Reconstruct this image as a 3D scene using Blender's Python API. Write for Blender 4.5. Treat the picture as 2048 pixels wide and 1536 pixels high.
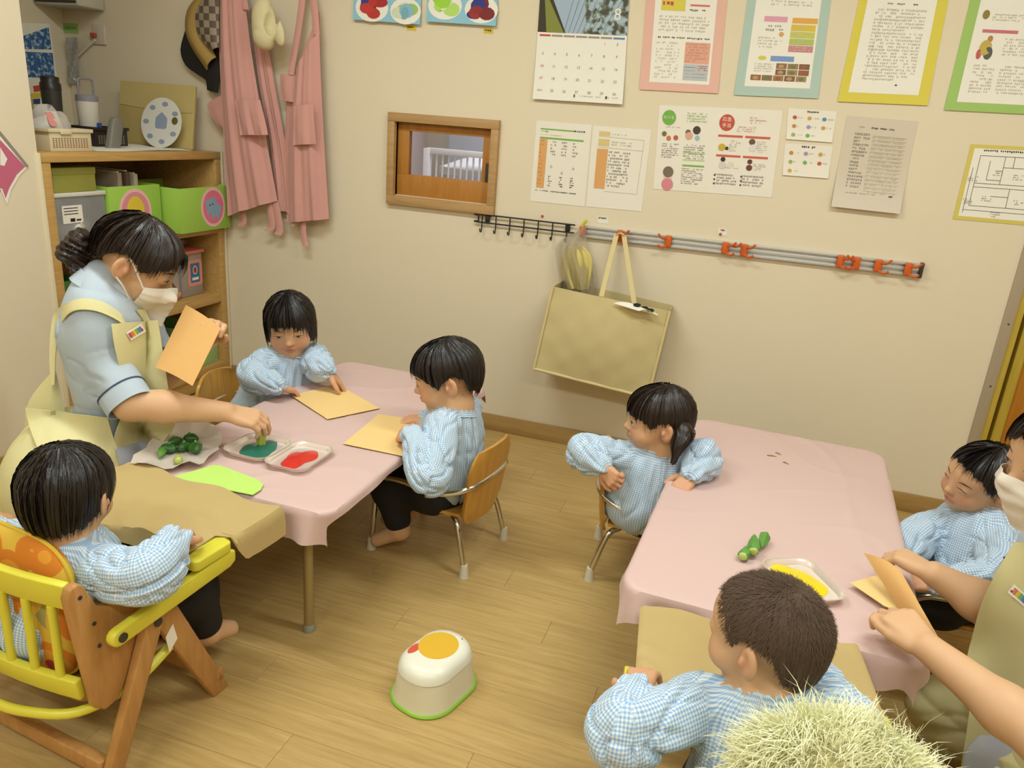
import bpy, bmesh, math, random
import numpy as np
from mathutils import Vector, Matrix, Euler
from mathutils.bvhtree import BVHTree
random.seed(7); RNG = np.random.default_rng(7)
for o in list(bpy.data.objects): bpy.data.objects.remove(o)
scene = bpy.context.scene
COL = scene.collection
PI = math.pi

# ------------------------------------------------------------------ camera
CAM = np.array([2.28662818, -2.90211725, 1.24404405]); FPX = 1523.98
CR = np.array([0.94627597, 0.31475664, 0.0740949]); CU = np.array([-0.16773402, 0.2818921, 0.94467039]); CW = np.array([-0.27645451, 0.90634712, -0.31954311])
cd = bpy.data.cameras.new('camera'); cam = bpy.data.objects.new('camera', cd); COL.objects.link(cam)
cd.sensor_width = 36.0; cd.lens = FPX / 2048 * 36.0; cd.clip_start = 0.05; cd.clip_end = 60
cam.matrix_world = Matrix(((CR[0], CU[0], -CW[0], CAM[0]), (CR[1], CU[1], -CW[1], CAM[1]), (CR[2], CU[2], -CW[2], CAM[2]), (0, 0, 0, 1)))
scene.camera = cam

# ------------------------------------------------------------------ world, exposure
wd = bpy.data.worlds.new('daylight'); scene.world = wd; wd.use_nodes = True
wd.node_tree.nodes['Background'].inputs[0].default_value = (0.80, 0.90, 1.0, 1); wd.node_tree.nodes['Background'].inputs[1].default_value = 1.1
vs = scene.view_settings
vs.view_transform = 'Standard'; vs.look = 'None'; vs.gamma = 1.0; vs.use_curve_mapping = False; vs.exposure = 0.0
LAMP_W = 22.5; LAMP_COL = (0.94, 1.05, 1.05)

# ------------------------------------------------------------------ pixel helpers: a pixel gives a direction, a surface gives the distance
def ray(px, py): return (px - 1024) / FPX * CR - (py - 768) / FPX * CU + CW
def atz(px, py, z): d = ray(px, py); return CAM + d * ((z - CAM[2]) / d[2])
def aty(px, py, y): d = ray(px, py); return CAM + d * ((y - CAM[1]) / d[1])
def atx(px, py, x): d = ray(px, py); return CAM + d * ((x - CAM[0]) / d[0])
def atd(px, py, dep): return CAM + ray(px, py) * dep

# ------------------------------------------------------------------ materials
def lin(c):
    if isinstance(c, str):
        c = tuple(int(c[i:i + 2], 16) / 255 for i in (0, 2, 4))
    return tuple(v / 12.92 if v <= .04045 else ((v + .055) / 1.055) ** 2.4 for v in c[:3]) + (1.0,)
MATS = {}
def mat(key, col, rough=.6, metal=0., spec=.4, var=0., vscale=30., bump=0., bscale=200., trans=0., alpha=1., sss=0., sheen=0., emit=None, estr=1., coat=0.):
    if key in MATS: return MATS[key]
    m = bpy.data.materials.new(key); m.use_nodes = True; MATS[key] = m
    nt = m.node_tree; b = nt.nodes['Principled BSDF']; I = b.inputs
    I['Base Color'].default_value = lin(col); I['Roughness'].default_value = rough; I['Metallic'].default_value = metal
    I['Specular IOR Level'].default_value = spec
    I['Transmission Weight'].default_value = trans; I['Alpha'].default_value = alpha
    I['Coat Weight'].default_value = coat
    if sss: I['Subsurface Weight'].default_value = sss; I['Subsurface Radius'].default_value = (.012, .005, .003); I['Subsurface Scale'].default_value = 1.0
    if sheen: I['Sheen Weight'].default_value = sheen
    if emit: I['Emission Color'].default_value = lin(emit); I['Emission Strength'].default_value = estr
    if var or bump:
        tc = nt.nodes.new('ShaderNodeTexCoord')
        if var:
            n = nt.nodes.new('ShaderNodeTexNoise'); n.inputs['Scale'].default_value = vscale; n.inputs['Detail'].default_value = 5
            nt.links.new(tc.outputs['Object'], n.inputs['Vector'])
            mx = nt.nodes.new('ShaderNodeMix'); mx.data_type = 'RGBA'
            c = lin(col); mx.inputs['A'].default_value = tuple(v * (1 - var) for v in c[:3]) + (1,); mx.inputs['B'].default_value = tuple(min(1, v * (1 + var)) for v in c[:3]) + (1,)
            nt.links.new(n.outputs['Fac'], mx.inputs['Factor']); nt.links.new(mx.outputs['Result'], I['Base Color'])
        if bump:
            n2 = nt.nodes.new('ShaderNodeTexNoise'); n2.inputs['Scale'].default_value = bscale; n2.inputs['Detail'].default_value = 4
            nt.links.new(tc.outputs['Object'], n2.inputs['Vector'])
            bp = nt.nodes.new('ShaderNodeBump'); bp.inputs['Strength'].default_value = bump; bp.inputs['Distance'].default_value = .002
            nt.links.new(n2.outputs['Fac'], bp.inputs['Height']); nt.links.new(bp.outputs['Normal'], I['Normal'])
    return m

def wood(key, c1, c2, axis='X', scale=6., stretch=14., rough=.42, rnd=.0, spec=.4):
    if key in MATS: return MATS[key]
    m = bpy.data.materials.new(key); m.use_nodes = True; MATS[key] = m
    nt = m.node_tree; b = nt.nodes['Principled BSDF']; L = nt.links.new
    tc = nt.nodes.new('ShaderNodeTexCoord'); mp = nt.nodes.new('ShaderNodeMapping')
    sc = [stretch] * 3; sc['XYZ'.index(axis)] = 1.0; mp.inputs['Scale'].default_value = sc
    oi = nt.nodes.new('ShaderNodeObjectInfo'); cb = nt.nodes.new('ShaderNodeVectorMath'); cb.operation = 'SCALE'; cb.inputs[0].default_value = (7, 5, 3)
    L(oi.outputs['Random'], cb.inputs['Scale'])
    ad = nt.nodes.new('ShaderNodeVectorMath'); ad.operation = 'ADD'
    L(tc.outputs['Object'], ad.inputs[0]); L(cb.outputs[0], ad.inputs[1]); L(ad.outputs[0], mp.inputs['Vector'])
    n = nt.nodes.new('ShaderNodeTexNoise'); n.inputs['Scale'].default_value = scale; n.inputs['Detail'].default_value = 7; n.inputs['Roughness'].default_value = .62; n.inputs['Distortion'].default_value = .6
    L(mp.outputs[0], n.inputs['Vector'])
    rp = nt.nodes.new('ShaderNodeValToRGB'); rp.color_ramp.elements[0].position = .32; rp.color_ramp.elements[1].position = .68
    rp.color_ramp.elements[0].color = lin(c1); rp.color_ramp.elements[1].color = lin(c2)
    L(n.outputs['Fac'], rp.inputs['Fac'])
    hv = nt.nodes.new('ShaderNodeHueSaturation'); ma = nt.nodes.new('ShaderNodeMath'); ma.operation = 'MULTIPLY_ADD'; ma.inputs[1].default_value = rnd; ma.inputs[2].default_value = 1 - rnd / 2
    L(oi.outputs['Random'], ma.inputs[0]); L(ma.outputs[0], hv.inputs['Value']); L(rp.outputs['Color'], hv.inputs['Color'])
    L(hv.outputs['Color'], b.inputs['Base Color']); b.inputs['Roughness'].default_value = rough; b.inputs['Specular IOR Level'].default_value = spec
    bp = nt.nodes.new('ShaderNodeBump'); bp.inputs['Strength'].default_value = .08; bp.inputs['Distance'].default_value = .002
    L(n.outputs['Fac'], bp.inputs['Height']); L(bp.outputs['Normal'], b.inputs['Normal'])
    return m

def attr_mat(key, attr='Col', rough=.55, spec=.35, sss=0., bump=0., bscale=300.):
    """colour of the thing itself, stored per vertex (skin, lips, petals) plus painted nostril shade"""
    if key in MATS: return MATS[key]
    m = mat(key, 'ffffff', rough, spec=spec, sss=sss, bump=bump, bscale=bscale)
    nt = m.node_tree; a = nt.nodes.new('ShaderNodeAttribute'); a.attribute_name = attr
    nt.links.new(a.outputs['Color'], nt.nodes['Principled BSDF'].inputs['Base Color'])
    return m

def gingham(key, c_white, c_mid, c_dark, cells):
    """woven check driven by the cloth's own UV (metres along warp and weft)"""
    if key in MATS: return MATS[key]
    m = mat(key, 'ffffff', .8, spec=.2, sheen=.15); nt = m.node_tree; L = nt.links.new
    uv = nt.nodes.new('ShaderNodeUVMap'); uv.uv_map = 'uv'
    sx = nt.nodes.new('ShaderNodeSeparateXYZ'); L(uv.outputs[0], sx.inputs[0])
    outs = []
    for ax in ('X', 'Y'):
        mu = nt.nodes.new('ShaderNodeMath'); mu.operation = 'MULTIPLY'; mu.inputs[1].default_value = 2 * PI * cells; L(sx.outputs[ax], mu.inputs[0])
        si = nt.nodes.new('ShaderNodeMath'); si.operation = 'SINE'; L(mu.outputs[0], si.inputs[0])
        mr = nt.nodes.new('ShaderNodeMapRange'); mr.inputs['From Min'].default_value = -.25; mr.inputs['From Max'].default_value = .25; L(si.outputs[0], mr.inputs['Value'])
        outs.append(mr)
    ad = nt.nodes.new('ShaderNodeMath'); ad.operation = 'ADD'; L(outs[0].outputs[0], ad.inputs[0]); L(outs[1].outputs[0], ad.inputs[1])
    hf = nt.nodes.new('ShaderNodeMath'); hf.operation = 'MULTIPLY'; hf.inputs[1].default_value = .5; L(ad.outputs[0], hf.inputs[0])
    rp = nt.nodes.new('ShaderNodeValToRGB'); e = rp.color_ramp.elements; e[0].color = lin(c_white); e[1].color = lin(c_dark)
    k = e.new(.5); k.color = lin(c_mid); L(hf.outputs[0], rp.inputs['Fac']); L(rp.outputs['Color'], nt.nodes['Principled BSDF'].inputs['Base Color'])
    return m

# ------------------------------------------------------------------ object helpers
def tag(o, label=None, cat=None, group=None, kind=None):
    if label: o['label'] = label
    if cat: o['category'] = cat
    if group: o['group'] = group
    if kind: o['kind'] = kind
    return o
def thing(name, label, cat, loc=(0, 0, 0), rz=0., group=None):
    o = bpy.data.objects.new(name, None); COL.objects.link(o); o.empty_display_size = .05
    o.location = tuple(loc); o.rotation_euler = (0, 0, rz)
    return tag(o, label, cat, group)
def link(name, me, m=None, parent=None, smooth=True, loc=None):
    o = bpy.data.objects.new(name, me); COL.objects.link(o)
    if m is not None:
        for mm in (m if isinstance(m, (list, tuple)) else [m]): me.materials.append(mm)
    if parent is not None: o.parent = parent
    if loc is not None: o.location = tuple(loc)
    if smooth:
        me.polygons.foreach_set('use_smooth', [True] * len(me.polygons))
        me.set_sharp_from_angle(angle=.8)
    return o
def wlink(name, me, m, parent, smooth=True):
    """parts whose vertices are in world metres: parent keeps its own place"""
    o = link(name, me, m, None, smooth)
    if parent is not None:
        M = Matrix.Translation(parent.location) @ parent.rotation_euler.to_matrix().to_4x4()
        if parent.parent: 
            p = parent.parent; M = (Matrix.Translation(p.location) @ p.rotation_euler.to_matrix().to_4x4()) @ M
        me.transform(M.inverted()); o.parent = parent
    return o
def copy_tree(o, parent=None):
    c = o.copy(); COL.objects.link(c); c.parent = parent
    for ch in [x for x in bpy.data.objects if x.parent == o]: copy_tree(ch, c)
    return c

class MB:
    """collects shapes into one mesh"""
    def __init__(s): s.v = []; s.f = []; s.mi = []; s.cur = 0
    def add(s, vs, fs):
        n = len(s.v); s.v += [tuple(map(float, p)) for p in vs]; s.f += [tuple(i + n for i in f) for f in fs]; s.mi += [s.cur] * len(fs); return s
    def box(s, lo, hi, M=None):
        x0, y0, z0 = lo; x1, y1, z1 = hi
        vs = [(x0, y0, z0), (x1, y0, z0), (x1, y1, z0), (x0, y1, z0), (x0, y0, z1), (x1, y0, z1), (x1, y1, z1), (x0, y1, z1)]
        if M is not None: vs = [tuple(M @ Vector(p)) for p in vs]
        return s.add(vs, [(0, 3, 2, 1), (4, 5, 6, 7), (0, 1, 5, 4), (1, 2, 6, 5), (2, 3, 7, 6), (3, 0, 4, 7)])
    def tube(s, pts, r, n=10, closed=False, cap=True):
        P = np.array(pts, float); N = len(P); rs = np.array(r, float) if np.ndim(r) else np.full(N, float(r))
        T = np.zeros_like(P)
        for i in range(N):
            a = P[(i - 1) % N] if (closed or i > 0) else P[i]; b = P[(i + 1) % N] if (closed or i < N - 1) else P[i]
            t = b - a; T[i] = t / (np.linalg.norm(t) + 1e-12)
        u = np.cross(T[0], [0, 0, 1.]); 
        if np.linalg.norm(u) < 1e-3: u = np.cross(T[0], [1., 0, 0])
        u /= np.linalg.norm(u); vs = []
        for i in range(N):
            u = u - T[i] * (u @ T[i]); u /= np.linalg.norm(u) + 1e-12; w = np.cross(T[i], u)
            for k in range(n):
                a = 2 * PI * k / n; vs.append(P[i] + rs[i] * (math.cos(a) * u + math.sin(a) * w))
        fs = []
        for i in range(N if closed else N - 1):
            j = (i + 1) % N
            for k in range(n): fs.append((i * n + k, i * n + (k + 1) % n, j * n + (k + 1) % n, j * n + k))
        if cap and not closed:
            fs.append(tuple(range(n - 1, -1, -1))); fs.append(tuple((N - 1) * n + k for k in range(n)))
        return s.add(vs, fs)
    def lathe(s, prof, n=24, M=None):
        vs = []; fs = []
        for (r, z) in prof:
            for k in range(n): a = 2 * PI * k / n; vs.append((r * math.cos(a), r * math.sin(a), z))
        for i in range(len(prof) - 1):
            for k in range(n): fs.append((i * n + k, i * n + (k + 1) % n, (i + 1) * n + (k + 1) % n, (i + 1) * n + k))
        fs.append(tuple(range(n - 1, -1, -1))); fs.append(tuple((len(prof) - 1) * n + k for k in range(n)))
        if M is not None: vs = [tuple(M @ Vector(p)) for p in vs]
        return s.add(vs, fs)
    def prism(s, poly, d0, d1, M=None):
        """poly in local xy, extruded z d0..d1"""
        n = len(poly); vs = [(x, y, d0) for x, y in poly] + [(x, y, d1) for x, y in poly]
        fs = [tuple(range(n - 1, -1, -1)), tuple(range(n, 2 * n))] + [(i, (i + 1) % n, n + (i + 1) % n, n + i) for i in range(n)]
        if M is not None: vs = [tuple(M @ Vector(p)) for p in vs]
        return s.add(vs, fs)
    def grid(s, pts):
        """pts: rows x cols x 3"""
        P = np.array(pts); a, b = P.shape[:2]
        return s.add(P.reshape(-1, 3), [(i * b + j, i * b + j + 1, (i + 1) * b + j + 1, (i + 1) * b + j) for i in range(a - 1) for j in range(b - 1)])
    def sheet(s, pts, th):
        """grid with thickness th along its normals"""
        P = np.array(pts, float); a, b = P.shape[:2]
        du = np.gradient(P, axis=1); dv = np.gradient(P, axis=0); N = np.cross(du, dv); N /= np.linalg.norm(N, axis=2, keepdims=True) + 1e-12
        Q = P - N * th; n = a * b
        vs = np.concatenate([P.reshape(-1, 3), Q.reshape(-1, 3)])
        fs = []
        for i in range(a - 1):
            for j in range(b - 1):
                q = (i * b + j, i * b + j + 1, (i + 1) * b + j + 1, (i + 1) * b + j); fs.append(q); fs.append(tuple(n + k for k in reversed(q)))
        for j in range(b - 1):
            fs.append((j + 1, j, n + j, n + j + 1)); k = (a - 1) * b; fs.append((k + j, k + j + 1, n + k + j + 1, n + k + j))
        for i in range(a - 1):
            fs.append((i * b, (i + 1) * b, n + (i + 1) * b, n + i * b)); k = b - 1; fs.append(((i + 1) * b + k, i * b + k, n + i * b + k, n + (i + 1) * b + k))
        return s.add(vs, fs)
    def mesh(s, name='m', bevel=0., seg=2, recalc=True):
        me = bpy.data.meshes.new(name); me.from_pydata(s.v, [], s.f)
        me.polygons.foreach_set('material_index', s.mi)
        if recalc or bevel:
            bm = bmesh.new(); bm.from_mesh(me)
            if recalc: bmesh.ops.recalc_face_normals(bm, faces=bm.faces)
            if bevel:
                ed = [e for e in bm.edges if len(e.link_faces) == 2 and e.calc_face_angle(0) > .6]
                bmesh.ops.bevel(bm, geom=ed, offset=bevel, segments=seg, profile=.5, affect='EDGES', clamp_overlap=True)
            bm.to_mesh(me); bm.free()
        me.update(); return me
    def build(s, name, m, parent=None, bevel=0., seg=2, smooth=None, world=False, recalc=True):
        me = s.mesh(name, bevel, seg, recalc)
        o = (wlink if world else link)(name, me, m, parent, smooth if smooth is not None else bevel > 0)
        if bevel > 0 or smooth:
            try: me.set_sharp_from_angle(angle=.7)
            except Exception: pass
        return o
def hide_ok(o): return o
def spline(pts, n=8):
    """Catmull-Rom through points"""
    P = [np.array(p, float) for p in pts]; P = [2 * P[0] - P[1]] + P + [2 * P[-1] - P[-2]]; out = []
    for i in range(1, len(P) - 2):
        for k in range(n):
            t = k / n; a, b, c, d = P[i - 1:i + 3]
            out.append(.5 * (2 * b + (c - a) * t + (2 * a - 5 * b + 4 * c - d) * t * t + (3 * b - 3 * c + d - a) * t ** 3))
    out.append(P[-2]); return out
def rrect(w, h, r, n=5):
    out = []
    for cx, cy, a0 in ((w / 2 - r, h / 2 - r, 0), (-w / 2 + r, h / 2 - r, PI / 2), (-w / 2 + r, -h / 2 + r, PI), (w / 2 - r, -h / 2 + r, 1.5 * PI)):
        for k in range(n + 1): a = a0 + PI / 2 * k / n; out.append((cx + r * math.cos(a), cy + r * math.sin(a)))
    return out
# numpy value noise, 0..1
_T = RNG.random((64, 64, 64)).astype(np.float32)
def vnoise(P, sc=1.):
    Q = np.asarray(P, float) * sc; I = np.floor(Q).astype(int); F = Q - I; F = F * F * (3 - 2 * F); out = 0
    for dx in (0, 1):
        for dy in (0, 1):
            for dz in (0, 1):
                w = (F[..., 0] if dx else 1 - F[..., 0]) * (F[..., 1] if dy else 1 - F[..., 1]) * (F[..., 2] if dz else 1 - F[..., 2])
                out = out + w * _T[(I[..., 0] + dx) % 64, (I[..., 1] + dy) % 64, (I[..., 2] + dz) % 64]
    return out
def text_mesh(txt, size, align='CENTER'):
    cu = bpy.data.curves.new('lettering', 'FONT'); cu.body = txt; cu.size = size; cu.align_x = align; cu.align_y = 'CENTER'; cu.resolution_u = 2
    o = bpy.data.objects.new('lettering', cu); COL.objects.link(o)
    dg = bpy.context.evaluated_depsgraph_get(); me = bpy.data.meshes.new_from_object(o.evaluated_get(dg))
    bpy.data.objects.remove(o); bpy.data.curves.remove(cu); me.materials.clear(); return me
# ------------------------------------------------------------------ palette
WALLC = 'dfd1b6'
M_wall = mat('wall_paint', WALLC, .75, spec=.25, var=.02, vscale=3, bump=.06, bscale=350)
M_ceil = mat('ceiling_white', 'e9e4d6', .8)
M_plank = wood('floor_wood', 'ac8c54', 'c2a268', 'X', 5., 16., .36, .07)
M_floor = mat('floor_joint', '9a7c48', .6)
M_base = wood('baseboard_wood', '9c7a45', 'ad8a52', 'X', 6, 12, .5)
M_shelf = wood('shelf_wood', 'b28a4c', 'c79f60', 'Y', 6, 12, .45)
M_frame = wood('frame_wood', 'a98353', 'bb9663', 'X', 6, 12, .5)
M_sash = wood('sash_wood', 'a66d2a', 'b67c36', 'Z', 8, 10, .45)
M_door = wood('door_wood', 'a8691d', 'bd7f2b', 'Z', 5, 12, .4)
M_chairply = wood('ply_wood', 'ba8436', 'cc9948', 'Z', 6, 12, .35)
M_trim = mat('trim_cream', 'ded0b0', .6)
M_white = mat('white_plastic', 'e4e0d4', .45)
M_steel = mat('chrome', 'd8d4cc', .16, metal=1.)
M_alu = mat('aluminium', 'c9c8c4', .38, metal=.55)
M_black = mat('black_metal', '241f1b', .45)
M_dark = mat('dark_grey', '3a3632', .5)
M_glass = mat('window_glass', 'ffffff', .02, trans=1.0, spec=.4)
M_paper = mat('white_paper', 'ebe6d9', .7)
M_ink = mat('print_ink', '77716a', .7)

def struct(name, mb, m, bevel=0., smooth=None):
    o = mb.build(name, m, None, bevel, smooth=smooth); o['kind'] = 'structure'; return o
RX, FY, CZ = 4.2, -4.7, 2.45
# window and door openings in the back wall
wx0, wx1, wz0, wz1 = .838, 1.247, .945, 1.228
dx0 = 3.137; dx1 = 3.95; dz1 = 2.0
b = MB()
for lo, hi in (((-.815, wx0), (0, CZ)), ((wx1, dx0), (0, CZ)), ((wx0, wx1), (0, wz0)), ((wx0, wx1), (wz1, CZ)), ((dx0, dx1), (dz1, CZ)), ((dx1, RX), (0, CZ))):
    b.box((lo[0], 0, hi[0]), (lo[1], .1, hi[1]))
struct('wall_back', b, M_wall)
b = MB(); b.box((-.1, FY, 0), (0, -.918, CZ)); struct('wall_left', b, M_wall)
b = MB(); b.box((-.9, -1.02, 0), (-.815, .1, CZ)); b.box((-.815, -1.02, 0), (-.1, -.935, CZ)); struct('wall_alcove', b, M_wall)
b = MB(); b.box((RX, FY, 0), (RX + .1, .1, CZ)); struct('wall_right', b, M_wall)
b = MB(); b.box((-.1, FY - .1, 0), (RX, FY, CZ)); struct('wall_front', b, M_wall)
b = MB(); b.box((-.9, FY - .1, CZ), (RX + .1, .1, CZ + .1)); struct('ceiling', b, M_ceil)
b = MB(); b.box((-.9, FY - .1, -.1), (RX + .1, .1, -.006)); fl = struct('floor', b, M_floor)
# floor planks: each one a part of the floor
pw, pl = .1, .91; k = 0; plank_cache = {}
y = 0.0
while y > -3.6:
    off = (k * .37) % pl; x = -off
    while x < RX:
        xa, xb = max(x, 0.0), min(x + pl, RX)
        if xb - xa > .02:
            w = round(xb - xa, 3)
            if w not in plank_cache:
                q = MB(); q.box((-w / 2 + .0003, -pw / 2 + .0003, -.008), (w / 2 - .0003, pw / 2 - .0003, 0)); me = q.mesh('plank', .0004, 1); me.materials.append(M_plank); plank_cache[w] = me
            o = bpy.data.objects.new('plank', plank_cache[w]); COL.objects.link(o); o.parent = fl; o.location = ((xa + xb) / 2, y - pw / 2, 0)
        x += pl
    y -= pw; k += 1
b = MB(); b.box((0, FY, -.008), (RX, y, 0)); link('vinyl_sheet', b.mesh('m'), M_plank, fl, False)
# baseboards
b = MB(); b.box((0, -.012, 0), (3.10, 0, .072)); struct('baseboard_back', b, M_base, .002)
b = MB(); b.box((0, FY, 0), (.012, -.93, .072)); struct('baseboard_left', b, M_base, .002)
# pale corner beads either side of the built-in shelf
for i, yy in enumerate((-.922, -.0)):
    b = MB(); b.box((-.004, yy - .004, 0 if i == 0 else .0), (.006, yy + .010 if i == 0 else yy - .013, 1.047)); struct('trim_%d' % (i + 1), b, M_trim, .001)
# ---- door on the right end of the back wall
d = MB(); d.box((dx0 + .07, .03, 0), (dx1 - .03, .07, dz1 - .03)); dob = struct('door_1', d, M_door, .002)
M_dfr = wood('door_frame_wood', 'b59a35', 'c4ab48', 'Z', 5, 10, .4)
b = MB(); b.box((dx0, .0, 0), (dx0 + .022, .1, dz1)); b.box((dx0 + .04, .022, 0), (dx0 + .07, .1, dz1)); b.box((dx0 + .022, .06, 0), (dx0 + .04, .1, dz1)); b.box((dx0, 0, dz1 - .03), (dx1, .1, dz1)); b.box((dx1 - .03, 0, 0), (dx1, .1, dz1 - .03))
link('door_frame', b.mesh('m', .0015), M_dfr, dob)
b = MB()
for z in (.9, 1.02): b.box((dx1 - .14, .018, z - .01), (dx1 - .12, .034, z + .01))
b.box((dx1 - .14, .004, .88), (dx1 - .12, .02, 1.04)); link('door_handle', b.mesh('m', .003), M_steel, dob)
b = MB(); b.box((3.102, -.006, 0), (dx0, .004, 2.03)); trim3 = struct('trim_3', b, mat('guide_strip', 'a99880', .45), .001)
for z in (.30, .52, .74, .96): 
    q = MB(); q.lathe([(.003, 0), (.003, .0015), (.001, .002)], 8, Matrix.Translation((3.122, -.006, z)) @ Matrix.Rotation(PI / 2, 4, 'X')); link('screw', q.mesh('m'), M_dark, trim3)
# ---- small interior window
b = MB()
X0, X1, Z0, Z1 = .807, 1.276, .907, 1.262
b.box((X0, -.022, Z1 - .034), (X1, .1, Z1)); b.box((X0, -.022, Z0), (X1, .1, Z0 + .036)); b.box((X0, -.022, Z0 + .036), (X0 + .031, .1, Z1 - .034)); b.box((X1 - .031, -.022, Z0 + .036), (X1, .1, Z1 - .034))
wn = struct('window_1', b, M_frame, .002)
def inwall(o): return o
g0, g1, gz0, gz1 = .888, 1.205, 1.028, 1.196
ix0, ix1, iz0, iz1 = X0 + .031, X1 - .031, Z0 + .036, Z1 - .034
b = MB(); b.box((ix0, .012, gz1), (ix1, .042, iz1)); b.box((ix0, .012, iz0), (ix1, .042, gz0)); b.box((ix0, .012, gz0), (g0, .042, gz1)); b.box((g1, .012, gz0), (ix1, .042, gz1))
sash = link('sash', b.mesh('m', .0015), M_sash, wn)
b = MB(); b.box((g0, .026, gz0), (g1, .030, gz1)); link('pane', b.mesh('m'), M_glass, wn, False)
b = MB(); b.box((1.222, .006, 1.03), (1.238, .014, 1.10)); link('handle', b.mesh('m', .002), M_dark, sash)
# ---- the room behind the little window
M_far = mat('far_wall', 'dfd3d6', .8); M_farg = mat('far_grey', 'a9abb4', .7)
b = MB(); b.box((-.8, 2.1, 0), (2.9, 2.2, CZ)); b.box((-.85, .1, 0), (-.8, 2.2, CZ)); b.box((2.9, .1, 0), (2.95, 2.2, CZ)); b.box((-.8, .1, CZ), (2.9, 2.2, CZ + .05)); b.box((-.8, .1, -.05), (2.9, 2.1, 0)); struct('wall_next_room', b, M_far)
pc = aty(880, 300, 2.0)[0]
b = MB(); b.box((pc - .055, 1.92, 0), (pc + .05, 2.1, CZ)); struct('trim_4', b, mat('far_post', '9f9587', .7))
b = MB(); b.box((pc + .05, 2.03, 0), (2.5, 2.1, CZ)); struct('wall_next_room_grey', b, M_farg)
# a baby cot behind the window
ca = aty(862, 368, 1.5); cb2 = aty(985, 345, 1.5)
cot = thing('baby_cot', 'white cot with slatted sides in the room behind the small window', 'cot', (ca[0] + .45, 1.55, 0))
b = MB(); zt = 1.08; mat("cot_white", "e8e6e6", .5)
for za in (zt - .03, .35):
    b = MB(); b.box((-.5, -.02, za), (.6, .02, za + .035)); link("side_rail", b.mesh("m", .003), MATS["cot_white"], cot)
for i in range(27):
    b = MB(); b.tube([(-.48 + i * .04, 0, .39), (-.48 + i * .04, 0, zt - .03)], .006, 6); link('bar', b.mesh('m'), MATS['cot_white'], cot)
b = MB(); b.sheet([[(-.45 + .1 * i, .06 + .08 * j, .93 + .09 * math.sin(i * .6) * math.sin(j * .9)) for i in range(11)] for j in range(5)], -.05); link('bedding', b.mesh('m'), mat('bedding', 'eceaea', .8), cot)
for sx in (-.5, .58):
    b = MB(); b.box((sx - .02, -.025, 0), (sx + .02, .025, zt)); link('leg', b.mesh('m', .003), MATS['cot_white'], cot)

# ------------------------------------------------------------------ ceiling lights
def ceil_light(x, y, rz, w, where):
    t = thing('ceiling_light', 'long white fluorescent ceiling light ' + where, 'ceiling light', (x, y, CZ), rz, 'ceiling lights of the playroom')
    q = MB(); q.box((-.62, -.12, -.03), (.62, .12, 0)); link('housing', q.mesh('m', .004), M_white, t)
    q = MB(); q.box((-.6, -.10, -.05), (.6, .10, -.03)); link('diffuser', q.mesh('m', .004), mat('lamp_diffuser', 'fff2dc', .5, emit='ffe9c4', estr=1.2), t)
    ld = bpy.data.lights.new('tube', 'AREA'); ld.shape = 'RECTANGLE'; ld.size = 1.2; ld.size_y = .2; ld.energy = w; ld.color = LAMP_COL
    lo = bpy.data.objects.new('tube', ld); COL.objects.link(lo); lo.parent = t; lo.location = (0, 0, -.056)
for (x, y, rz, wh) in ((1.05, -1.45, 0, 'over the table with red paint'), (2.9, -1.45, 0, 'over the table with okra'), (1.05, -3.4, 0, 'behind the floral cushion chair'), (2.9, -3.4, 0, 'behind the furry cushion chair')): ceil_light(x, y, rz, LAMP_W, wh)
ld = bpy.data.lights.new('next_room_fill', 'AREA'); ld.size = .8; ld.energy = 26; ld.color = (.86, .92, 1.0)  # unseen fill light, added to brighten the room behind the window
lo = bpy.data.objects.new('next_room_fill', ld); COL.objects.link(lo); lo.location = (1.0, 1.1, CZ - .02)
# ------------------------------------------------------------------ built-in shelf
SH = thing('bookshelf', 'light wood bookshelf built into the left wall with boxes on its boards', 'bookshelf', (0, -.46, 0))
def shbox(name, lo, hi, m=None, bevel=.0015):
    q = MB(); q.box((lo[0], lo[1] + .46, lo[2]), (hi[0], hi[1] + .46, hi[2])); return link(name, q.mesh('m', bevel), m or M_shelf, SH)
shbox('side_panel', (-.44, -.908, 0), (0, -.872, 1.015)); shbox('side_panel', (-.44, -.05, 0), (0, -.014, 1.015))
shbox('top_board', (-.56, -.908, 1.015), (.002, -.014, 1.045))
shbox('shelf_board', (-.44, -.872, .699), (-.001, -.05, .727)); shbox('shelf_board', (-.44, -.872, .386), (-.001, -.05, .428)); shbox('shelf_board', (-.44, -.872, .064), (-.001, -.05, .102))
shbox('plinth', (-.44, -.872, 0), (-.012, -.05, .064)); shbox('back_panel', (-.46, -.908, 0), (-.44, -.014, 1.015), wood('shelf_back', '8a6434', '9a7340', 'Z', 6, 10, .6))

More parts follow.
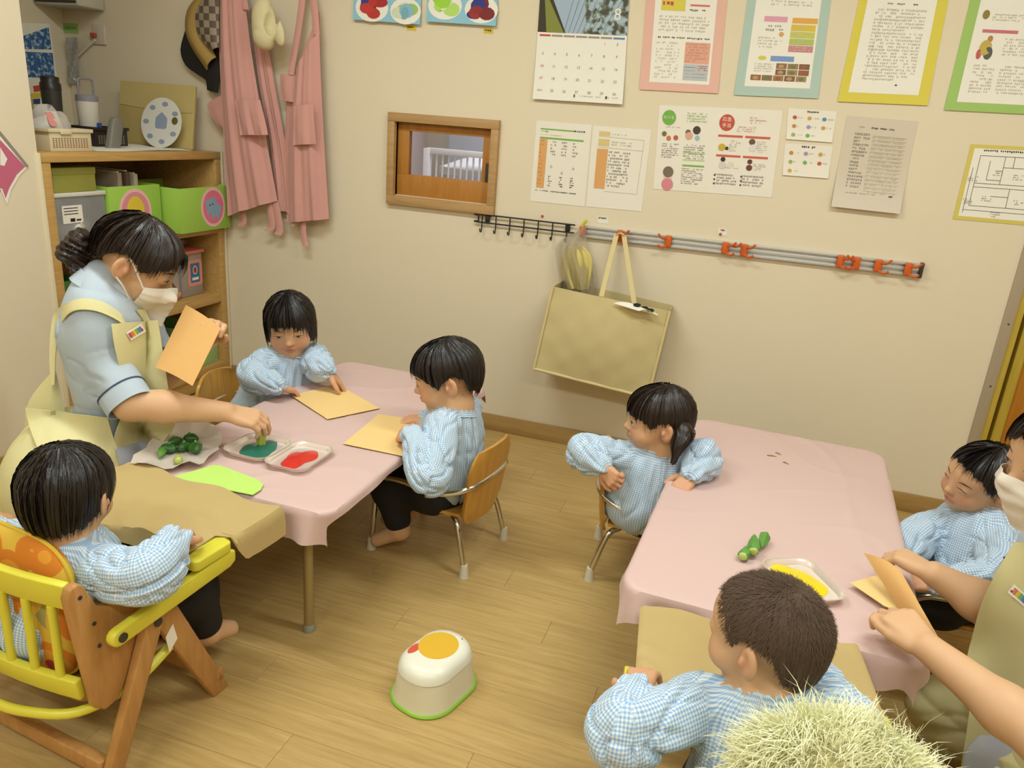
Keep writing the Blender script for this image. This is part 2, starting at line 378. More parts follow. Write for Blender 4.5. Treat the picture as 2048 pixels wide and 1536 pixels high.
def disc(mb, c, r, M, z0, z1, n=28, sx=1., sy=1.):
    mb.prism([(c[0] + r * sx * math.cos(2 * PI * k / n), c[1] + r * sy * math.sin(2 * PI * k / n)) for k in range(n)], z0, z1, M)
def plane_x(x, y, z):      # local (u,v) -> world (y, z) on a face looking to +x
    return Matrix(((0, 0, 1, x), (1, 0, 0, y), (0, 1, 0, z), (0, 0, 0, 1)))
def plane_y(x, y, z):      # local (u,v) -> world (x, z) on a face looking to -y
    return Matrix(((1, 0, 0, x), (0, 0, -1, y), (0, 1, 0, z), (0, 0, 0, 1)))
def open_box(mb, w, d, h, t):
    """tray-like box, footprint w (x) by d (y), floor at z=0"""
    mb.box((-w / 2, -d / 2, 0), (w / 2, d / 2, t)); mb.box((-w / 2, -d / 2, t), (-w / 2 + t, d / 2, h)); mb.box((w / 2 - t, -d / 2, t), (w / 2, d / 2, h))
    mb.box((-w / 2 + t, -d / 2, t), (w / 2 - t, -d / 2 + t, h)); mb.box((-w / 2 + t, d / 2 - t, t), (w / 2 - t, d / 2, h)); return mb
GREEN = mat('green_card', '9cc34e', .6, var=.04); OLIVE = mat('olive_card', '9a9a48', .65, var=.05)
M_pinkc = mat('sticker_pink', 'e0748c', .6); M_pinkl = mat('sticker_pale', 'e9b9b4', .6); M_yel = mat('chick_yellow', 'e0c43c', .6); M_eye = mat('print_black', '1e1a18', .6); M_grey = mat('elephant_grey', '8aa6bb', .6)
def green_box(label, xf, y0, y1, z0, z1, depth, group):
    w = y1 - y0; t = thing('storage_box', label, 'box', (xf - depth / 2, (y0 + y1) / 2, z0), 0, group)
    q = MB(); open_box(q, depth, w, z1 - z0, .004); link('body', q.mesh('m', .001), GREEN, t); return t, w, depth
# box with elephant picture, pulled out over the board
t, w, dp = green_box('green card box with a grey elephant picture on its front', .05, -.335, -.03, .728, .908, .34, 'green card boxes on the shelf')
F = plane_x(dp / 2, .045, .095)
q = MB(); disc(q, (0, 0), .083, F, 0, .0006, sx=.92); link('sticker', q.mesh('m'), M_pinkl, t, False)
q = MB(); disc(q, (0, 0), .070, F, .0006, .001, sx=.92); link('sticker', q.mesh('m'), M_pinkc, t, False)
q = MB()
for c, r, sx, sy in (((.012, -.012), .036, 1, .85), ((-.015, .008), .030, 1, 1), ((-.036, .016), .016, .8, 1.2), ((.008, .030), .013, 1, 1), ((.046, -.004), .006, 2, .8), ((-.004, -.042), .011, .8, 1), ((.03, -.040), .011, .8, 1), ((-.034, -.018), .009, .8, 1.8)):
    disc(q, c, r, F, .001, .0015 + r * .004, 20, sx, sy)
ele = link('elephant_print', q.mesh('m'), M_grey, t, False)
q = MB()
for c in ((-.022, .010), (-.004, .013)): disc(q, c, .0035, F, .0016, .0020, 10)
link('eye_print', q.mesh('m'), M_eye, t, False)
# box with chick picture
t, w, dp = green_box('green card box with a yellow chick picture behind the teacher', -.03, -.612, -.352, .728, .92, .34, 'green card boxes on the shelf')
F = plane_x(dp / 2, -.005, .095)
q = MB(); disc(q, (0, 0), .086, F, 0, .0006, sx=.95); link('sticker', q.mesh('m'), M_pinkl, t, False)
q = MB(); disc(q, (0, 0), .074, F, .0006, .001, sx=.95); link('sticker', q.mesh('m'), mat('sticker_rose', 'd98c98', .6), t, False)
q = MB(); disc(q, (0, .004), .046, F, .001, .0015, sx=.95, sy=1.15); link('chick_print', q.mesh('m'), M_yel, t, False)
q = MB()
for c in ((-.022, .0), (.022, -.002)): disc(q, c, .005, F, .0015, .002, 12)
link('eye_print', q.mesh('m'), M_eye, t, False)
# files standing in the chick box
for i, (yy, hh, cc) in enumerate(((-.50, .232, 'b9a892'), (-.46, .235, '6e5a4a'), (-.42, .225, 'cfc4b0'))):
    o = thing('paper_file', ['worn beige paper file leaning in the chick box', 'brown paper file standing in the chick box', 'cream paper file with curled corner in the chick box'][i], 'file', (-.2, yy, .7325), 0, 'files in the green box')
    q = MB(); q.box((-.13, -.010, 0), (.12, .010, hh)); link('cover', q.mesh('m', .003), mat('file%d' % i, cc, .7), o)
    q = MB(); q.box((-.125, -.006, hh), (.11, .006, hh + .004)); link('pages', q.mesh('m'), M_paper, o)
# papers lying in the elephant box
for i, cc in enumerate(('7d5c43', 'b9a68b')):
    o = thing('notebook', ['brown notebook lying in the elephant box', 'tan notebook lying in the elephant box'][i], 'notebook', (-.12, -.18 + .03 * i, .733 + i * .075), .1 * i, 'notebooks in the green box')
    q = MB(); q.box((-.11, -.1, 0), (.13, .1, .07)); link('cover', q.mesh('m', .004), mat('nb%d' % i, cc, .7), o)
    q = MB(); q.box((-.108, -.098, .008), (.132, .102, .062)); link('pages', q.mesh('m'), M_paper, o)
# clear plastic box
M_clear = mat('clear_plastic', 'd9dadc', .18, trans=.72, spec=.4, alpha=.85)
t = thing('clear_storage_box', 'clear plastic storage box with a white label at the left end of the shelf', 'box', (-.2, -.735, .728))
q = MB(); open_box(q, .32, .226, .165, .003); link('body', q.mesh('m', .0015), M_clear, t)
q = MB(); q.box((-.165, -.117, .165), (.165, .117, .180)); link('lid', q.mesh('m', .003), mat('lid_white', 'd6d2c6', .5), t)
F = plane_x(.16, -.035, .105); q = MB(); q.prism(rrect(.085, .062, .003), 0, .0008, F); lb = link('label', q.mesh('m'), M_paper, t, False)
q = MB()
for r in range(3): q.prism([(-.036, .02 - r * .010), (-.036 + .06, .02 - r * .010), (-.036 + .06, .023 - r * .010), (-.036, .023 - r * .010)], .0008, .0011, F)
q.prism([(-.012, -.026), (.008, -.026), (.008, -.014), (-.012, -.014)], .0008, .0011, F); q.prism([(.014, -.024), (.034, -.024), (.034, -.018), (.014, -.018)], .0008, .0011, F)
o = link('print', q.mesh('m'), M_eye, lb, False); o['kind'] = 'stuff'
q = MB(); P = [[(.02 + .13 * math.sin(j * .4) * math.cos(i * .7) * .6, -.0 + .08 * math.sin(j * .4) * math.sin(i * .7), .01 + .045 * (1 + math.cos(j * .4)) + .008 * math.sin(i * 3 + j)) for i in range(10)] for j in range(9)]
o = thing('plastic_wrap', 'crumpled white plastic wrap inside the clear storage box', 'wrapping', (-.13, -.745, .7315)); q.grid(P); link('film', q.mesh('m'), mat('wrap', 'd8d6ce', .35), o)
o = thing('dark_pouch', 'dark fabric pouch inside the clear storage box', 'pouch', (-.29, -.735, .7315)); q = MB(); q.prism(rrect(.1, .16, .03), 0, .11, None); link('cloth', q.mesh('m', .012, 3), mat('pouch', '4a4642', .8), o)
# olive box on top of it
t = thing('olive_box', 'plain olive green box standing on the clear storage box', 'box', (-.19, -.745, .9085)); q = MB(); q.box((-.15, -.09, 0), (.15, .09, .082)); link('body', q.mesh('m', .002), OLIVE, t); q = MB(); q.box((-.152, -.092, .06), (.152, .092, .084)); link('lid', q.mesh('m', .002), OLIVE, t)
# second level
t = thing('snack_bin', 'clear plastic bin with salmon lid and picture label', 'bin', (-.14, -.165, .4285))
q = MB(); q.prism(rrect(.17, .15, .02), 0, .185); link('body', q.mesh('m', .003), mat('bin_plastic', 'bdaea4', .3, trans=.35, spec=.4), t)
q = MB(); q.prism(rrect(.19, .17, .02), .185, .20); link('lid', q.mesh('m', .004), mat('salmon', 'd9796a', .45), t)
F = plane_x(.0855, .015, .1)
q = MB(); q.prism(rrect(.09, .115, .016), 0, .0008, F); lb = link('label', q.mesh('m'), mat('salmon_print', 'e29080', .6), t, False)
q = MB(); q.prism(rrect(.058, .085, .004), .0008, .0012, F); link('picture', q.mesh('m'), mat('blue_print', '3f6f9c', .6), lb, False)
q = MB(); disc(q, (0, .012), .016, F, .0012, .0015, 20, .9, 1.2); link('picture', q.mesh('m'), mat('cream_print', 'e0ccb0', .6), lb, False)
q = MB(); disc(q, (0, .012), .012, F, .0015, .0018, 20, .8, 1.2); link('picture', q.mesh('m'), mat('red_print', 'a83a2c', .6), lb, False)
q = MB(); q.prism([(-.02, -.032), (.02, -.032), (.02, -.02), (-.02, -.02)], .0012, .0016, F); link('lettering_strip', q.mesh('m'), M_paper, lb, False)
q = MB(); P = [[(-.02 + .07 * math.sin(j * .35) * math.cos(i * .63), .0 + .07 * math.sin(j * .35) * math.sin(i * .63), .0 + .03 * (1 + math.cos(j * .35)) * (1 + .15 * math.sin(i * 2.3 + j))) for i in range(11)] for j in range(10)]
o = thing('plastic_bag', 'small crumpled see-through bag on the salmon lid', 'bag', (-.14, -.165, .629)); q.grid(P); link('film', q.mesh('m'), mat('bagfilm', '8c7466', .25, trans=.4), o)
t = thing('wrapped_package', 'clear wrapped package with peach band beside the snack bin', 'package', (-.10, -.30, .4285)); q = MB(); q.prism(rrect(.13, .10, .03), 0, .12); link('wrap', q.mesh('m', .015, 3), mat('package', 'b8aca4', .3, trans=.3), t); q = MB(); q.prism(rrect(.134, .104, .03), .015, .035); link('band', q.mesh('m', .003), mat('peach', 'd89a6c', .6), t)
t = thing('file_stand', 'dark green file stand at the left end of the second shelf', 'stand', (-.16, -.79, .4285)); q = MB(); open_box(q, .22, .13, .17, .004); link('body', q.mesh('m', .002), mat('dark_green', '3f6a2c', .5), t); q = MB(); q.box((.105, -.008, .02), (.116, .008, .15)); link('slot_edge', q.mesh('m', .002), mat('light_green', '8fbf55', .5), t)
t = thing('white_basket', 'small white slotted basket low on the second shelf', 'basket', (-.06, -.66, .4285)); q = MB(); open_box(q, .1, .11, .09, .003); link('body', q.mesh('m', .001), M_white, t)
for i in range(8):
    q = MB(); q.box((.0495, -.045 + i * .012, .04), (.0508, -.040 + i * .012, .075)); link('slot', q.mesh('m'), M_dark, t)
# third level
t = thing('green_bin', 'pale green bin at the right end of the lowest shelf', 'bin', (-.18, -.135, .103)); q = MB(); open_box(q, .3, .16, .17, .004); link('body', q.mesh('m', .002), mat('pale_green', '9fc07c', .55), t)
q = MB(); q.box((.1505, -.06, .14), (.1525, .06, .165)); link('rim', q.mesh('m', .001), mat('rim_green', 'b2d090', .5), t)
t = thing('toy_box', 'dark green toy box on the lowest shelf behind the held paper', 'box', (-.16, -.40, .103)); q = MB(); open_box(q, .26, .26, .16, .004); link('body', q.mesh('m', .002), mat('moss', '6f7d3c', .6), t); q = MB(); q.box((.1305, -.11, .1), (.132, .11, .14)); link('band', q.mesh('m'), mat('moss_band', '8a9650', .6), t)
for i, (dx, dy, c, nm) in enumerate(((.03, .06, 'c4685c', 'red'), (-.05, -.07, 'c9b8a0', 'cream'), (.06, -.05, '9a5a6a', 'plum'))):
    o = thing('toy_block', nm + ' toy block lying in the dark green toy box', 'block', (-.16 + dx, -.40 + dy, .1075), .4 * i, 'blocks in the toy box'); q = MB(); q.box((-.035, -.035, 0), (.035, .035, .19)); link('body', q.mesh('m', .006), mat('blk' + nm, c, .5), o); q = MB(); disc(q, (0, 0), .015, Matrix.Translation((0, 0, .19)), 0, .008, 16); link('stud', q.mesh('m'), MATS['blk' + nm], o)

# ------------------------------------------------------------------ things on the shelf top (z = 1.045)
ZT = 1.0455
q = MB(); P = [[(-.40 + .34 * i / 8, -.62 + .50 * j / 8, ZT + .001 + .002 * math.sin(i * 1.3) * math.sin(j * .9)) for i in range(9)] for j in range(9)]; q.sheet(P, -.0015)
o = q.build('paper_sheet', M_paper, None, smooth=True); tag(o, 'white paper sheets spread flat on top of the bookshelf', 'paper')
def basket(name, label, loc, w, d, h, m, holes, hm):
    t = thing(name, label, 'basket', loc)
    q = MB(); open_box(q, d, w, h, .003); link('body', q.mesh('m', .001), m, t)
    q = MB(); q.box((-d / 2 - .006, -w / 2 - .006, h - .012), (d / 2 + .006, -w / 2, h)); q.box((-d / 2 - .006, w / 2, h - .012), (d / 2 + .006, w / 2 + .006, h)); q.box((d / 2, -w / 2, h - .012), (d / 2 + .006, w / 2, h)); q.box((-d / 2 - .006, -w / 2, h - .012), (-d / 2, w / 2, h)); link('rim', q.mesh('m', .001), m, t)
    q = MB(); n = holes
    for i in range(n):
        for j in range(5):
            y0 = -w / 2 + .012 + (w - .024) * i / n; z0 = .012 + (h - .04) * j / 5
            q.box((d / 2 - .001, y0, z0), (d / 2 + .0006, y0 + (w - .024) / n * .55, z0 + (h - .04) / 5 * .6))
    o = link('mesh_hole', q.mesh('m'), hm, t, False); o['kind'] = 'stuff'
    return t
cb = atz(115, 303, ZT); t = basket('cream_basket', 'cream plastic mesh basket holding a plastic bag at the left of the shelf top', (-.13, -.72, ZT), .175, .13, .075, mat('cream_plastic', 'd9cba9', .5), 13, mat('hole_brown', '8b6a4c', .8))
q = MB(); q.box((.066, -.045, .056), (.073, .0, .070)); link('handle', q.mesh('m', .002), MATS['cream_plastic'], t)
q = MB(); P = [[(.06 * math.sin(j * .35) * math.cos(i * .7), .085 * math.sin(j * .35) * math.sin(i * .7) * (1 + .1 * math.sin(5 * i)), .075 * (1 + math.cos(j * .35)) * .9 * (1 + .12 * math.sin(i * 2.1 + j * 1.3))) for i in range(10)] for j in range(10)]
o = thing('shopping_bag', 'crumpled white plastic bag stuffed into the cream basket', 'bag', (-.14, -.735, ZT + .0035)); q.grid(P); link('film', q.mesh('m'), mat('white_film', 'd6cfc4', .3, trans=.25), o); q = MB(); q.prism(rrect(.05, .03, .008), .0, .002, Matrix.Translation((.045, -.03, .10)) @ Matrix.Rotation(1.2, 4, 'Y')); link('print_mark', q.mesh('m'), mat('rose_mark', 'd98f86', .5), o)
t = basket('black_basket', 'black plastic mesh basket in the middle of the shelf top', (-.30, -.36, ZT), .16, .12, .075, mat('black_plastic', '2a211c', .5), 11, mat('hole_grey', '8f8474', .8))
o = thing('glasses_case', 'grey soft case leaning on the black basket', 'case', (-.16, -.43, ZT)); q = MB(); q.prism(rrect(.15, .055, .025), -.015, .015, Matrix.Translation((0, 0, .045)) @ Matrix.Rotation(-.6, 4, 'X') @ Matrix.Rotation(PI / 2, 4, 'Y') @ Matrix.Rotation(.3, 4, 'Z')); link('shell', q.mesh('m', .008, 3), mat('case_grey', '7c7a70', .5), o)
# tumblers
def tumbler(name, label, loc, r, h, body, lid, handle=False):
    t = thing(name, label, 'bottle', loc, 0, 'bottles on the shelf top')
    q = MB(); q.lathe([(r * .8, 0), (r * .86, .01), (r, h * .78), (r, h * .8)], 24); link('body', q.mesh('m'), body, t)
    q = MB(); q.lathe([(r * 1.03, h * .8), (r * 1.03, h * .9), (r * .9, h * .92)] + ([] if handle else [(r * .9, h), (r * .6, h * 1.01)]), 24); link('lid', q.mesh('m'), lid, t)
    if handle:
        q = MB(); q.tube(spline([(0, -r * .9, h * .9), (0, -r * .9, h * 1.12), (0, -r * .7, h * 1.2), (0, r * .7, h * 1.2), (0, r * .9, h * 1.12), (0, r * .9, h * .9)], 5), .004, 8); link('loop', q.mesh('m'), lid, t)
    return t
t = tumbler('white_tumbler', 'white drink tumbler with a grey carry loop in the black basket', (-.34, -.37, ZT + .0035), .040, .205, mat('tumbler_white', 'd6cfc0', .4), mat('loop_grey', '8a8890', .4), True)
q = MB(); q.prism([(-.012, 0), (.012, 0), (.012, .02), (-.012, .02)], 0, .001, plane_x(.0385, .012, .065)); link('blue_mark', q.mesh('m'), mat('blue_mark', '2a52a0', .5), t)
tumbler('black_bottle', 'tall black thermos bottle behind the cream basket', (-.42, -.46, ZT + .002), .036, .245, mat('thermos_black', '3a3834', .35), mat('thermos_lid', '2c2826', .4))
tumbler('tan_bottle', 'tan bottle with grey band behind the plastic bag', (-.42, -.60, ZT + .002), .042, .175, mat('tan_body', 'b0a184', .5), mat('tan_lid', 'a89060', .5))
# beige document case and round white fan leaning on the wall
e0, e1 = -.46, -.07
t = thing('document_case', 'beige card document case standing against the wall on the shelf top', 'case', ((e0 + e1) / 2, -.10, ZT))
Mt = Matrix.Rotation(-.16, 4, 'X'); w = e1 - e0
q = MB(); q.box((-w / 2, -.008, 0), (w / 2, .008, .262), Mt); link('body', q.mesh('m', .003), mat('beige_card', 'bda86a', .65, var=.04), t)
q = MB(); q.prism([(-w / 2 + .003, .262), (w / 2 - .003, .262), (w / 2 - .003, .152), (w / 4, .146), (-w / 4, .158), (-w / 2 + .003, .165)], .008, .0105, Mt @ Matrix(((1, 0, 0, 0), (0, 0, -1, 0), (0, 1, 0, 0), (0, 0, 0, 1)))); link('flap', q.mesh('m'), mat('beige_flap', 'c3ae72', .65), t)
t = thing('round_fan', 'round white paper fan with blue print and finger hole leaning on the document case', 'fan', (-.19, -.163, ZT))
Mt = Matrix.Rotation(-.22, 4, 'X') @ Matrix.Translation((0, 0, .105)) @ Matrix(((1, 0, 0, 0), (0, 0, -1, 0), (0, 1, 0, 0), (0, 0, 0, 1)))
q = MB(); N = 40; R1, R0 = .104, .016; hc = (.068, .012); ring = []
outer = [(R1 * math.cos(2 * PI * k / N), R1 * math.sin(2 * PI * k / N)) for k in range(N)]; inner = [(hc[0] + R0 * math.cos(2 * PI * k / N), hc[1] + R0 * math.sin(2 * PI * k / N)) for k in range(N)]
vs = [Mt @ Vector((x, y, z)) for z in (0, .0012) for (x, y) in outer + inner]
fs = []
for k in range(N):
    j = (k + 1) % N; fs += [(k, j, N + j, N + k), (2 * N + j, 2 * N + k, 3 * N + k, 3 * N + j), (j, k, 2 * N + k, 2 * N + j), (N + k, N + j, 3 * N + j, 3 * N + k)]
q.add(vs, fs); link('paper', q.mesh('m'), mat('fan_paper', 'dcd8cc', .6), t, False)
M_fb = mat('fan_blue', '8f9bb2', .6)
for k in range(7):
    q = MB(); a = .55 + k * .86; disc(q, (.078 * math.cos(a), .078 * math.sin(a)), .013, Mt, .0012, .0015, 12, 1.2, .8); link('motif', q.mesh('m'), M_fb, t, False)
q = MB(); q.prism(rrect(.06, .05, .012), .0012, .0015, Mt); q.prism([(-.03, .02), (.03, .02), (0, .045)], .0012, .0016, Mt); link('print', q.mesh('m'), M_fb, t, False)

# ------------------------------------------------------------------ alcove wall: firework pictures, sockets, cord
AX = -.815
t = thing('firework_poster', 'white poster with two blue firework pictures on the alcove wall', 'poster', (AX + .012, -.12, 1.25))
def alc(px, py): p = atx(px, py, AX + .014); return (p[1] + .12, p[2] - 1.25)
def quadx(mb, pts, x0, x1, par): mb.prism([alc(*p) for p in pts], x0, x1, Matrix(((0, 0, 1, 0), (1, 0, 0, 0), (0, 1, 0, 0), (0, 0, 0, 1))))
q = MB(); quadx(q, ((20, 45), (99, 47), (119, 185), (112, 225), (20, 230)), -.01, .002, t); link('sheet', q.mesh('m'), M_paper, t, False)
M_fw = bpy.data.materials.new('firework_print'); M_fw.use_nodes = True; nt = M_fw.node_tree; tc = nt.nodes.new('ShaderNodeTexCoord'); n = nt.nodes.new('ShaderNodeTexNoise'); n.inputs['Scale'].default_value = 55; n.inputs['Detail'].default_value = 6; rp = nt.nodes.new('ShaderNodeValToRGB'); rp.color_ramp.elements[0].color = lin('2a5f98'); rp.color_ramp.elements[0].position = .5; rp.color_ramp.elements[1].color = lin('cfdfe4'); rp.color_ramp.elements[1].position = .7
nt.links.new(tc.outputs['Object'], n.inputs[0]); nt.links.new(n.outputs[0], rp.inputs[0]); nt.links.new(rp.outputs[0], nt.nodes['Principled BSDF'].inputs['Base Color'])
for pts in (((40, 74), (97, 54), (103, 99), (42, 98)), ((42, 103), (105, 106), (110, 157), (52, 154))):
    q = MB(); quadx(q, pts, .002, .003, t); link('picture', q.mesh('m'), M_fw, t, False)
for pts, c in ((((66, 172), (80, 170), (84, 182), (68, 184)), 'c9503c'), (((62, 186), (90, 185), (92, 195), (63, 196)), 'e0c43c'), (((62, 198), (80, 197), (80, 208), (63, 208)), '3c4a80')):
    q = MB(); quadx(q, pts, .002, .003, t); link('picture', q.mesh('m'), mat('p' + c, c, .6), t, False)
a = aty(100, 5, -.04); t = thing('wall_box', 'white plastic equipment box high in the alcove corner', 'box', (-.70, -.075, 1.585)); q = MB(); q.box((-.11, -.07, 0), (.13, .07, .12)); link('case', q.mesh('m', .006), mat('box_grey', 'c2bdae', .5), t); q = MB(); q.box((-.1, -.073, .01), (.12, -.07, .02)); link('vent', q.mesh('m'), M_dark, t)
p0 = aty(127, 48, 0); p1 = aty(157, 65, 0); t = thing('green_tag', 'small green paper tag stuck on the alcove wall', 'tag', ((p0[0] + p1[0]) / 2, -.0015, (p0[2] + p1[2]) / 2)); q = MB(); q.box((-.042, -.001, -.02), (.042, .001, .02)); link('paper', q.mesh('m'), mat('tag_green', '9cc46c', .6), t)
q = MB()
for i in range(5): q.box((-.03 + i * .013, -.0016, -.004), (-.022 + i * .013, -.001, .006))
link('print', q.mesh('m'), mat('tag_ink', '6f9450', .6), t)
p = aty(200, 70, 0); t = thing('wall_socket', 'white wall socket with red cord clip in the alcove', 'socket', (p[0], -.001, p[2])); q = MB(); q.box((-.035, -.008, -.04), (.035, .001, .04)); link('plate', q.mesh('m', .003), mat('plate', 'cfc4b2', .5), t); q = MB(); q.box((-.036, -.02, -.012), (-.008, -.008, .006)); link('clip', q.mesh('m', .002), mat('red_clip', 'b8473c', .5), t)
pts = [aty(x, y, -.012) for x, y in ((190, 80), (165, 103), (150, 120), (142, 150), (158, 165))]
q = MB(); q.tube(spline(pts, 6), .006, 8); o = q.build('charging_cable', mat('cord_white', 'd8cfba', .5), None, smooth=True); tag(o, 'white cable looping down the alcove wall from the socket', 'cable')
P = [[aty(132 + 22 * i / 6 + 6 * j / 8, 75 + 92 * j / 8, -.02 - .012 * math.sin(i * 1.1 + j)) for i in range(7)] for j in range(9)]
q = MB(); q.sheet(P, .001); o = q.build('hanging_film', mat('hang_film', 'd8d4cc', .25, trans=.5), None, smooth=True); tag(o, 'thin clear plastic bag hanging in the alcove corner', 'bag')
# pink pennant on the left wall
t = thing('pink_pennant', 'pink and white paper pennant on the left wall beside the bookshelf', 'pennant', (.001, -1.02, 1.0))
def lw(px, py): p = atx(px, py, .003); return (p[1] + 1.02, p[2] - 1.0)
ML = Matrix(((0, 0, 1, 0), (1, 0, 0, 0), (0, 1, 0, 0), (0, 0, 0, 1)))
q = MB(); q.prism([lw(-60, 310), lw(0, 262), lw(57, 333), lw(40, 350), lw(22, 380), lw(14, 410), lw(2, 380), lw(-60, 400)], 0, .002, ML); link('backing', q.mesh('m'), M_paper, t, False)
q = MB(); q.prism([lw(-60, 320), lw(0, 280), lw(50, 333), lw(33, 349), lw(18, 376), lw(11, 396), lw(4, 376), lw(-60, 390)], .002, .003, ML); link('pink_field', q.mesh('m'), mat('pennant_pink', 'c4647e', .6), t, False)
q = MB(); q.prism([lw(-60, 306), lw(0, 262), lw(57, 332), lw(53, 335), lw(0, 271), lw(-60, 314)], .003, .0036, ML); link('border', q.mesh('m'), mat('pennant_line', '8f8676', .6), t, False)
q = MB(); q.prism([lw(0, 295), lw(14, 318), lw(8, 332), lw(0, 330)], .003, .0036, ML); link('figure_print', q.mesh('m'), M_paper, t, False)
# ------------------------------------------------------------------ hats and aprons at the corner of the back wall
def wallp(px, py, y=0.): p = aty(px, py, y); return p
def cloth_panel(left, right, y0, fold, nf, amp, rows=28, cols=30, th=.002, ph=0., flare=1.):
    """hanging cloth between two edge curves given as pixels on a plane parallel to the wall"""
    L = spline([wallp(x, y, y0) for x, y in left], 8); R = spline([wallp(x, y, y0) for x, y in right], 8)
    def samp(S, t): k = t * (len(S) - 1); i = min(int(k), len(S) - 2); return S[i] * (1 - k + i) + S[i + 1] * (k - i)
    P = []
    for r in range(rows):
        v = r / (rows - 1); a, b = samp(L, v), samp(R, v); row = []
        for c in range(cols):
            u = c / (cols - 1); p = a * (1 - u) + b * u
            f = fold * (.35 + .65 * v * flare) * (math.sin(u * nf * 2 * PI + ph + .8 * math.sin(v * 3 + ph)) + .5 * math.sin(u * nf * 4.3 * PI + 2 * ph))
            bul = amp * math.sin(PI * u) * (.4 + .6 * math.sin(PI * min(1, v * .8 + .1)))
            row.append((p[0], min(p[1] - bul + f, -.004), p[2]))
        P.append(row)
    q = MB(); q.sheet(P, th); return q
M_pinkcloth = mat('pink_cloth', 'd09a90', .85, spec=.15, var=.05, vscale=12, bump=.2, bscale=700, sheen=.2)
hr = thing('coat_rail', 'wooden coat rail with hooks above the hanging aprons', 'coat rail', (.28, -.0, 1.72)); q = MB(); q.box((-.36, -.02, -.03), (.36, .0, .03)); link('board', q.mesh('m', .003), M_frame, hr)
for hx in (-.30, -.16, -.04, .12, .26):
    q = MB(); q.tube(spline([(hx, -.02, .0), (hx, -.05, -.005), (hx, -.055, .02)], 4), .004, 8); link('hook', q.mesh('m'), M_black, hr)
def apron(label, panels, straps, pocket, group='pink aprons on the wall'):
    t = thing('pink_apron', label, 'apron', (.3, -.03, .8), 0, group)
    for nm, args in panels: wlink(nm, cloth_panel(**args).mesh('m'), M_pinkcloth, t)
    for pts, w in straps:
        C = spline([wallp(x, y, yy) for x, y, yy in pts], 6); n = len(C)
        P = [[(c[0] - w / 2 + w * k / 3, c[1] - .004 * math.sin(PI * k / 3), c[2]) for k in range(4)] for c in C]
        q = MB(); q.sheet(P, .003); wlink('strap', q.mesh('m'), M_pinkcloth, t)
    if pocket:
        q = cloth_panel(**pocket); wlink('pocket', q.mesh('m'), M_pinkcloth, t)
    return t
apron('pink cotton apron hanging nearest the bookshelf with ruffled front', [
    ('back_panel', dict(left=[(500, 20), (515, 160), (540, 300), (550, 420)], right=[(520, 0), (548, 160), (572, 300), (585, 425)], y0=-.03, fold=.006, nf=2, amp=.004, ph=1.)),
    ('front_panel', dict(left=[(436, -40), (438, 110), (447, 300), (455, 432)], right=[(484, -40), (503, 110), (530, 270), (553, 402)], y0=-.065, fold=.011, nf=2.3, amp=.035)),
    ('side_flap', dict(left=[(446, 190), (415, 208), (428, 240), (446, 258)], right=[(452, 190), (452, 208), (452, 240), (452, 258)], y0=-.05, fold=.002, nf=1, amp=.005, rows=10, cols=8))],
    [([(475, -60, -.05), (482, -30, -.06), (492, 20, -.07)], .03), ([(480, 395, -.05), (488, 440, -.05), (482, 452, -.05)], .028), ([(535, 390, -.05), (545, 450, -.045), (535, 462, -.05)], .03), ([(550, 400, -.05), (560, 455, -.045), (556, 470, -.05)], .034)],
    dict(left=[(470, 200), (480, 270)], right=[(520, 200), (535, 270)], y0=-.115, fold=.006, nf=2, amp=.01, rows=10, cols=16))
apron('pink cotton apron with a square pocket hanging nearest the small window', [
    ('back_panel', dict(left=[(575, 190), (568, 300), (556, 420)], right=[(640, 20), (641, 240), (658, 440)], y0=-.03, fold=.006, nf=2, amp=.006, ph=2.)),
    ('front_panel', dict(left=[(590, 150), (582, 240), (575, 330), (572, 445)], right=[(638, 60), (642, 170), (650, 330), (656, 438)], y0=-.055, fold=.009, nf=2.2, amp=.03, ph=.6)),
    ('side_flap', dict(left=[(560, 148), (562, 200)], right=[(590, 150), (590, 205)], y0=-.05, fold=.003, nf=1, amp=.01, rows=10, cols=10))],
    [([(612, -60, -.04), (600, 40, -.045), (582, 150, -.055)], .026), ([(600, -60, -.04), (625, -10, -.04), (634, 70, -.05)], .028), ([(605, 430, -.05), (608, 470, -.045), (612, 492, -.05)], .026), ([(575, 420, -.05), (590, 445, -.045), (585, 452, -.05)], .02)],
    dict(left=[(588, 212), (586, 290)], right=[(626, 208), (632, 288)], y0=-.098, fold=.004, nf=1.4, amp=.010, rows=10, cols=14))
# plaid cap hanging over the edge of the shelf
M_plaid = bpy.data.materials.new('plaid'); M_plaid.use_nodes = True; nt = M_plaid.node_tree; tc = nt.nodes.new('ShaderNodeTexCoord'); ck = nt.nodes.new('ShaderNodeTexChecker'); ck.inputs['Scale'].default_value = 38; ck.inputs['Color1'].default_value = lin('5c4e46'); ck.inputs['Color2'].default_value = lin('9a8a74'); nt.links.new(tc.outputs['Object'], ck.inputs[0]); nt.links.new(ck.outputs[0], nt.nodes['Principled BSDF'].inputs['Base Color'])
t = thing('plaid_cap', 'black and tan cap with plaid lining hanging above the document case', 'cap', (-.06, -.05, 1.45))
def capsheet(pts_l, pts_r, y0, amp): return cloth_panel(pts_l, pts_r, y0, .002, 1, amp, 16, 14, .004)
wlink('brim', capsheet([(372, 60), (362, 100), (372, 130), (395, 148), (412, 160), (415, 180)], [(430, 0), (436, 60), (438, 90), (440, 120), (440, 150), (436, 186)], -.03, .01).mesh('m'), mat('cap_black', '211d1a', .8), t)
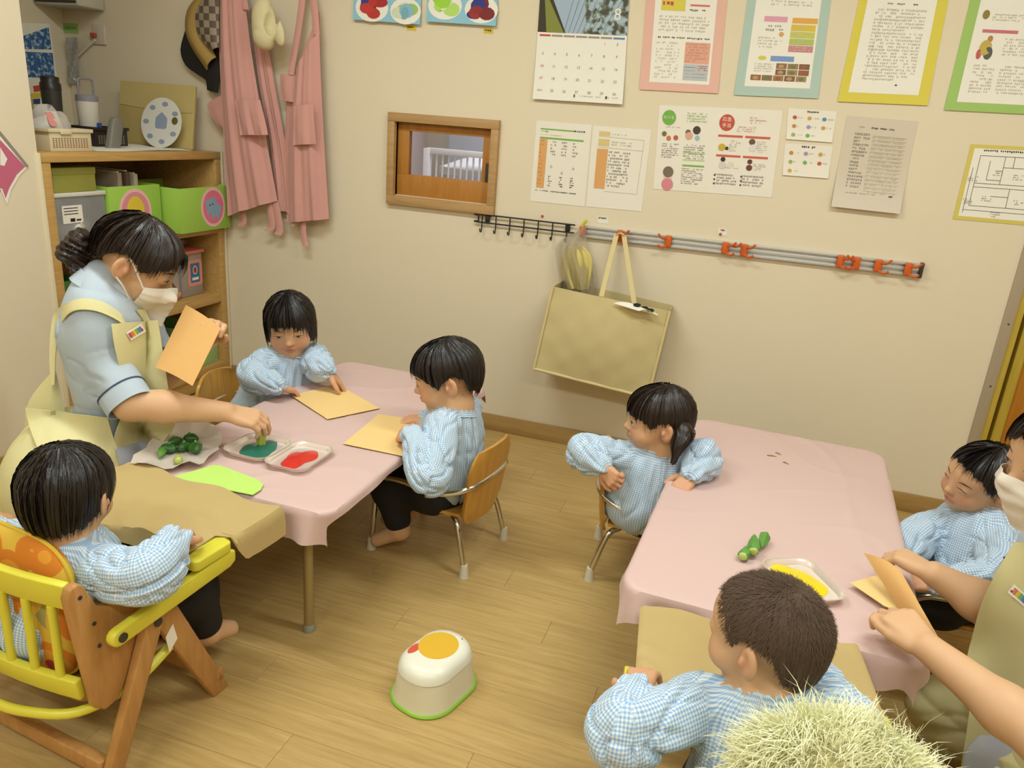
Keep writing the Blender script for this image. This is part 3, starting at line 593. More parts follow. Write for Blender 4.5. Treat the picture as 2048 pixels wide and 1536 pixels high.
wlink('crown', capsheet([(400, -10), (376, 20), (372, 60), (385, 95), (415, 140)], [(425, -10), (420, 30), (412, 60), (420, 90), (432, 115)], -.055, .03).mesh('m'), mat('cap_tan', 'a88a4c', .8), t)
wlink('lining', capsheet([(405, 0), (392, 30), (398, 70), (425, 100)], [(440, -10), (438, 30), (438, 60), (438, 95)], -.085, .012).mesh('m'), M_plaid, t)
hat_t = thing('cream_hat', 'cream cotton bucket hat hanging over the pink aprons', 'hat', (.25, -.1, 1.45))
M_hat = mat('hat_cream', 'd8cba0', .85, bump=.15, bscale=500)
HAT_AT = (aty(528, 42, -.10), aty(556, 62, -.12), aty(536, 100, -.11))

# ------------------------------------------------------------------ prints on the wall
def wp(px, py): p = aty(px, py, -.002); return np.array([p[0], p[2]])
class Sheet:
    """paper on the wall, corners as pixels TL TR BR BL; prints placed with u (right) and v (down) in 0..1"""
    def __init__(s, name, label, cat, c, m, th=.0015, y=0., curl=0., group=None, rows=2):
        s.c = [wp(*p) for p in c]; ctr = sum(s.c) / 4; s.ctr = ctr; s.th = th; s.y = y; s.curl = curl
        s.t = thing(name, label, cat, (ctr[0], -.0005 - y, ctr[1]), 0, group); s.m = m
        n = 7
        P = [[s.pt(i / (n - 1), j / (n - 1), 0) for i in range(n)] for j in range(n)]
        q = MB(); q.sheet(P, -th); s.o = link('sheet', q.mesh('m'), m, s.t, curl > 0); s.lay = 0; s.mb = {}
    def pt(s, u, v, d):
        a, b, c, e = s.c; p = (a * (1 - u) + b * u) * (1 - v) + (e * (1 - u) + c * u) * v - s.ctr
        return (p[0], -s.th - d - s.curl * max(0, v - .45) ** 2 * 3, p[1])
    def quad(s, u0, v0, u1, v1, m, d=.0009, name='print'):
        q = s.mb.setdefault((name, m.name), (MB(), m))[0]; n = 5 if s.curl else 1
        q.grid([[s.pt(u0 + (u1 - u0) * i, v0 + (v1 - v0) * j / n, d) for i in (0, 1)] for j in range(n + 1)])
    def disc(s, u, v, ru, rv, m, d=.0012, name='print', n=20):
        q = s.mb.setdefault((name, m.name), (MB(), m))[0]
        q.add([s.pt(u, v, d)] + [s.pt(u + ru * math.cos(2 * PI * k / n), v + rv * math.sin(2 * PI * k / n), d) for k in range(n)], [(0, 1 + (k + 1) % n, 1 + k) for k in range(n)])
    def line(s, u0, v0, u1, v1, w, m, d=.0011):
        q = s.mb.setdefault(('print', m.name), (MB(), m))[0]; a = np.array([u0, v0]); b = np.array([u1, v1]); t = b - a; nrm = np.array([-t[1], t[0]]) / (np.linalg.norm(t) + 1e-9) * w / 2
        q.add([s.pt(*(a + nrm), d), s.pt(*(b + nrm), d), s.pt(*(b - nrm), d), s.pt(*(a - nrm), d)], [(0, 1, 2, 3)])
    def text(s, u0, v0, u1, v1, lines, m, fill=.8, dens=.75):
        """rows of small unreadable characters, as in the photograph"""
        dv = (v1 - v0) / lines; W = np.linalg.norm(s.c[1] - s.c[0]); H = np.linalg.norm(s.c[3] - s.c[0]); cw = dv * H * .62 / W
        for i in range(lines):
            u = u0; end = u1 - (u1 - u0) * random.choice((0, 0, 0, .1, .35)) * (1 if lines > 1 else 0); vv = v0 + i * dv
            while u + cw < end:
                if random.random() < dens:
                    h = dv * random.uniform(.35, .62); o = dv * random.uniform(0, .12); s.quad(u, vv + o, u + cw * fill * random.uniform(.6, 1), vv + o + h, m, .0013)
                u += cw
    def letter(s, txt, u, v, size, m, name='lettering'):
        me = text_mesh(txt, size); p = s.pt(u, v, .0018); a, b, c, e = s.c; t = (b - a) / np.linalg.norm(b - a); w = (a - e) / np.linalg.norm(a - e)
        M = Matrix(((t[0], w[0], 0, p[0]), (0, 0, -1, p[1]), (t[1], w[1], 0, p[2]), (0, 0, 0, 1))); me.transform(M); return link(name, me, m, s.t, False)
    def done(s):
        for (nm, _), (q, m) in s.mb.items(): o = link(nm, q.mesh('m', recalc=False), m, s.t, False); o['kind'] = 'stuff'
INK = mat('ink_grey', '978e84', .7); INKD = mat('ink_dark', '4a443e', .7); RED = mat('ink_red', 'c4483a', .6); GRN = mat('ink_green', '74ad48', .6); ORG = mat('ink_orange', 'd9a061', .6); INKL = mat('ink_light', 'c2b7a6', .7)
def P(c): return mat('ink_' + c, c, .65)
# children's paintings
M_sky = mat('painting_blue', '8fc1d4', .75, var=.06, vscale=20)
def painting(label, c, discs, lab):
    s = Sheet('childrens_painting', label, 'painting', c, M_sky, .001, .004, .012, 'paintings on the wall'); 
    for (u, v, r, col) in discs:
        s.disc(u, v, r * 1.02, r * .9, M_paper, .0006)
    for (u, v, r, col) in discs:
        for k in range(9): s.disc(u + random.uniform(-.5, .5) * r, v + random.uniform(-.5, .5) * r * .8, r * random.uniform(.25, .55), r * random.uniform(.25, .5), P(col[k % len(col)]), .0009 + k * .00012, n=11)
    s.done()
painting('child\'s blue painting with red grape blots, nearest the aprons', [(708, -95), (845, -90), (843, 50), (709, 40)], [(.28, .80, .24, ['b5342c', 'a8282a', '3c3a7c', 'c03a34']), (.78, .82, .22, ['74a8b8', 'cfd6b8', '9cc25c', '86b6c4']), (.3, .3, .2, ['9cc25c', '74a8b8'])], None)
painting('child\'s blue painting with lime and dark red blots, beside the calendar', [(858, -90), (1000, -85), (994, 53), (855, 44)], [(.26, .74, .24, ['9cd03c', '84c43a', 'b2d86c', 'dfe4c8']), (.78, .77, .23, ['8c2a26', '9c2c2a', '2e3480', '7a2422']), (.7, .3, .2, ['9cd03c', '2e3480'])], None)
for i, (x0, y0) in enumerate(((813, 50), (967, 56))):
    s = Sheet('name_tag', ['yellow name tag under the grape painting', 'yellow name tag under the lime painting'][i], 'tag', [(x0, y0), (x0 + 19, y0 + 1), (x0 + 19, y0 + 11), (x0, y0 + 10)], P('d9ba28'), .0008, 0, 0, 'yellow name tags'); s.text(.12, .2, .9, .85, 1, INKD, .8, 1.); s.done()
# calendar
s = Sheet('wall_calendar', 'wall calendar with a tree photo above a white month page', 'calendar', [(1083, -40), (1261, -34), (1246, 209), (1067, 198)], M_paper, .004, .001, .01)
M_cal = bpy.data.materials.new('tree_photo'); M_cal.use_nodes = True; nt = M_cal.node_tree; tc = nt.nodes.new('ShaderNodeTexCoord'); n = nt.nodes.new('ShaderNodeTexNoise'); n.inputs['Scale'].default_value = 45; n.inputs['Detail'].default_value = 8; rp = nt.nodes.new('ShaderNodeValToRGB'); e = rp.color_ramp.elements; e[0].color = lin('3c3a2c'); e[0].position = .42; e[1].color = lin('a3b6c6'); e[1].position = .56; k = e.new(.47); k.color = lin('68704a')
nt.links.new(tc.outputs['Object'], n.inputs[0]); nt.links.new(n.outputs[0], rp.inputs[0]); nt.links.new(rp.outputs[0], nt.nodes['Principled BSDF'].inputs['Base Color'])
vt = .425
s.quad(.0, 0, 1, vt, mat('photo_sky', '9fb2c4', .5), .0004, 'photo'); s.quad(.52, 0, 1, vt, M_cal, .0006, 'photo')
q = s.mb.setdefault(('photo', 'p1'), (MB(), P('3a3424')))[0]; q.add([s.pt(0, 0, .0008), s.pt(.06, 0, .0008), s.pt(.32, vt, .0008), s.pt(0, vt, .0008)], [(0, 1, 2, 3)])
q = s.mb.setdefault(('photo', 'p2'), (MB(), P('83863a')))[0]; q.add([s.pt(.05, .1, .001), s.pt(.07, .1, .001), s.pt(.30, vt, .001), s.pt(.10, vt, .001)], [(0, 1, 2, 3)])
for i in range(9): a = .3 + .05 * i; s.line(a, vt, a + .1 + .02 * i, .1, .004, P('5a5c5c'), .0009)
for i in range(7): s.quad(.025 + i * .138, vt + .018, .025 + i * .138 + .125, vt + .034, [RED, INK, INK, INK, INK, INK, P('5a86b4')][i], .0004)
for r in range(5):
    for c in range(7):
        dnum = r * 7 + c - 4
        if 1 <= dnum <= 30 and not (r == 4 and c == 0 and False):
            s.letter(('24/31' if dnum == 24 else str(dnum)), .075 + c * .138, vt + .075 + r * .105, .013 if dnum != 24 else .009, RED if c == 0 else INK, 'date')
s.letter('8', .885, .26, .055, M_paper, 'month_number'); s.quad(.46, .94, .475, .965, INKD); s.text(.52, .945, .78, .965, 1, INKL); s.quad(.81, .94, .83, .965, INKD); s.text(.84, .945, .97, .965, 1, INKL); s.done()
# four notices in coloured frames
def framed(label, c, ci, col):
    s = Sheet('framed_notice', label, 'notice', c, mat('frame_' + col, col, .7), .0016, 0, .003, 'notices in coloured card frames')
    a = [wp(*p) for p in ci]; return s, a
def inner(s, u0, v0, u1, v1): s.quad(u0, v0, u1, v1, M_paper, .0005, 'inner_sheet'); 
s, _ = framed('printed notice in a pink card frame beside the calendar', [(1296, -60), (1460, -52), (1436, 187), (1279, 179)], [], 'e2b3a2'); inner(s, .12, .03, .88, .93)
s.quad(.20, .17, .50, .32, P('d6c850')); s.text(.22, .19, .48, .30, 2, RED); s.quad(.56, .26, .80, .275, P('d46c6a')); s.text(.56, .30, .76, .325, 1, INKD)
s.text(.19, .36, .84, .50, 5, INKL); s.text(.19, .535, .84, .56, 1, INKD); s.text(.18, .58, .50, .90, 12, INKL, .7, .6); s.quad(.54, .575, .85, .755, P('dfa48c')); s.text(.56, .585, .84, .75, 7, P('c88a78')); s.quad(.54, .76, .85, .90, P('b9bcbc')); s.quad(.55, .77, .69, .83, P('566a5a')); s.quad(.56, .84, .63, .875, P('a4824c')); s.quad(.65, .84, .82, .89, P('7c8460')); s.text(.71, .77, .84, .82, 3, RED); s.done()
s, _ = framed('printed notice with food photos in a pale blue card frame', [(1502, -52), (1668, -45), (1636, 197), (1468, 190)], [], 'afc4b8'); inner(s, .11, .03, .89, .92)
s.text(.30, .20, .8, .25, 2, INKL); s.quad(.24, .33, .52, .375, P('dc9cb0')); s.quad(.58, .335, .88, .38, P('e0a64c'))
for i, col in enumerate(('d8bd3c', 'c4c45c', 'b0bc60', 'c8808a')): s.quad(.575, .39 + i * .058, .865, .443 + i * .058, P(col)); s.text(.60, .40 + i * .058, .85, .44 + i * .058, 2, INKL)
s.text(.22, .40, .50, .46, 2, INK); s.disc(.47, .475, .03, .02, ORG); s.text(.20, .50, .52, .60, 4, INKL); s.quad(.38, .655, .66, .70, P('7c96c8')); s.disc(.28, .675, .05, .018, P('d4c850')); s.text(.2, .72, .44, .80, 4, INKL)
for r in range(3):
    for cc in range(3 if r < 2 else 5):
        u = (.46 if r < 2 else .17) + cc * .135; s.quad(u, .715 + r * .052, u + .125, .762 + r * .052, P(['8c6a50', '9c7a54', '7c5c44', 'a4845c', '906440'][(r * 2 + cc) % 5])); s.disc(u + .06, .74 + r * .052, .035, .015, P(['b89460', '6c7a48', 'a05a40'][cc % 3]))
s.done()
s, _ = framed('plain text notice in a bright yellow card frame', [(1728, -48), (1905, -40), (1855, 211), (1675, 203)], [], 'd8c94e'); inner(s, .10, .03, .88, .92)
s.text(.30, .195, .70, .215, 1, INKD, .8, .8); s.text(.22, .24, .80, .82, 22, INKL, .8, .75); s.quad(.60, .84, .625, .852, INKD); s.line(.30, .24, .24, .80, .004, INKL); s.done()
s, _ = framed('printed notice in a light green card frame at the corner by the door', [(1950, -40), (2130, -32), (2066, 229), (1888, 220)], [], '9fc068'); inner(s, .12, .12, .88, .93)
s.quad(.22, .36, .62, .385, P('c86c7c')); s.disc(.22, .25, .04, .035, P('8c7a3c')); s.text(.30, .24, .8, .30, 3, INKL); s.disc(.30, .50, .07, .06, P('c0a850')); s.disc(.24, .55, .03, .04, P('c05c5c')); s.disc(.33, .43, .03, .025, P('b4804c')); s.disc(.34, .54, .05, .05, P('5a5a58')); s.text(.5, .42, .84, .56, 6, INKL); s.text(.22, .63, .48, .86, 9, INKL); s.text(.52, .63, .84, .86, 9, INKL); s.done()
# row of white prints under the calendar
LAM = mat('laminated_paper', 'e8e1d2', .35)
s = Sheet('timetable_sheet', 'white timetable sheet with green lines and an orange column', 'notice', [(1073, 241), (1184, 250), (1169, 413), (1060, 402)], LAM, .001)
s.quad(.09, .085, .72, .10, GRN); 
for i, c in enumerate(('c4483a', '5aa05a', '4a7aa8', 'b05a90', '3a3a40')): s.quad(.70 + i * .04, .083, .73 + i * .04, .10, P(c))
s.text(.10, .115, .24, .135, 1, INKD); s.text(.10, .155, .5, .17, 1, P('c8bc60')); s.quad(.09, .19, .88, .21, GRN); s.quad(.09, .215, .23, .82, ORG); s.text(.10, .22, .22, .80, 12, P('c98f52'))
for cc in range(3): s.text(.30 + cc * .2, .23, .43 + cc * .2, .42, 5, INK); s.text(.32 + cc * .2, .46, .38 + cc * .2, .66, 3, INKL, .8, .6); s.text(.30 + cc * .2, .66, .38 + cc * .2, .80, 5, INKD)
s.text(.08, .845, .85, .87, 1, INKD); s.done()
s = Sheet('menu_sheet', 'white printed sheet with an orange left column beside the timetable', 'notice', [(1186, 251), (1303, 260), (1283, 423), (1172, 413)], LAM, .001)
s.quad(.12, .06, .31, .11, P('d8bf7c')); s.text(.33, .08, .6, .10, 1, P('9cbcb4')); s.quad(.12, .15, .31, .235, P('d8bf7c')); s.text(.35, .17, .75, .23, 2, INKL); s.quad(.11, .27, .30, .76, ORG); s.text(.32, .29, .72, .74, 12, INK, .8, .7); s.line(.9, .12, .88, .78, .005, INKL); s.line(.12, .12, .9, .13, .004, INKL); s.line(.12, .25, .9, .26, .004, INKL); s.line(.3, .79, .88, .79, .004, INKL); s.done()
s = Sheet('first_aid_poster', 'double white first aid poster with a green and a red circle', 'poster', [(1319, 210), (1566, 221), (1543, 395), (1306, 378)], LAM, .001)
s.disc(.09, .14, .058, .088, GRN); s.letter('たべる', .09, .14, .013, M_paper); s.text(.24, .07, .42, .19, 4, P('a8bc84')); s.text(.06, .24, .2, .26, 1, INKL)
for u, v, r, c in ((.06, .33, .02, '7c6a40'), (.10, .38, .02, 'c8764c'), (.16, .37, .02, 'b8604c'), (.27, .34, .03, 'd8a48c'), (.33, .27, .032, '4a3c30'), (.34, .36, .02, '9cb4c0'), (.26, .30, .022, '7a6048'), (.12, .78, .045, '7a6a58'), (.12, .84, .035, 'e0c0ac'), (.12, .93, .05, 'd4848c')): s.disc(u, v, r, r * 1.5, P(c), .0012 + r * .01)
s.text(.05, .44, .2, .62, 7, INK); s.text(.235, .44, .42, .62, 7, INK); s.quad(.235, .53, .42, .545, P('b8cc8c')); s.quad(.235, .68, .42, .70, GRN); s.text(.235, .72, .42, .92, 8, INK); s.quad(.235, .615, .42, .63, P('b8cc8c'))
s.disc(.57, .165, .062, .095, P('c4503a')); s.letter('応急', .57, .13, .016, M_paper); s.letter('手当', .57, .20, .016, M_paper); s.text(.75, .09, .92, .17, 3, P('d49484')); s.text(.66, .20, .82, .27, 3, P('d0a490'))
for u in (.51, .73): s.quad(u, .305, u + .20, .33, P('cf5c48')); s.quad(u, .535, u + .20, .56, P('cf5c48')); s.text(u + .10, .36, u + .2, .50, 6, INKL); s.text(u + .09, .62, u + .2, .70, 4, INKL); s.text(u + .01, .76, u + .2, .90, 4, INK); [s.disc(u + .005, .78 + .05 * i, .008, .012, INKD) for i in range(3)]
for u, v, r, c in ((.55, .45, .03, 'c8a840'), (.59, .46, .015, '3a3430'), (.79, .37, .025, '6a5044'), (.80, .44, .03, 'ddd6d0'), (.57, .59, .02, '3c342e'), (.57, .66, .03, 'd4c8c4'), (.79, .60, .02, '5a3c34'), (.79, .67, .025, '6a4038')): s.disc(u, v, r, r * 1.4, P(c), .0012 + r * .01)
s.done()
for i, (c, lab, cols) in enumerate((([(1577, 216), (1674, 223), (1664, 285), (1572, 278)], 'small white card of coloured food pictures, above its twin card', 8), ([(1570, 287), (1666, 292), (1656, 357), (1565, 350)], 'small white card of coloured food pictures, below its twin card', 7))):
    s = Sheet('picture_card', lab, 'card', c, LAM, .0008, 0, .004, 'small food picture cards'); s.letter(['あさのおやつ', 'ごごのおやつ'][i] if False else '', .5, .1, .01, INKD) if False else s.text(.36, .04, .66, .14, 1, INKD, .8, .9)
    for k in range(cols): u, v = .15 + (k % 3) * .31, .28 + (k // 3) * .28; s.disc(u, v, .045, .06, P(['c05a44', 'd0a040', '5a8cb8', 'c88440', '9c90c0', 'c4a03c', '9cb060', '6cac50'][(k + i * 3) % 8])); s.text(u + .07, v - .03, u + .2, v + .05, 1, INKL)
    s.done()
s = Sheet('laminated_schedule', 'grey laminated text schedule with curled corner under the yellow frame', 'notice', [(1694, 231), (1836, 243), (1798, 427), (1662, 412)], mat('lam_grey', 'd2c4b0', .3), .0012, 0, .02)
s.text(.20, .10, .30, .12, 1, P('c89488')); s.text(.38, .10, .72, .13, 1, INKD); s.text(.16, .17, .40, .78, 16, INK, .85, .9)
for i in range(15): s.line(.42, .19 + i * .043, .90, .19 + i * .043, .006, INKL); s.text(.42, .195 + i * .043, .9, .225 + i * .043, 1, P('c4b49c'))
s.text(.16, .82, .6, .84, 1, INK); s.quad(.80, .82, .85, .835, INKD); s.done()
s = Sheet('floor_plan', 'yellow bordered floor plan notice near the door', 'notice', [(1942, 288), (2100, 296), (2066, 452), (1905, 438)], P('d2c060'), .0012); s.quad(.06, .05, .96, .95, M_paper, .0004, 'inner_sheet'); s.text(.16, .06, .95, .10, 1, M_eye, .8, .95)
for a in ((.16, .14, .16, .80), (.16, .14, .9, .14), (.16, .80, .9, .80), (.9, .14, .9, .8), (.48, .14, .48, .5), (.16, .5, .9, .5), (.16, .55, .9, .55), (.6, .14, .6, .28), (.75, .14, .75, .28), (.48, .28, .9, .28), (.3, .2, .3, .45), (.3, .45, .48, .45), (.62, .55, .62, .8), (.4, .66, .62, .66), (.1, .3, .1, .9), (.1, .86, .9, .86)): s.line(*a, .006, INKD)
for u, v in ((.42, .36), (.68, .4), (.35, .7), (.75, .72), (.5, .9), (.12, .45), (.12, .75)): s.text(u - .05, v - .04, u + .08, v + .04, 3, INK)
s.done()
# little labels over the rail
for i, (x0, y0, w) in enumerate(((1195, 432, 22), (1436, 456, 18))):
    s = Sheet('rail_label', ['tiny paper label over the tote bag hook', 'tiny paper label over the double orange hook'][i], 'label', [(x0, y0), (x0 + w, y0 + 2), (x0 + w, y0 + 16), (x0, y0 + 14)], LAM, .0006, 0, 0, 'tiny labels over the rail'); s.text(.1, .1, .9, .5, 1, INKD); s.done()
for i, (x, y) in enumerate(((1085, 432), (1441, 468))):
    p = aty(x, y, 0); t = thing('red_pin', ['red push pin in the wall above the black hook rail', 'red push pin in the wall below a rail label'][i], 'pin', (p[0], 0, p[2]), 0, 'red push pins'); q = MB(); q.lathe([(.0045, 0), (.005, .004), (.003, .007)], 10, Matrix.Rotation(PI / 2, 4, 'X')); link('head', q.mesh('m'), RED, t)
# ------------------------------------------------------------------ black hook rail
p0, p1 = aty(958, 428, -.015), aty(1150, 455, -.015); zt = (p0[2] + p1[2]) / 2 + .004
t = thing('hook_rail', 'black wire hook rail screwed to the wall below the small window', 'hook rail', (p0[0], 0, zt)); L = p1[0] - p0[0]
q = MB(); q.tube(spline([(L, -.015, 0), (.01, -.015, 0), (0, -.015, -.006), (0, -.015, -.024), (.01, -.015, -.03), (L, -.015, -.03)], 4), .003, 8); link('wire_frame', q.mesh('m'), M_black, t)
for i in range(8):
    x = .016 + i * .058
    if x > L: break
    q = MB(); q.tube(spline([(x, -.018, 0), (x, -.018, -.045), (x, -.022, -.066), (x, -.036, -.062), (x, -.038, -.052)], 4), .0026, 7); link('hook', q.mesh('m'), M_black, t)
for x in (.035, L - .03):
    q = MB(); q.box((x - .009, -.014, -.028), (x + .009, 0, -.002)); link('bracket', q.mesh('m', .003), M_black, t)
# aluminium rail with orange clip hooks
p0, p1 = aty(1160, 462, -.01), aty(1838, 540, -.01); zr = (p0[2] + p1[2]) / 2; xr0, xr1 = p0[0], p1[0]
t = thing('aluminium_rail', 'long aluminium wall rail carrying orange hooks', 'rail', (xr0, 0, zr)); L = xr1 - xr0
q = MB(); q.box((0, -.006, -.022), (L, 0, .022)); q.box((0, -.016, .013), (L, -.006, .022)); q.box((0, -.016, -.022), (L, -.006, -.013)); q.box((0, -.011, -.006), (L, -.006, .006)); link('profile', q.mesh('m', .001), M_alu, t)
q = MB(); q.box((L, -.02, -.026), (L + .012, 0, .026)); link('end_cap', q.mesh('m', .003), M_dark, t)
M_or = mat('orange_plastic', 'cf5d1e', .4)
def orange_hook(px, label, flip=1, dbl=False):
    p = aty(px, 460 + (px - 1160) * .115 + 6, -.016); t = thing('orange_hook', label, 'hook', (p[0], -.0165, zr), 0, 'orange rail hooks')
    q = MB(); q.box((-.012, -.010, -.022), (.012, 0, .022)); link('clip_body', q.mesh('m', .004), M_or, t)
    for k in range(2 if dbl else 1):
        o = .018 * k
        q = MB(); q.tube(spline([(flip * (.008 + o), -.008, .010), (flip * (.022 + o), -.022, .012), (flip * (.036 + o), -.028, .026)], 5), .004, 8); link('upper_prong', q.mesh('m'), M_or, t)
    q = MB(); q.tube(spline([(flip * .004, -.008, -.016), (flip * .020, -.018, -.022), (flip * .034, -.022, -.014)], 5), .004, 8); link('lower_prong', q.mesh('m'), M_or, t)
for px, lab, fl_, db in ((1240, 'orange rail hook holding the canvas tote bag', 1, False), (1336, 'orange rail hook beside the tote bag straps', -1, False), (1450, 'orange double rail hook under a paper label', 1, True), (1488, 'single orange rail hook next to the double hook', 1, False), (1680, 'orange rail hook first of a close pair', 1, False), (1712, 'orange rail hook second of a close pair', -1, False), (1755, 'orange rail hook with long upper prong past the pair', 1, False), (1815, 'orange rail hook at the dark end cap', 1, False)):
    orange_hook(px, lab, fl_, db)
t0 = aty(1165, 456, -.02); t = thing('yellow_hook', 'orange and yellow clip hook holding the clear bag', 'hook', (t0[0], -.0165, zr)); q = MB(); q.box((-.010, -.012, -.02), (.010, 0, .02)); link('clip_body', q.mesh('m', .003), M_or, t); q = MB(); q.tube(spline([(0, -.006, .018), (.006, -.01, .035), (.016, -.012, .044)], 4), .006, 8); link('prong', q.mesh('m'), mat('yellow_plastic', 'd8cc3c', .4), t)
# clear bag with yellow cloth
t = thing('clear_bag', 'clear plastic bag with yellow cloth inside hanging beside the tote bag', 'bag', (t0[0], -.05, zr))
def bagshape(pts_l, pts_r, y0, amp, m, nm, th=.0008):
    wlink(nm, cloth_panel(pts_l, pts_r, y0, .009, 2.6, amp, 18, 26, th, ph=.7).mesh('m'), m, t)
M_film = mat('clear_film', 'efe9dc', .12, trans=.85, alpha=.55)
bagshape([(1160, 460), (1112, 490), (1115, 540), (1122, 585)], [(1172, 452), (1176, 500), (1190, 540), (1196, 590)], -.03, .045, M_film, 'film')
bagshape([(1135, 495), (1125, 520), (1122, 548), (1135, 575)], [(1165, 492), (1182, 512), (1184, 545), (1178, 578)], -.035, .022, mat('yellow_cloth', 'd2c070', .8, bump=.4, bscale=120), 'cloth_bundle', .006)
# canvas tote bag: box bag hanging askew (its printed face is left plain)
M_can = mat('canvas', 'c8b684', .85, spec=.15, var=.05, vscale=18, bump=.25, bscale=900); M_can2 = mat('canvas_edge', 'd3c08c', .85)
tb = [aty(1106, 573, -.16), aty(1340, 622, -.12), aty(1296, 795, -.15), aty(1068, 737, -.19)]
t = thing('tote_bag', 'large plain canvas tote bag hanging by its straps from an orange hook', 'tote bag', ((tb[0] + tb[2]) / 2))
def lerp4(c, u, v): return (c[0] * (1 - u) + c[1] * u) * (1 - v) + (c[3] * (1 - u) + c[2] * u) * v
n = 17
front = [[lerp4(tb, i / (n - 1), j / (n - 1)) + np.array([0, -.03 * math.sin(PI * i / (n - 1)) * math.sin(PI * j / (n - 1) * .9 + .2) + .003 * math.sin(i * 1.3) * math.sin(j * 1.1), 0]) for i in range(n)] for j in range(n)]
q = MB(); q.sheet(front, -.002); wlink('front_panel', q.mesh('m'), M_can, t)
bk = [p.copy() for p in tb]
for p in bk: p[1] = -.012
bk = [p + np.array([.0, 0, .0]) for p in bk]
q = MB(); q.sheet([[lerp4(bk, i / 4, j / 4) for i in range(5)] for j in range(5)], .002); wlink('back_panel', q.mesh('m'), M_can, t)
for e in ((1, 2), (3, 0), (2, 3)):
    q = MB(); P4 = [tb[e[0]], tb[e[1]], bk[e[1]], bk[e[0]]]; q.sheet([[lerp4(P4, i / 6, j / 4) for i in range(7)] for j in range(5)], .002); wlink('side_gusset', q.mesh('m'), M_can, t)
    q = MB(); q.tube([tb[e[0]] + np.array([0, -.003, 0]), tb[e[1]] + np.array([0, -.003, 0])], .006, 8); wlink('piping', q.mesh('m'), M_can2, t)
hk = aty(1240, 462, -.05)
for (u, tx) in ((.42, -.012), (.70, .016)):
    a = lerp4(tb, u, 0); top = np.array([hk[0] + tx, -.045, zr + .006]); C = [top * (1 - k / 8) + a * k / 8 for k in range(9)]
    P_ = [[c + np.array([-.009 + .018 * k, 0, 0]) for k in (0, 1)] for c in C]; q = MB(); q.sheet(P_, .003); wlink('strap', q.mesh('m'), M_can2, t)
C = [np.array([hk[0] + tx, -.045, zr + .006 + .006 * math.sin(PI * (tx + .012) / .028)]) for tx in np.linspace(-.014, .018, 7)]; q = MB(); q.sheet([[c + np.array([0, -.009 + .018 * k, 0]) for k in (0, 1)] for c in C], .003); wlink('strap_loop', q.mesh('m'), M_can2, t)
# paper tag hanging out of the bag
tg = [aty(1226, 606, -.165), aty(1300, 613, -.15), aty(1318, 626, -.16), aty(1278, 622, -.185)]
P_ = [[lerp4(tg, i / 8, j / 3) + np.array([0, 0, .008 * math.sin(i * .6)]) for i in range(9)] for j in range(4)]
t = thing('paper_tag', 'white paper tag with black blotches sticking out of the tote bag', 'tag', tg[0]); q = MB(); q.sheet(P_, -.001); wlink('card', q.mesh('m'), M_paper, t)
for u in (.42, .68, .88):
    q = MB(); c = lerp4(tg, u, .45) + np.array([0, -.002, .008 * math.sin(u * 8 * .6) + .003]); q.lathe([(.012, 0), (.012, .0012)], 12, Matrix.Translation(c) @ Matrix.Rotation(.5, 4, 'X') @ Matrix.Diagonal((1.2, .8, 1, 1))); wlink('blotch', q.mesh('m'), M_eye, t)
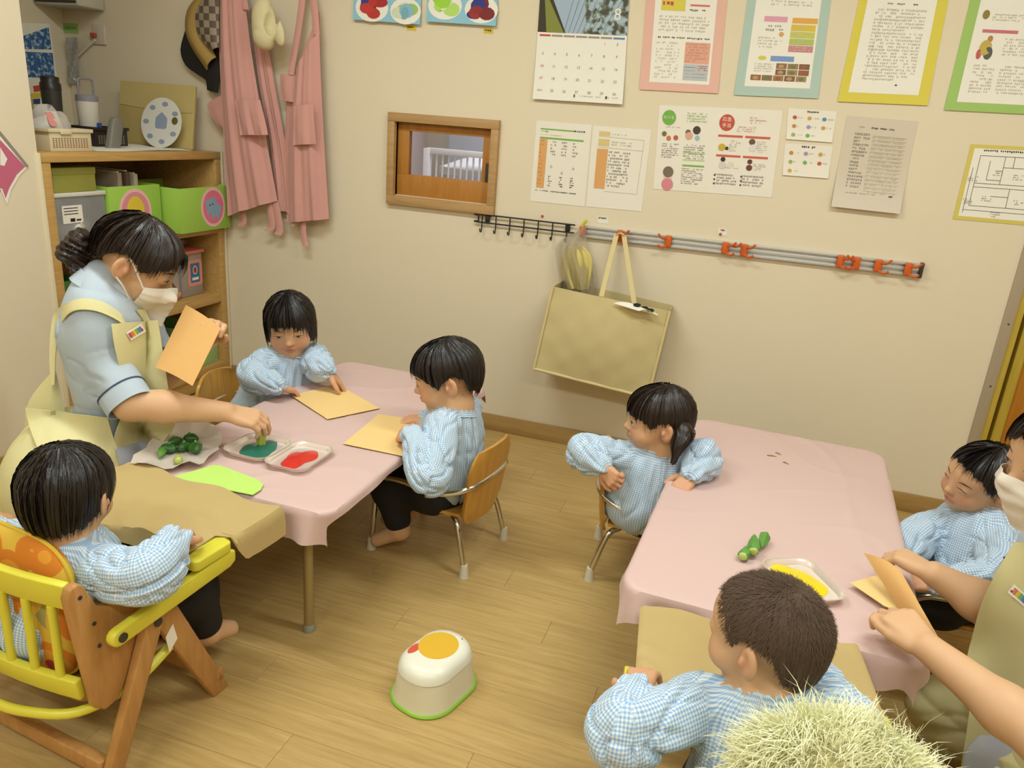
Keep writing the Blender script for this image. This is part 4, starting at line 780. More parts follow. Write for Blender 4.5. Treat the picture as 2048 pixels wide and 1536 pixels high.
# ------------------------------------------------------------------ low tables and their cloths
TT = .378                                       # top of the cloth
M_ttop = wood('table_wood', 'a98a5c', 'ba9b6c', 'Y', 6, 10, .5); M_tleg = mat('table_leg', 'a08a5c', .4, metal=.3)
M_pc = mat('pink_vinyl', 'd2b3ac', .5, spec=.3, var=.025, vscale=5, bump=.12, bscale=35)
def table(label, clabel, cx, cy, w, l, rz, hang, seed, group):
    t = thing('low_table', label, 'table', (cx, cy, 0), rz, group)
    q = MB(); q.prism(rrect(w, l, .03), TT - .024, TT - .003); link('tabletop', q.mesh('m', .003), M_ttop, t)
    for sx in (-1, 1):
        for sy in (-1, 1):
            x, y = sx * (w / 2 - .09), sy * (l / 2 - .055)
            q = MB(); q.tube([(x, y, .018), (x, y, TT - .024)], .012, 12); lg = link('leg', q.mesh('m'), M_tleg, t)
            q = MB(); q.lathe([(.016, 0), (.016, .012), (.0125, .02)], 14, Matrix.Translation((x, y, 0))); link('foot', q.mesh('m'), mat('rubber_foot', '8f8b7c', .6), lg)
            q = MB(); q.tube([(x, y, TT - .12), (x - sx * .06, y, TT - .03)], .004, 8); link('folding_stay', q.mesh('m'), M_steel, lg)
        q = MB(); q.box((sx * (w / 2 - .09) - .008, -l / 2 + .08, TT - .05), (sx * (w / 2 - .09) + .008, l / 2 - .08, TT - .025)); link('apron_rail', q.mesh('m', .002), M_tleg, t)
    # cloth
    c = thing('tablecloth', clabel, 'tablecloth', (cx, cy, TT), rz, group.replace('tables', 'tablecloths'))
    hl, hr, hn, hf = hang; nu, nv = 80, 130; P = []
    us = np.linspace(-w / 2 - hl, w / 2 + hr, nu); vs = np.linspace(-l / 2 - hn, l / 2 + hf, nv)
    r0 = random.Random(seed); ph = [r0.uniform(0, 6.28) for _ in range(8)]
    rc = .045
    for v in vs:
        row = []
        for u in us:
            cu, cv = min(max(u, -w / 2), w / 2), min(max(v, -l / 2), l / 2); du, dv = u - cu, v - cv; d = math.hypot(du, dv)
            # rounded table corner: pull the clamped point in near corners
            ax, ay = abs(cu) - (w / 2 - rc), abs(cv) - (l / 2 - rc)
            if ax > 0 and ay > 0 and math.hypot(ax, ay) > rc:
                k = rc / math.hypot(ax, ay); ex, ey = ax * (1 - k), ay * (1 - k); d2 = math.hypot(ex, ey); cu -= math.copysign(ex, cu); cv -= math.copysign(ey, cv); d += d2; du += math.copysign(ex, cu); dv += math.copysign(ey, cv)
            wr = .0018 * (vnoise(np.array([u * 7 + ph[0], v * 3 + ph[1], 0.])) - .5) + .0025 * max(0, vnoise(np.array([u * 9 + v * 5, v * 9 - u * 3 + ph[2], 3.])) - .72) + .0028 * max(0., 1 - abs(vnoise(np.array([u * 2.6 + ph[5], v * 1.7 + ph[6], 5.])) - .5) * 26) + .0016 * max(0., 1 - abs(vnoise(np.array([u * 5 + v * 2 + ph[7], v * 5 - u * 2, 9.])) - .5) * 20)
            if d < 1e-6: row.append((cu, cv, .0005 + wr))
            else:
                nx, ny = du / (math.hypot(du, dv) + 1e-9), dv / (math.hypot(du, dv) + 1e-9); rr = .008
                s_ = min(d / rr, PI / 2); out = rr * math.sin(s_) ; dn = rr * (1 - math.cos(s_)); ex = max(0, d - rr * PI / 2)
                al = (cu * 2 + cv); wv = math.sin(al * 22 + ph[3]) + .6 * math.sin(al * 41 + ph[4])
                out += ex * (.10 + .16 * wv); dn += ex * .97
                row.append((cu + nx * out, cv + ny * out, -dn + wr * .3))
        P.append(row)
    q = MB(); q.sheet(P, .0012); link('cloth', q.mesh('m'), M_pc, c); return t, c
def c2(p): return p[:2]
LT = [atz(690, 722, TT), atz(968, 770, TT), atz(662, 1030, TT), atz(243, 945, TT)]
lx0, lx1, ly0, ly1 = (LT[0][0] + LT[3][0]) / 2, (LT[1][0] + LT[2][0]) / 2, LT[2][1], (LT[0][1] + LT[1][1]) / 2
table('low folding table under pink vinyl, beside the bookshelf', 'pink vinyl cloth on the table with red and green paint trays', (lx0 + lx1) / 2, (ly0 + ly1) / 2, lx1 - lx0, ly1 - ly0, 0, (.05, .028, .085, .05), 3, 'low tables')
RT = [atz(1395, 838, TT), atz(1752, 902, TT), atz(1862, 1300, TT), atz(1236, 1200, TT)]
rcx = sum(p[0] for p in RT) / 4; rcy = sum(p[1] for p in RT) / 4; rrz = math.atan2(RT[3][0] - RT[0][0], RT[0][1] - RT[3][1])
rw = .5 * (np.linalg.norm(RT[1] - RT[0]) + np.linalg.norm(RT[2] - RT[3])); rl = .5 * (np.linalg.norm(RT[0] - RT[3]) + np.linalg.norm(RT[1] - RT[2]))
table('low folding table under pink vinyl, nearest the door', 'pink vinyl cloth on the table with okra and yellow paint', rcx, rcy, rw, rl, rrz, (.035, .05, .07, .04), 9, 'low tables')

# ------------------------------------------------------------------ nursery chairs: plywood and chrome tube
def kid_chair(label, x, y, rz):
    t = thing('nursery_chair', label, 'chair', (x, y, 0), rz, 'small plywood chairs')
    S = lambda pts, k=5: spline(pts, k)
    q = MB(); q.tube(S([(.155, -.145, .022), (.140, -.145, .19), (.118, -.146, .238), (.06, -.15, .256), (-.06, -.152, .252), (-.115, -.140, .262), (-.158, -.10, .278), (-.168, 0, .282), (-.158, .10, .278), (-.115, .140, .262), (-.06, .152, .252), (.06, .15, .256), (.118, .146, .238), (.140, .145, .19), (.155, .145, .022)]), .0085, 12); link('arm_frame', q.mesh('m'), M_steel, t)
    q = MB(); q.tube(S([(-.158, -.128, .022), (-.128, -.118, .13), (-.11, -.105, .158), (-.085, -.07, .163), (-.085, .07, .163), (-.11, .105, .158), (-.128, .118, .13), (-.158, .128, .022)]), .0085, 12); link('rear_leg_frame', q.mesh('m'), M_steel, t)
    for s in (-1, 1):
        q = MB(); q.tube(S([(.146, s * .143, .135), (.11, s * .12, .158), (-.07, s * .10, .163)]), .006, 10); link('seat_rail', q.mesh('m'), M_steel, t)
        for (fx, fy) in ((.155, s * .145), (-.158, s * .128)):
            q = MB(); q.lathe([(.0145, 0), (.0135, .004), (.0105, .035), (.0095, .04)], 14, Matrix.Translation((fx, fy, 0))); link('foot_cap', q.mesh('m'), mat('cap_white', 'd2cab4', .5), t)
    def ply(nm, f, nu, nv, th):
        q = MB(); q.sheet([[f(-1 + 2 * i / (nu - 1), j / (nv - 1)) for i in range(nu)] for j in range(nv)], th); link(nm, q.mesh('m'), M_chairply, t)
    def back(u, v):
        w = .128 * (1 - .10 * (1 - v)) ; k = max(0, v - .62) / .38; w *= math.sqrt(max(0, 1 - .55 * k ** 2.4)); kb = max(0, .2 - v) / .2; w *= 1 - .25 * kb ** 2
        return (-.128 - .028 * v - .018 * (1 - u * u) , u * w, .15 + .235 * v - .012 * k * u * u)
    ply('backrest', back, 17, 15, .009)
    def seat(u, v):
        w = .125 - .02 * (1 - v) ** 2; return (-.125 + .265 * v, u * w, .181 - .012 * math.sin(PI * v) * (1 - u * u) - .02 * max(0, v - .85) / .15)
    ply('seat', seat, 13, 13, -.009)
    return t
def feet_pose(a, b, sgn):
    """rear feet points on the floor -> chair origin and heading"""
    a, b = np.array(a[:2]), np.array(b[:2]); lat = b - a; lat /= np.linalg.norm(lat); fw = np.array([-lat[1], lat[0]]) * sgn; o = (a + b) / 2 + fw * .158; return o[0], o[1], math.atan2(fw[1], fw[0])
BC = feet_pose(atz(928, 1153, 0), atz(1006, 1078, 0), 1); kid_chair('small plywood and chrome chair under the boy with the yellow paper', *BC)
GC = feet_pose(atz(1178, 1156, 0), atz(1196, 1077, 0), -1); kid_chair('small plywood and chrome chair under the girl with a ponytail', *GC)
LGx, LGy = .775, -.85
kid_chair('small plywood chair under the girl with bobbed hair by the wall', LGx, LGy, .12)
RBx, RBy = 2.93, -.93
kid_chair('small plywood chair under the smiling boy by the door', RBx, RBy, PI - .1)

# ------------------------------------------------------------------ folding wooden baby chairs with yellow rails
M_yelp = mat('yellow_paint', 'd8ce40', .35, spec=.5, var=.03); M_bw = wood('beech', 'ac7a42', 'bd8c52', 'Z', 7, 9, .4); M_tan = mat('tan_cloth', 'b9a06c', .8, spec=.15, var=.05, vscale=9, bump=.25, bscale=60)
def baby_chair(label, clabel, x, y, rz, cloth, sx_=1., group='folding baby chairs'):
    t = thing('baby_chair', label, 'baby chair', (x, y, 0), rz, group)
    X = lambda s, a: Matrix(((0, 0, 1, a), (1, 0, 0, 0), (0, 1, 0, 0), (0, 0, 0, 1)))      # polygon (y,z) extruded along x
    for s in (-1, 1):
        a0, a1 = (.180, .200) if s > 0 else (-.200, -.180)
        q = MB(); q.prism([(-.158, .43), (-.150, .448), (-.136, .452), (-.126, .444), (-.105, .392), (-.085, .378), (-.02, .383), (.0, .37), (-.02, .30), (-.06, .205), (-.085, .172), (-.112, .168), (-.132, .19)], a0, a1, X(s, 0)); sp = link('side_panel', q.mesh('m', .004), M_bw, t)
        for (yy, zz) in ((-.135, .425), (-.115, .36), (-.11, .31)):
            q = MB(); q.lathe([(.004, 0), (.004, .0015)], 10, Matrix.Translation((s * .2, yy, zz)) @ Matrix.Rotation(s * PI / 2, 4, 'Y')); link('screw', q.mesh('m'), M_dark, sp)
        b0, b1 = (.201, .222) if s > 0 else (-.222, -.201)
        q = MB(); q.prism([(-.155, 0), (-.115, 0), (.022, .315), (.012, .335), (-.012, .335), (-.02, .318)], b0, b1, X(s, 0)); lg = link('leg', q.mesh('m', .004), M_bw, t)
        q = MB(); q.lathe([(.009, 0), (.009, .003)], 14, Matrix.Translation((s * .222, -.002, .30)) @ Matrix.Rotation(s * PI / 2, 4, 'Y')); link('bolt', q.mesh('m'), M_dark, lg)
        c0, c1 = (.180, .200) if s > 0 else (-.200, -.180)
        q = MB(); q.prism([(.145, 0), (.187, 0), (.185, .012), (.055, .315), (.035, .335), (.005, .33), (.0, .30)], c0, c1, X(s, 0)); link('leg', q.mesh('m', .004), M_bw, t)
        if s > 0:
            q = MB(); q.prism([(.03, .235), (.05, .255), (.058, .215), (.036, .195)], .2005, .2012, X(s, 0)); link('maker_label', q.mesh('m'), M_paper, t, False)
        e0, e1 = (.2225, .242) if s > 0 else (-.242, -.2225)
        pts = [(-.098 + .017 * math.cos(a), .333 + .017 * math.sin(a)) for a in np.linspace(PI / 2, 3 * PI / 2, 7)] + [(.17, .333), (.186, .342), (.186, .366), (.17, .371)]
        q = MB(); q.prism(pts, e0, e1, X(s, 0)); ar = link('armrest', q.mesh('m', .004), M_yelp, t)
        q = MB(); q.lathe([(.009, 0), (.009, .003)], 14, Matrix.Translation((s * .242, -.094, .333)) @ Matrix.Rotation(s * PI / 2, 4, 'Y')); link('bolt', q.mesh('m'), M_dark, ar)
        if sx_ < 1: continue
        q = MB(); q.prism(rrect(.036, .10, .012), .3715, .394, Matrix.Translation((s * .228, .125, 0))); link('tray_bracket', q.mesh('m', .003), M_yelp, t)
    # back: rails and slats
    def rail(z0, z1, nm):
        q = MB(); n = 9; P = [[(-.18 + .36 * i / (n - 1), -.150 - .02 * math.sin(PI * i / (n - 1)) + .006 * (1 - j), z0 + (z1 - z0) * j) for i in range(n)] for j in (0, .5, 1)]; q.sheet(P, .016); link(nm, q.mesh('m', .003), M_yelp, t)
    rail(.395, .448, 'back_rail'); rail(.205, .248, 'back_rail')
    for i in range(6):
        xx = -.14 + i * .056; yb = -.150 - .02 * math.sin(PI * (xx + .18) / .36) + .010; q = MB(); q.tube([(xx, yb, .248), (xx, yb, .396)], .008, 10); link('back_slat', q.mesh('m'), M_yelp, t)
    q = MB(); q.prism(rrect(.35, .26, .03), .180, .196, Matrix.Translation((0, .0, 0))); link('seat', q.mesh('m', .003), M_bw, t)
    q = MB(); q.tube(spline([(.185, .07, .20), (.19, -.04, .175), (.165, -.14, .172), (.08, -.185, .172), (0, -.195, .172), (-.08, -.185, .172), (-.165, -.14, .172), (-.19, -.04, .175), (-.185, .07, .20)], 6), .0095, 10); link('seat_hoop', q.mesh('m'), M_yelp, t)
    for yy, zz in ((-.126, .03), (.165, .03)):
        q = MB(); q.box((-.2, yy - .011, zz), (.2, yy + .011, zz + .034)); link('stretcher', q.mesh('m', .003), M_bw, t)
    # tray
    q = MB(); q.prism(rrect(cloth[1] * 2 - .01, .22, .05), .3785, .390, Matrix.Translation((0, .215, 0))); link('tray', q.mesh('m', .003), M_yelp, t)
    # cloth over the tray
    c = thing('tray_cloth', clabel, 'cloth', (x, y, .39), rz, 'tan tray cloths'); P = []
    hx, w2, ty, drop = cloth; nu, nv = 44, 34
    for v in np.linspace(-1.25, 1, nv):
        row = []
        for u in np.linspace(-1, 1, nu):
            l2 = .115; hxe = hx if sx_ < 1 else hx * min(1., max(0., (v + .35) / .35)) - .022 * (v < -.2); px, py = u * (w2 + hxe), v * l2 if abs(v) < 1 else v * l2
            py = v * (l2 + .006); dy = max(0., -py - l2 + .004) if False else 0.; du = max(0, abs(px) - w2) * math.copysign(1, px)
            dz = 0; ox = min(max(px, -w2), w2)
            if abs(du) > 0: s_ = min(abs(du) / .012, PI / 2); ox += math.copysign(.012 * math.sin(s_) + max(0, abs(du) - .019) * .12, du); dz = -.012 * (1 - math.cos(s_)) - max(0, abs(du) - .019) * .97
            n1 = vnoise(np.array([px * 16 + 3.1, py * 16 + rz * 9, 1.7])); wr = .007 * max(0, n1 - .45) ** 1.2 * 2
            n2 = abs(vnoise(np.array([px * 9 + py * 12, py * 11, 7.7])) - .5); wr += .006 * max(0, .1 - n2) * 10 * (.4 if v > 0 else 1.)
            if v < -.6 and u > .2: wr += .022 * math.sin((u - .2) / .8 * PI) * (-v - .6) / .4
            nd = max(0., -v - 1.) * .12; row.append((ox, .215 + max(py, -l2 - .006) - nd * .3 + .008 * math.sin(px * 30) * (abs(v) > .9), .002 + wr * (v > -1.02) + dz - nd * .9))
        P.append(row)
    q = MB(); q.sheet(P, .0015); link('cloth', q.mesh('m'), M_tan, c)
    t.scale = c.scale = (sx_, 1, 1); return t
baby_chair('yellow and beech folding baby chair with the orange floral cushion', 'crumpled tan cloth over the tray of the floral cushion chair', 1.1, -1.9, -.1, (.075, .225, .215, .06))
baby_chair('yellow and beech folding baby chair with the furry cushion', 'tan cloth over the tray of the furry cushion chair', 2.425, -1.925, .12, (.012, .212, .20, .03), .9)

# ------------------------------------------------------------------ step stool on the floor (its printed character is left out)
sc = (atz(798, 1392, 0) + atz(948, 1340, 0)) / 2; sf = atz(862, 1424, 0)
dirv = atz(905, 1275, .09)[:2] - atz(830, 1335, .09)[:2]; srz = math.atan2(dirv[1], dirv[0])
t = thing('step_stool', 'white plastic step stool with a green rim and round yellow patch', 'stool', (1.745, -1.555, 0), srz)
def loft(secs, n=40):
    """secs: (length, width, corner, z) rounded sections"""
    q = MB(); vs = []; m = len(rrect(1, 1, .2, 8))
    for (l, w, r, z) in secs: vs += [(x, y, z) for x, y in rrect(l, w, r, 8)]
    fs = [(i * m + k, i * m + (k + 1) % m, (i + 1) * m + (k + 1) % m, (i + 1) * m + k) for i in range(len(secs) - 1) for k in range(m)]
    fs += [tuple(range(m - 1, -1, -1)), tuple((len(secs) - 1) * m + k for k in range(m))]; return q.add(vs, fs)
M_st = mat('stool_white', 'ddd5b8', .35, spec=.5)
loft([(.200, .150, .065, .007), (.190, .140, .062, .03), (.182, .132, .06, .07), (.180, .130, .06, .074)]).build('base', M_st, t, smooth=True)
loft([(.180, .130, .060, .0745), (.184, .134, .062, .077), (.178, .128, .060, .092), (.160, .110, .052, .103), (.130, .085, .04, .107)]).build('lid', mat('stool_lid', 'e6e2d0', .35, spec=.5), t, smooth=True)
loft([(.205, .155, .067, 0), (.210, .160, .069, .004), (.205, .155, .067, .008)]).build('rim', mat('rim_lime', '8cbf3c', .4), t, smooth=True)
q = MB(); disc(q, (.014, .004), .047, Matrix.Translation((0, 0, .107)), 0, .0008, 28, 1.05, .95); link('yellow_patch', q.mesh('m'), mat('patch_yellow', 'dcae32', .45), t, False)
q = MB(); disc(q, (-.028, .040), .014, Matrix.Translation((0, 0, .1066)), 0, .0008, 20, 1.5, .7); link('red_patch', q.mesh('m'), mat('patch_red', 'd0583c', .45), t, False)
q = MB()
for i in range(5): q.box((.066 + .0 * i, -.024 + i * .008, .1045), (.070, -.020 + i * .008, .1052))
link('print', q.mesh('m'), INKD, t, False)

# ------------------------------------------------------------------ things on the tables
def flat_paper(name, label, px, m, z, th=.0006, group=None, cat='paper', n=9, wave=.0):
    c = [atz(x, y, z) for x, y in px]; o = sum(c) / 4; t = thing(name, label, cat, (o[0], o[1], z), 0, group)
    P = [[lerp4(c, i / (n - 1), j / (n - 1)) - o + np.array([0, 0, th + wave * math.sin(i * .8) * math.sin(j * .7 + 1)]) for i in range(n)] for j in range(n)]
    q = MB(); q.sheet(P, th); link('sheet', q.mesh('m'), m, t); return t
M_op = mat('orange_paper', 'e9c583', .75); M_op2 = mat('peach_paper', 'd9a868', .75); ZP = TT + .0045
flat_paper('yellow_paper', 'pale orange paper under the hands of the girl with bobbed hair', [(583, 792), (672, 768), (760, 817), (655, 839)], M_op, ZP, group='pale orange papers on the table')
flat_paper('yellow_paper', 'pale orange paper in front of the boy on the plywood chair', [(686, 888), (757, 829), (848, 842), (806, 913)], M_op, ZP, group='pale orange papers on the table')
c = [atz(x, y, ZP) for x, y in ((338, 958), (352, 953), (428, 931), (440, 932), (515, 960), (527, 970), (522, 980), (505, 991))]; o = sum(c) / len(c)
t = thing('green_paper', 'lime green paper lying beside the tan tray cloth', 'paper', (o[0], o[1], ZP)); q = MB(); q.prism([(p[0] - o[0], p[1] - o[1]) for p in reversed(c)], 0, .002); link('sheet', q.mesh('m'), mat('lime_paper', 'b9dc6c', .7), t, False)
def tray(label, px, col, blob, seed):
    c = [atz(x, y, ZP) for x, y in px]; o = sum(c) / 4; t = thing('paint_tray', label, 'paint tray', (o[0], o[1], ZP), 0, 'clear paint trays')
    ex = (c[1] - c[0] + c[2] - c[3]) / 2; ang = math.atan2(ex[1], ex[0]); w = np.linalg.norm(ex); l = np.linalg.norm((c[0] - c[3] + c[1] - c[2]) / 2); t.rotation_euler = (0, 0, ang)
    q = MB(); outer = rrect(w, l, min(w, l) * .25, 6); m = len(outer); secs = [(.90, .0), (1.0, .014), (1.04, .0145), (1.04, .0135), (.98, .0125), (.88, .0015)]
    vs = [(x * k, y * k, z) for k, z in secs for x, y in outer]; fs = [(i * m + j, i * m + (j + 1) % m, (i + 1) * m + (j + 1) % m, (i + 1) * m + j) for i in range(len(secs) - 1) for j in range(m)] + [tuple(range(m - 1, -1, -1)), tuple((len(secs) - 1) * m + j for j in range(m))]
    q.add(vs, fs); link('dish', q.mesh('m'), mat('tray_plastic', 'f2e2d6', .2, spec=.4, trans=.55), t)
    r = random.Random(seed); b = []; n = 30
    for k in range(n): a = 2 * PI * k / n; rr = 1 + .12 * math.sin(2 * a + seed) + .10 * math.sin(3 * a + 2 * seed) + .07 * math.sin(5 * a + seed); b.append((blob[0] * w + blob[2] * w * rr * math.cos(a), blob[1] * l + blob[3] * l * rr * math.sin(a)))
    q = MB(); N = len(b); vs = [(blob[0] * w, blob[1] * l, .0075)] + [(x * .6 + blob[0] * w * .4, y * .6 + blob[1] * l * .4, .0065 + .002 * math.sin(k)) for k, (x, y) in enumerate(b)] + [(x, y, .002) for x, y in b]
    fs = [(0, 1 + k, 1 + (k + 1) % N) for k in range(N)] + [(1 + k, 1 + N + k, 1 + N + (k + 1) % N, 1 + (k + 1) % N) for k in range(N)]; q.add(vs, fs); link('paint', q.mesh('m'), mat('paint' + col, col, .28, spec=.55, bump=.5, bscale=90), t); return t
tray('clear plastic dish with dark green paint under the stamping hand', [(455, 900), (520, 868), (580, 895), (510, 938)], '1f6b58', (.0, -.02, .38, .36), 1)
tray('clear plastic dish with red paint on the pink cloth', [(527, 930), (602, 884), (668, 908), (600, 955)], 'cc2c20', (-.02, .0, .34, .32), 2)
tray('clear plastic dish with bright yellow paint behind the short haired boy', [(1545, 1130), (1640, 1128), (1668, 1205), (1560, 1215)], 'e8cc10', (-.02, .02, .40, .40), 4)
# vegetables
M_pep = mat('pepper_green', '2c5f22', .35, spec=.5, var=.25, vscale=40); M_okra = mat('okra_green', '5f9440', .5, var=.2, vscale=60); M_cut = mat('okra_cut', 'b7c46c', .5)
def okra(label, p, rz, length, tilt=0., r=.0105, group='okra pods', z=None, m=None):
    t = thing('okra_pod', label, 'okra', (p[0], p[1], (ZP if z is None else z)), rz, group); n = 20; prof = [(0, .75), (.05, .98), (.25, 1.), (.55, .8), (.8, .45), (.95, .18), (1., .04)]
    vs = []; fs = []; Mx = Matrix.Translation((0, 0, r * .95)) @ Matrix.Rotation(-tilt, 4, 'Y')
    for (s_, k) in prof:
        for j in range(n): a = 2 * PI * j / n; rr = r * k * (1 + .10 * math.cos(5 * a)); vs.append(tuple(Mx @ Vector((s_ * length, rr * math.cos(a), rr * math.sin(a)))))
    for i in range(len(prof) - 1): fs += [(i * n + j, i * n + (j + 1) % n, (i + 1) * n + (j + 1) % n, (i + 1) * n + j) for j in range(n)]
    fs += [tuple(range(n - 1, -1, -1)), tuple((len(prof) - 1) * n + j for j in range(n))]
    q = MB(); q.add(vs, fs); link('pod', q.mesh('m'), m or M_okra, t)
    q = MB(); q.lathe([(r * .5, -.004), (r * .78, -.001), (r * .8, .002)], 16, Mx @ Matrix.Rotation(PI / 2, 4, 'Y')); link('cut_stem', q.mesh('m'), M_cut, t); return t
def toward(a, b): return math.atan2(b[1] - a[1], b[0] - a[0])
a = atz(1484, 1122, ZP); bb = atz(1508, 1084, ZP); okra('okra pod lying outermost towards the ponytail girl', a, toward(a, bb), .055, r=.012)
a = atz(1506, 1108, ZP + .01); bb = atz(1506, 1066, ZP + .01); okra('okra pod pointing up between two others', a, toward(a, bb), .062, .18, .013, z=ZP + .004)
a = atz(1528, 1080, ZP); bb = atz(1514, 1130, ZP); okra('okra pod lying on the yellow paint side', a, toward(a, bb), .06, r=.012)
# white plastic sheet with cut vegetables
c = [atz(x, y, ZP) for x, y in ((262, 938), (300, 892), (340, 852), (412, 846), (445, 878), (438, 912), (398, 938), (330, 946))]; o = sum(c) / len(c)
P_ = []
for k in range(7):
    f = k / 6; row = []
    for j in range(33):
        s_ = j / 32 * len(c); i = int(s_) % len(c); w = s_ - int(s_); e = c[i] * (1 - w) + c[(i + 1) % len(c)] * w - o; row.append(e * f * (1 + .03 * math.sin(j * 1.9)) + np.array([0, 0, .0015 + .014 * f ** 4 * (1 + .5 * math.sin(j * 1.3)) + .002 * math.sin(j * 2.1 + k)]))
    P_.append(row)
t = thing('plastic_bag', 'opened white plastic bag under the cut green vegetables', 'bag', (o[0], o[1], ZP)); q = MB(); q.grid(P_); link('film', q.mesh('m', recalc=False), mat('veg_bag', 'dfd2c4', .3, trans=.2), t)
def pepper(label, px, z, sc, rz, seed):
    p = atz(px[0], px[1], z); t = thing('green_pepper', label, 'pepper', (p[0], p[1], z), rz, 'cut green pepper pieces'); r = random.Random(seed); vs = []; n, m = 18, 10
    for i in range(m):
        th = PI * i / (m - 1)
        for j in range(n): a = 2 * PI * j / n; rr = sc * (1 + .16 * math.cos(3 * a + seed) + .05 * math.sin(5 * a + th * 3)); vs.append((rr * math.sin(th) * math.cos(a), rr * .8 * math.sin(th) * math.sin(a), sc * .62 * (1 - math.cos(th)) * (1 + .08 * math.sin(a * 2))))
    fs = [(i * n + j, i * n + (j + 1) % n, (i + 1) * n + (j + 1) % n, (i + 1) * n + j) for i in range(m - 1) for j in range(n)]
    q = MB(); q.add(vs, fs); link('flesh', q.mesh('m'), M_pep, t); q = MB(); q.tube([(0, 0, sc * 1.2), (sc * .25, 0, sc * 1.45)], .003, 8); link('stem', q.mesh('m'), M_okra, t)
for i, (px, z, s_, lab) in enumerate((((338, 905), ZP + .003, .020, 'dark green pepper piece next to the okra half'), ((368, 902), ZP + .003, .019, 'dark green pepper piece in the middle of the bag'), ((392, 905), ZP + .003, .022, 'large dark green pepper piece at the paint side of the bag'), ((382, 884), ZP + .003, .019, 'green pepper piece behind the others on the bag'), ((350, 890), ZP + .003, .018, 'green pepper piece at the apron side of the bag'))): pepper(lab, px, z, s_, i * 1.1, i)
a = atz(327, 908, ZP); bb = atz(314, 938, ZP); okra('whole okra pod at the edge of the plastic bag', a, toward(a, bb), .05, r=.010, z=ZP + .004, group='okra on the plastic bag')
a = atz(357, 932, ZP); bb = atz(361, 905, ZP); okra('pale okra half with its cut end outwards on the plastic bag', a, toward(a, bb), .035, r=.011, z=ZP + .004, m=mat('okra_pale', 'a3ae58', .5), group='okra on the plastic bag')
# brown tape bits on the far table
for i, (px, l, r_) in enumerate((((1546, 912), .035, .2), ((1558, 908), .025, -.7), ((1572, 926), .018, -.5))):
    p = atz(*px, TT + .002); t = thing('tape_scrap', ['long brown tape scrap on the pink cloth', 'short brown tape scrap crossing the long one', 'tiny brown tape scrap apart from the crossed ones'][i], 'tape', (p[0], p[1], TT + .0025), r_, 'brown tape scraps'); q = MB(); q.sheet([[(-l / 2 + l * k / 5, -.003 + .006 * j, .0012 * math.sin(k)) for k in range(6)] for j in (0, 1)], .0005); link('strip', q.mesh('m'), mat('tape_brown', 'a5783c', .4), t)

# ------------------------------------------------------------------ cushions
M_flor = bpy.data.materials.new('floral_orange'); M_flor.use_nodes = True; nt = M_flor.node_tree; tc = nt.nodes.new('ShaderNodeTexCoord'); v1 = nt.nodes.new('ShaderNodeTexVoronoi'); v1.inputs['Scale'].default_value = 11; rp = nt.nodes.new('ShaderNodeValToRGB'); e = rp.color_ramp.elements; e[0].color = lin('d07a1c'); e[0].position = .42; e[1].color = lin('a0985c'); e[1].position = .85
for p_, c_ in ((.05, 'b5402c'), (.16, 'dc962c'), (.62, 'd8b03c')): k = e.new(p_); k.color = lin(c_)
rp.color_ramp.interpolation = 'CONSTANT'; nt.links.new(tc.outputs['Object'], v1.inputs['Vector']); nt.links.new(v1.outputs['Distance'], rp.inputs[0]); nt.links.new(rp.outputs[0], nt.nodes['Principled BSDF'].inputs['Base Color']); nt.nodes['Principled BSDF'].inputs['Roughness'].default_value = .85
t = thing('floral_cushion', 'orange floral cushion standing against the baby chair back', 'cushion', (1.085, -2.005, .197), -.1)
vs = []; n, m = 30, 16
for i in range(m):
    th = -PI / 2 + PI * i / (m - 1)
    for j in range(n):
        a = 2 * PI * j / n; ce, se = abs(math.cos(a)) ** .55 * math.copysign(1, math.cos(a)), abs(math.sin(a)) ** .55 * math.copysign(1, math.sin(a)); vs.append((.150 * math.cos(th) ** .6 * ce, .035 * math.sin(th), .145 + .145 * math.cos(th) ** .6 * se))
q = MB(); q.add(vs, [(i * n + j, i * n + (j + 1) % n, (i + 1) * n + (j + 1) % n, (i + 1) * n + j) for i in range(m - 1) for j in range(n)]); link('cover', q.mesh('m'), M_flor, t)
q = MB(); q.tube([(.151 * abs(math.cos(a)) ** .55 * math.copysign(1, math.cos(a)), 0, .145 + .146 * abs(math.sin(a)) ** .55 * math.copysign(1, math.sin(a))) for a in np.linspace(0, 2 * PI, 41)[:-1]], .0035, 6, closed=True); link('piping', q.mesh('m'), mat('piping_yellow', 'd8b83c', .7), t)
# furry cushion on the other chair's back
FC = np.array([2.480, -2.085, .500]); t = thing('furry_cushion', 'pale yellow long-haired furry cushion over the baby chair back', 'cushion', FC, .12)
ar, br, cr = .104, .050, .104; vs = []; n, m = 28, 18
for i in range(m):
    th = PI * i / (m - 1)
    for j in range(n): a = 2 * PI * j / n; vs.append((ar * math.sin(th) * math.cos(a), br * math.sin(th) * math.sin(a), cr * math.cos(th)))
q = MB(); q.add(vs, [(i * n + j, i * n + (j + 1) % n, (i + 1) * n + (j + 1) % n, (i + 1) * n + j) for i in range(m - 1) for j in range(n)]); link('pad', q.mesh('m'), mat('fur_base', 'efe7ac', .9), t)
N = 10500; th = np.arccos(RNG.uniform(-.6, 1, N)); a = RNG.uniform(0, 2 * PI, N); D = np.stack([np.sin(th) * np.cos(a), np.sin(th) * np.sin(a), np.cos(th)], 1)
B = D * np.array([ar, br, cr]); nr = D / np.array([ar, br, cr]); nr /= np.linalg.norm(nr, axis=1, keepdims=True)
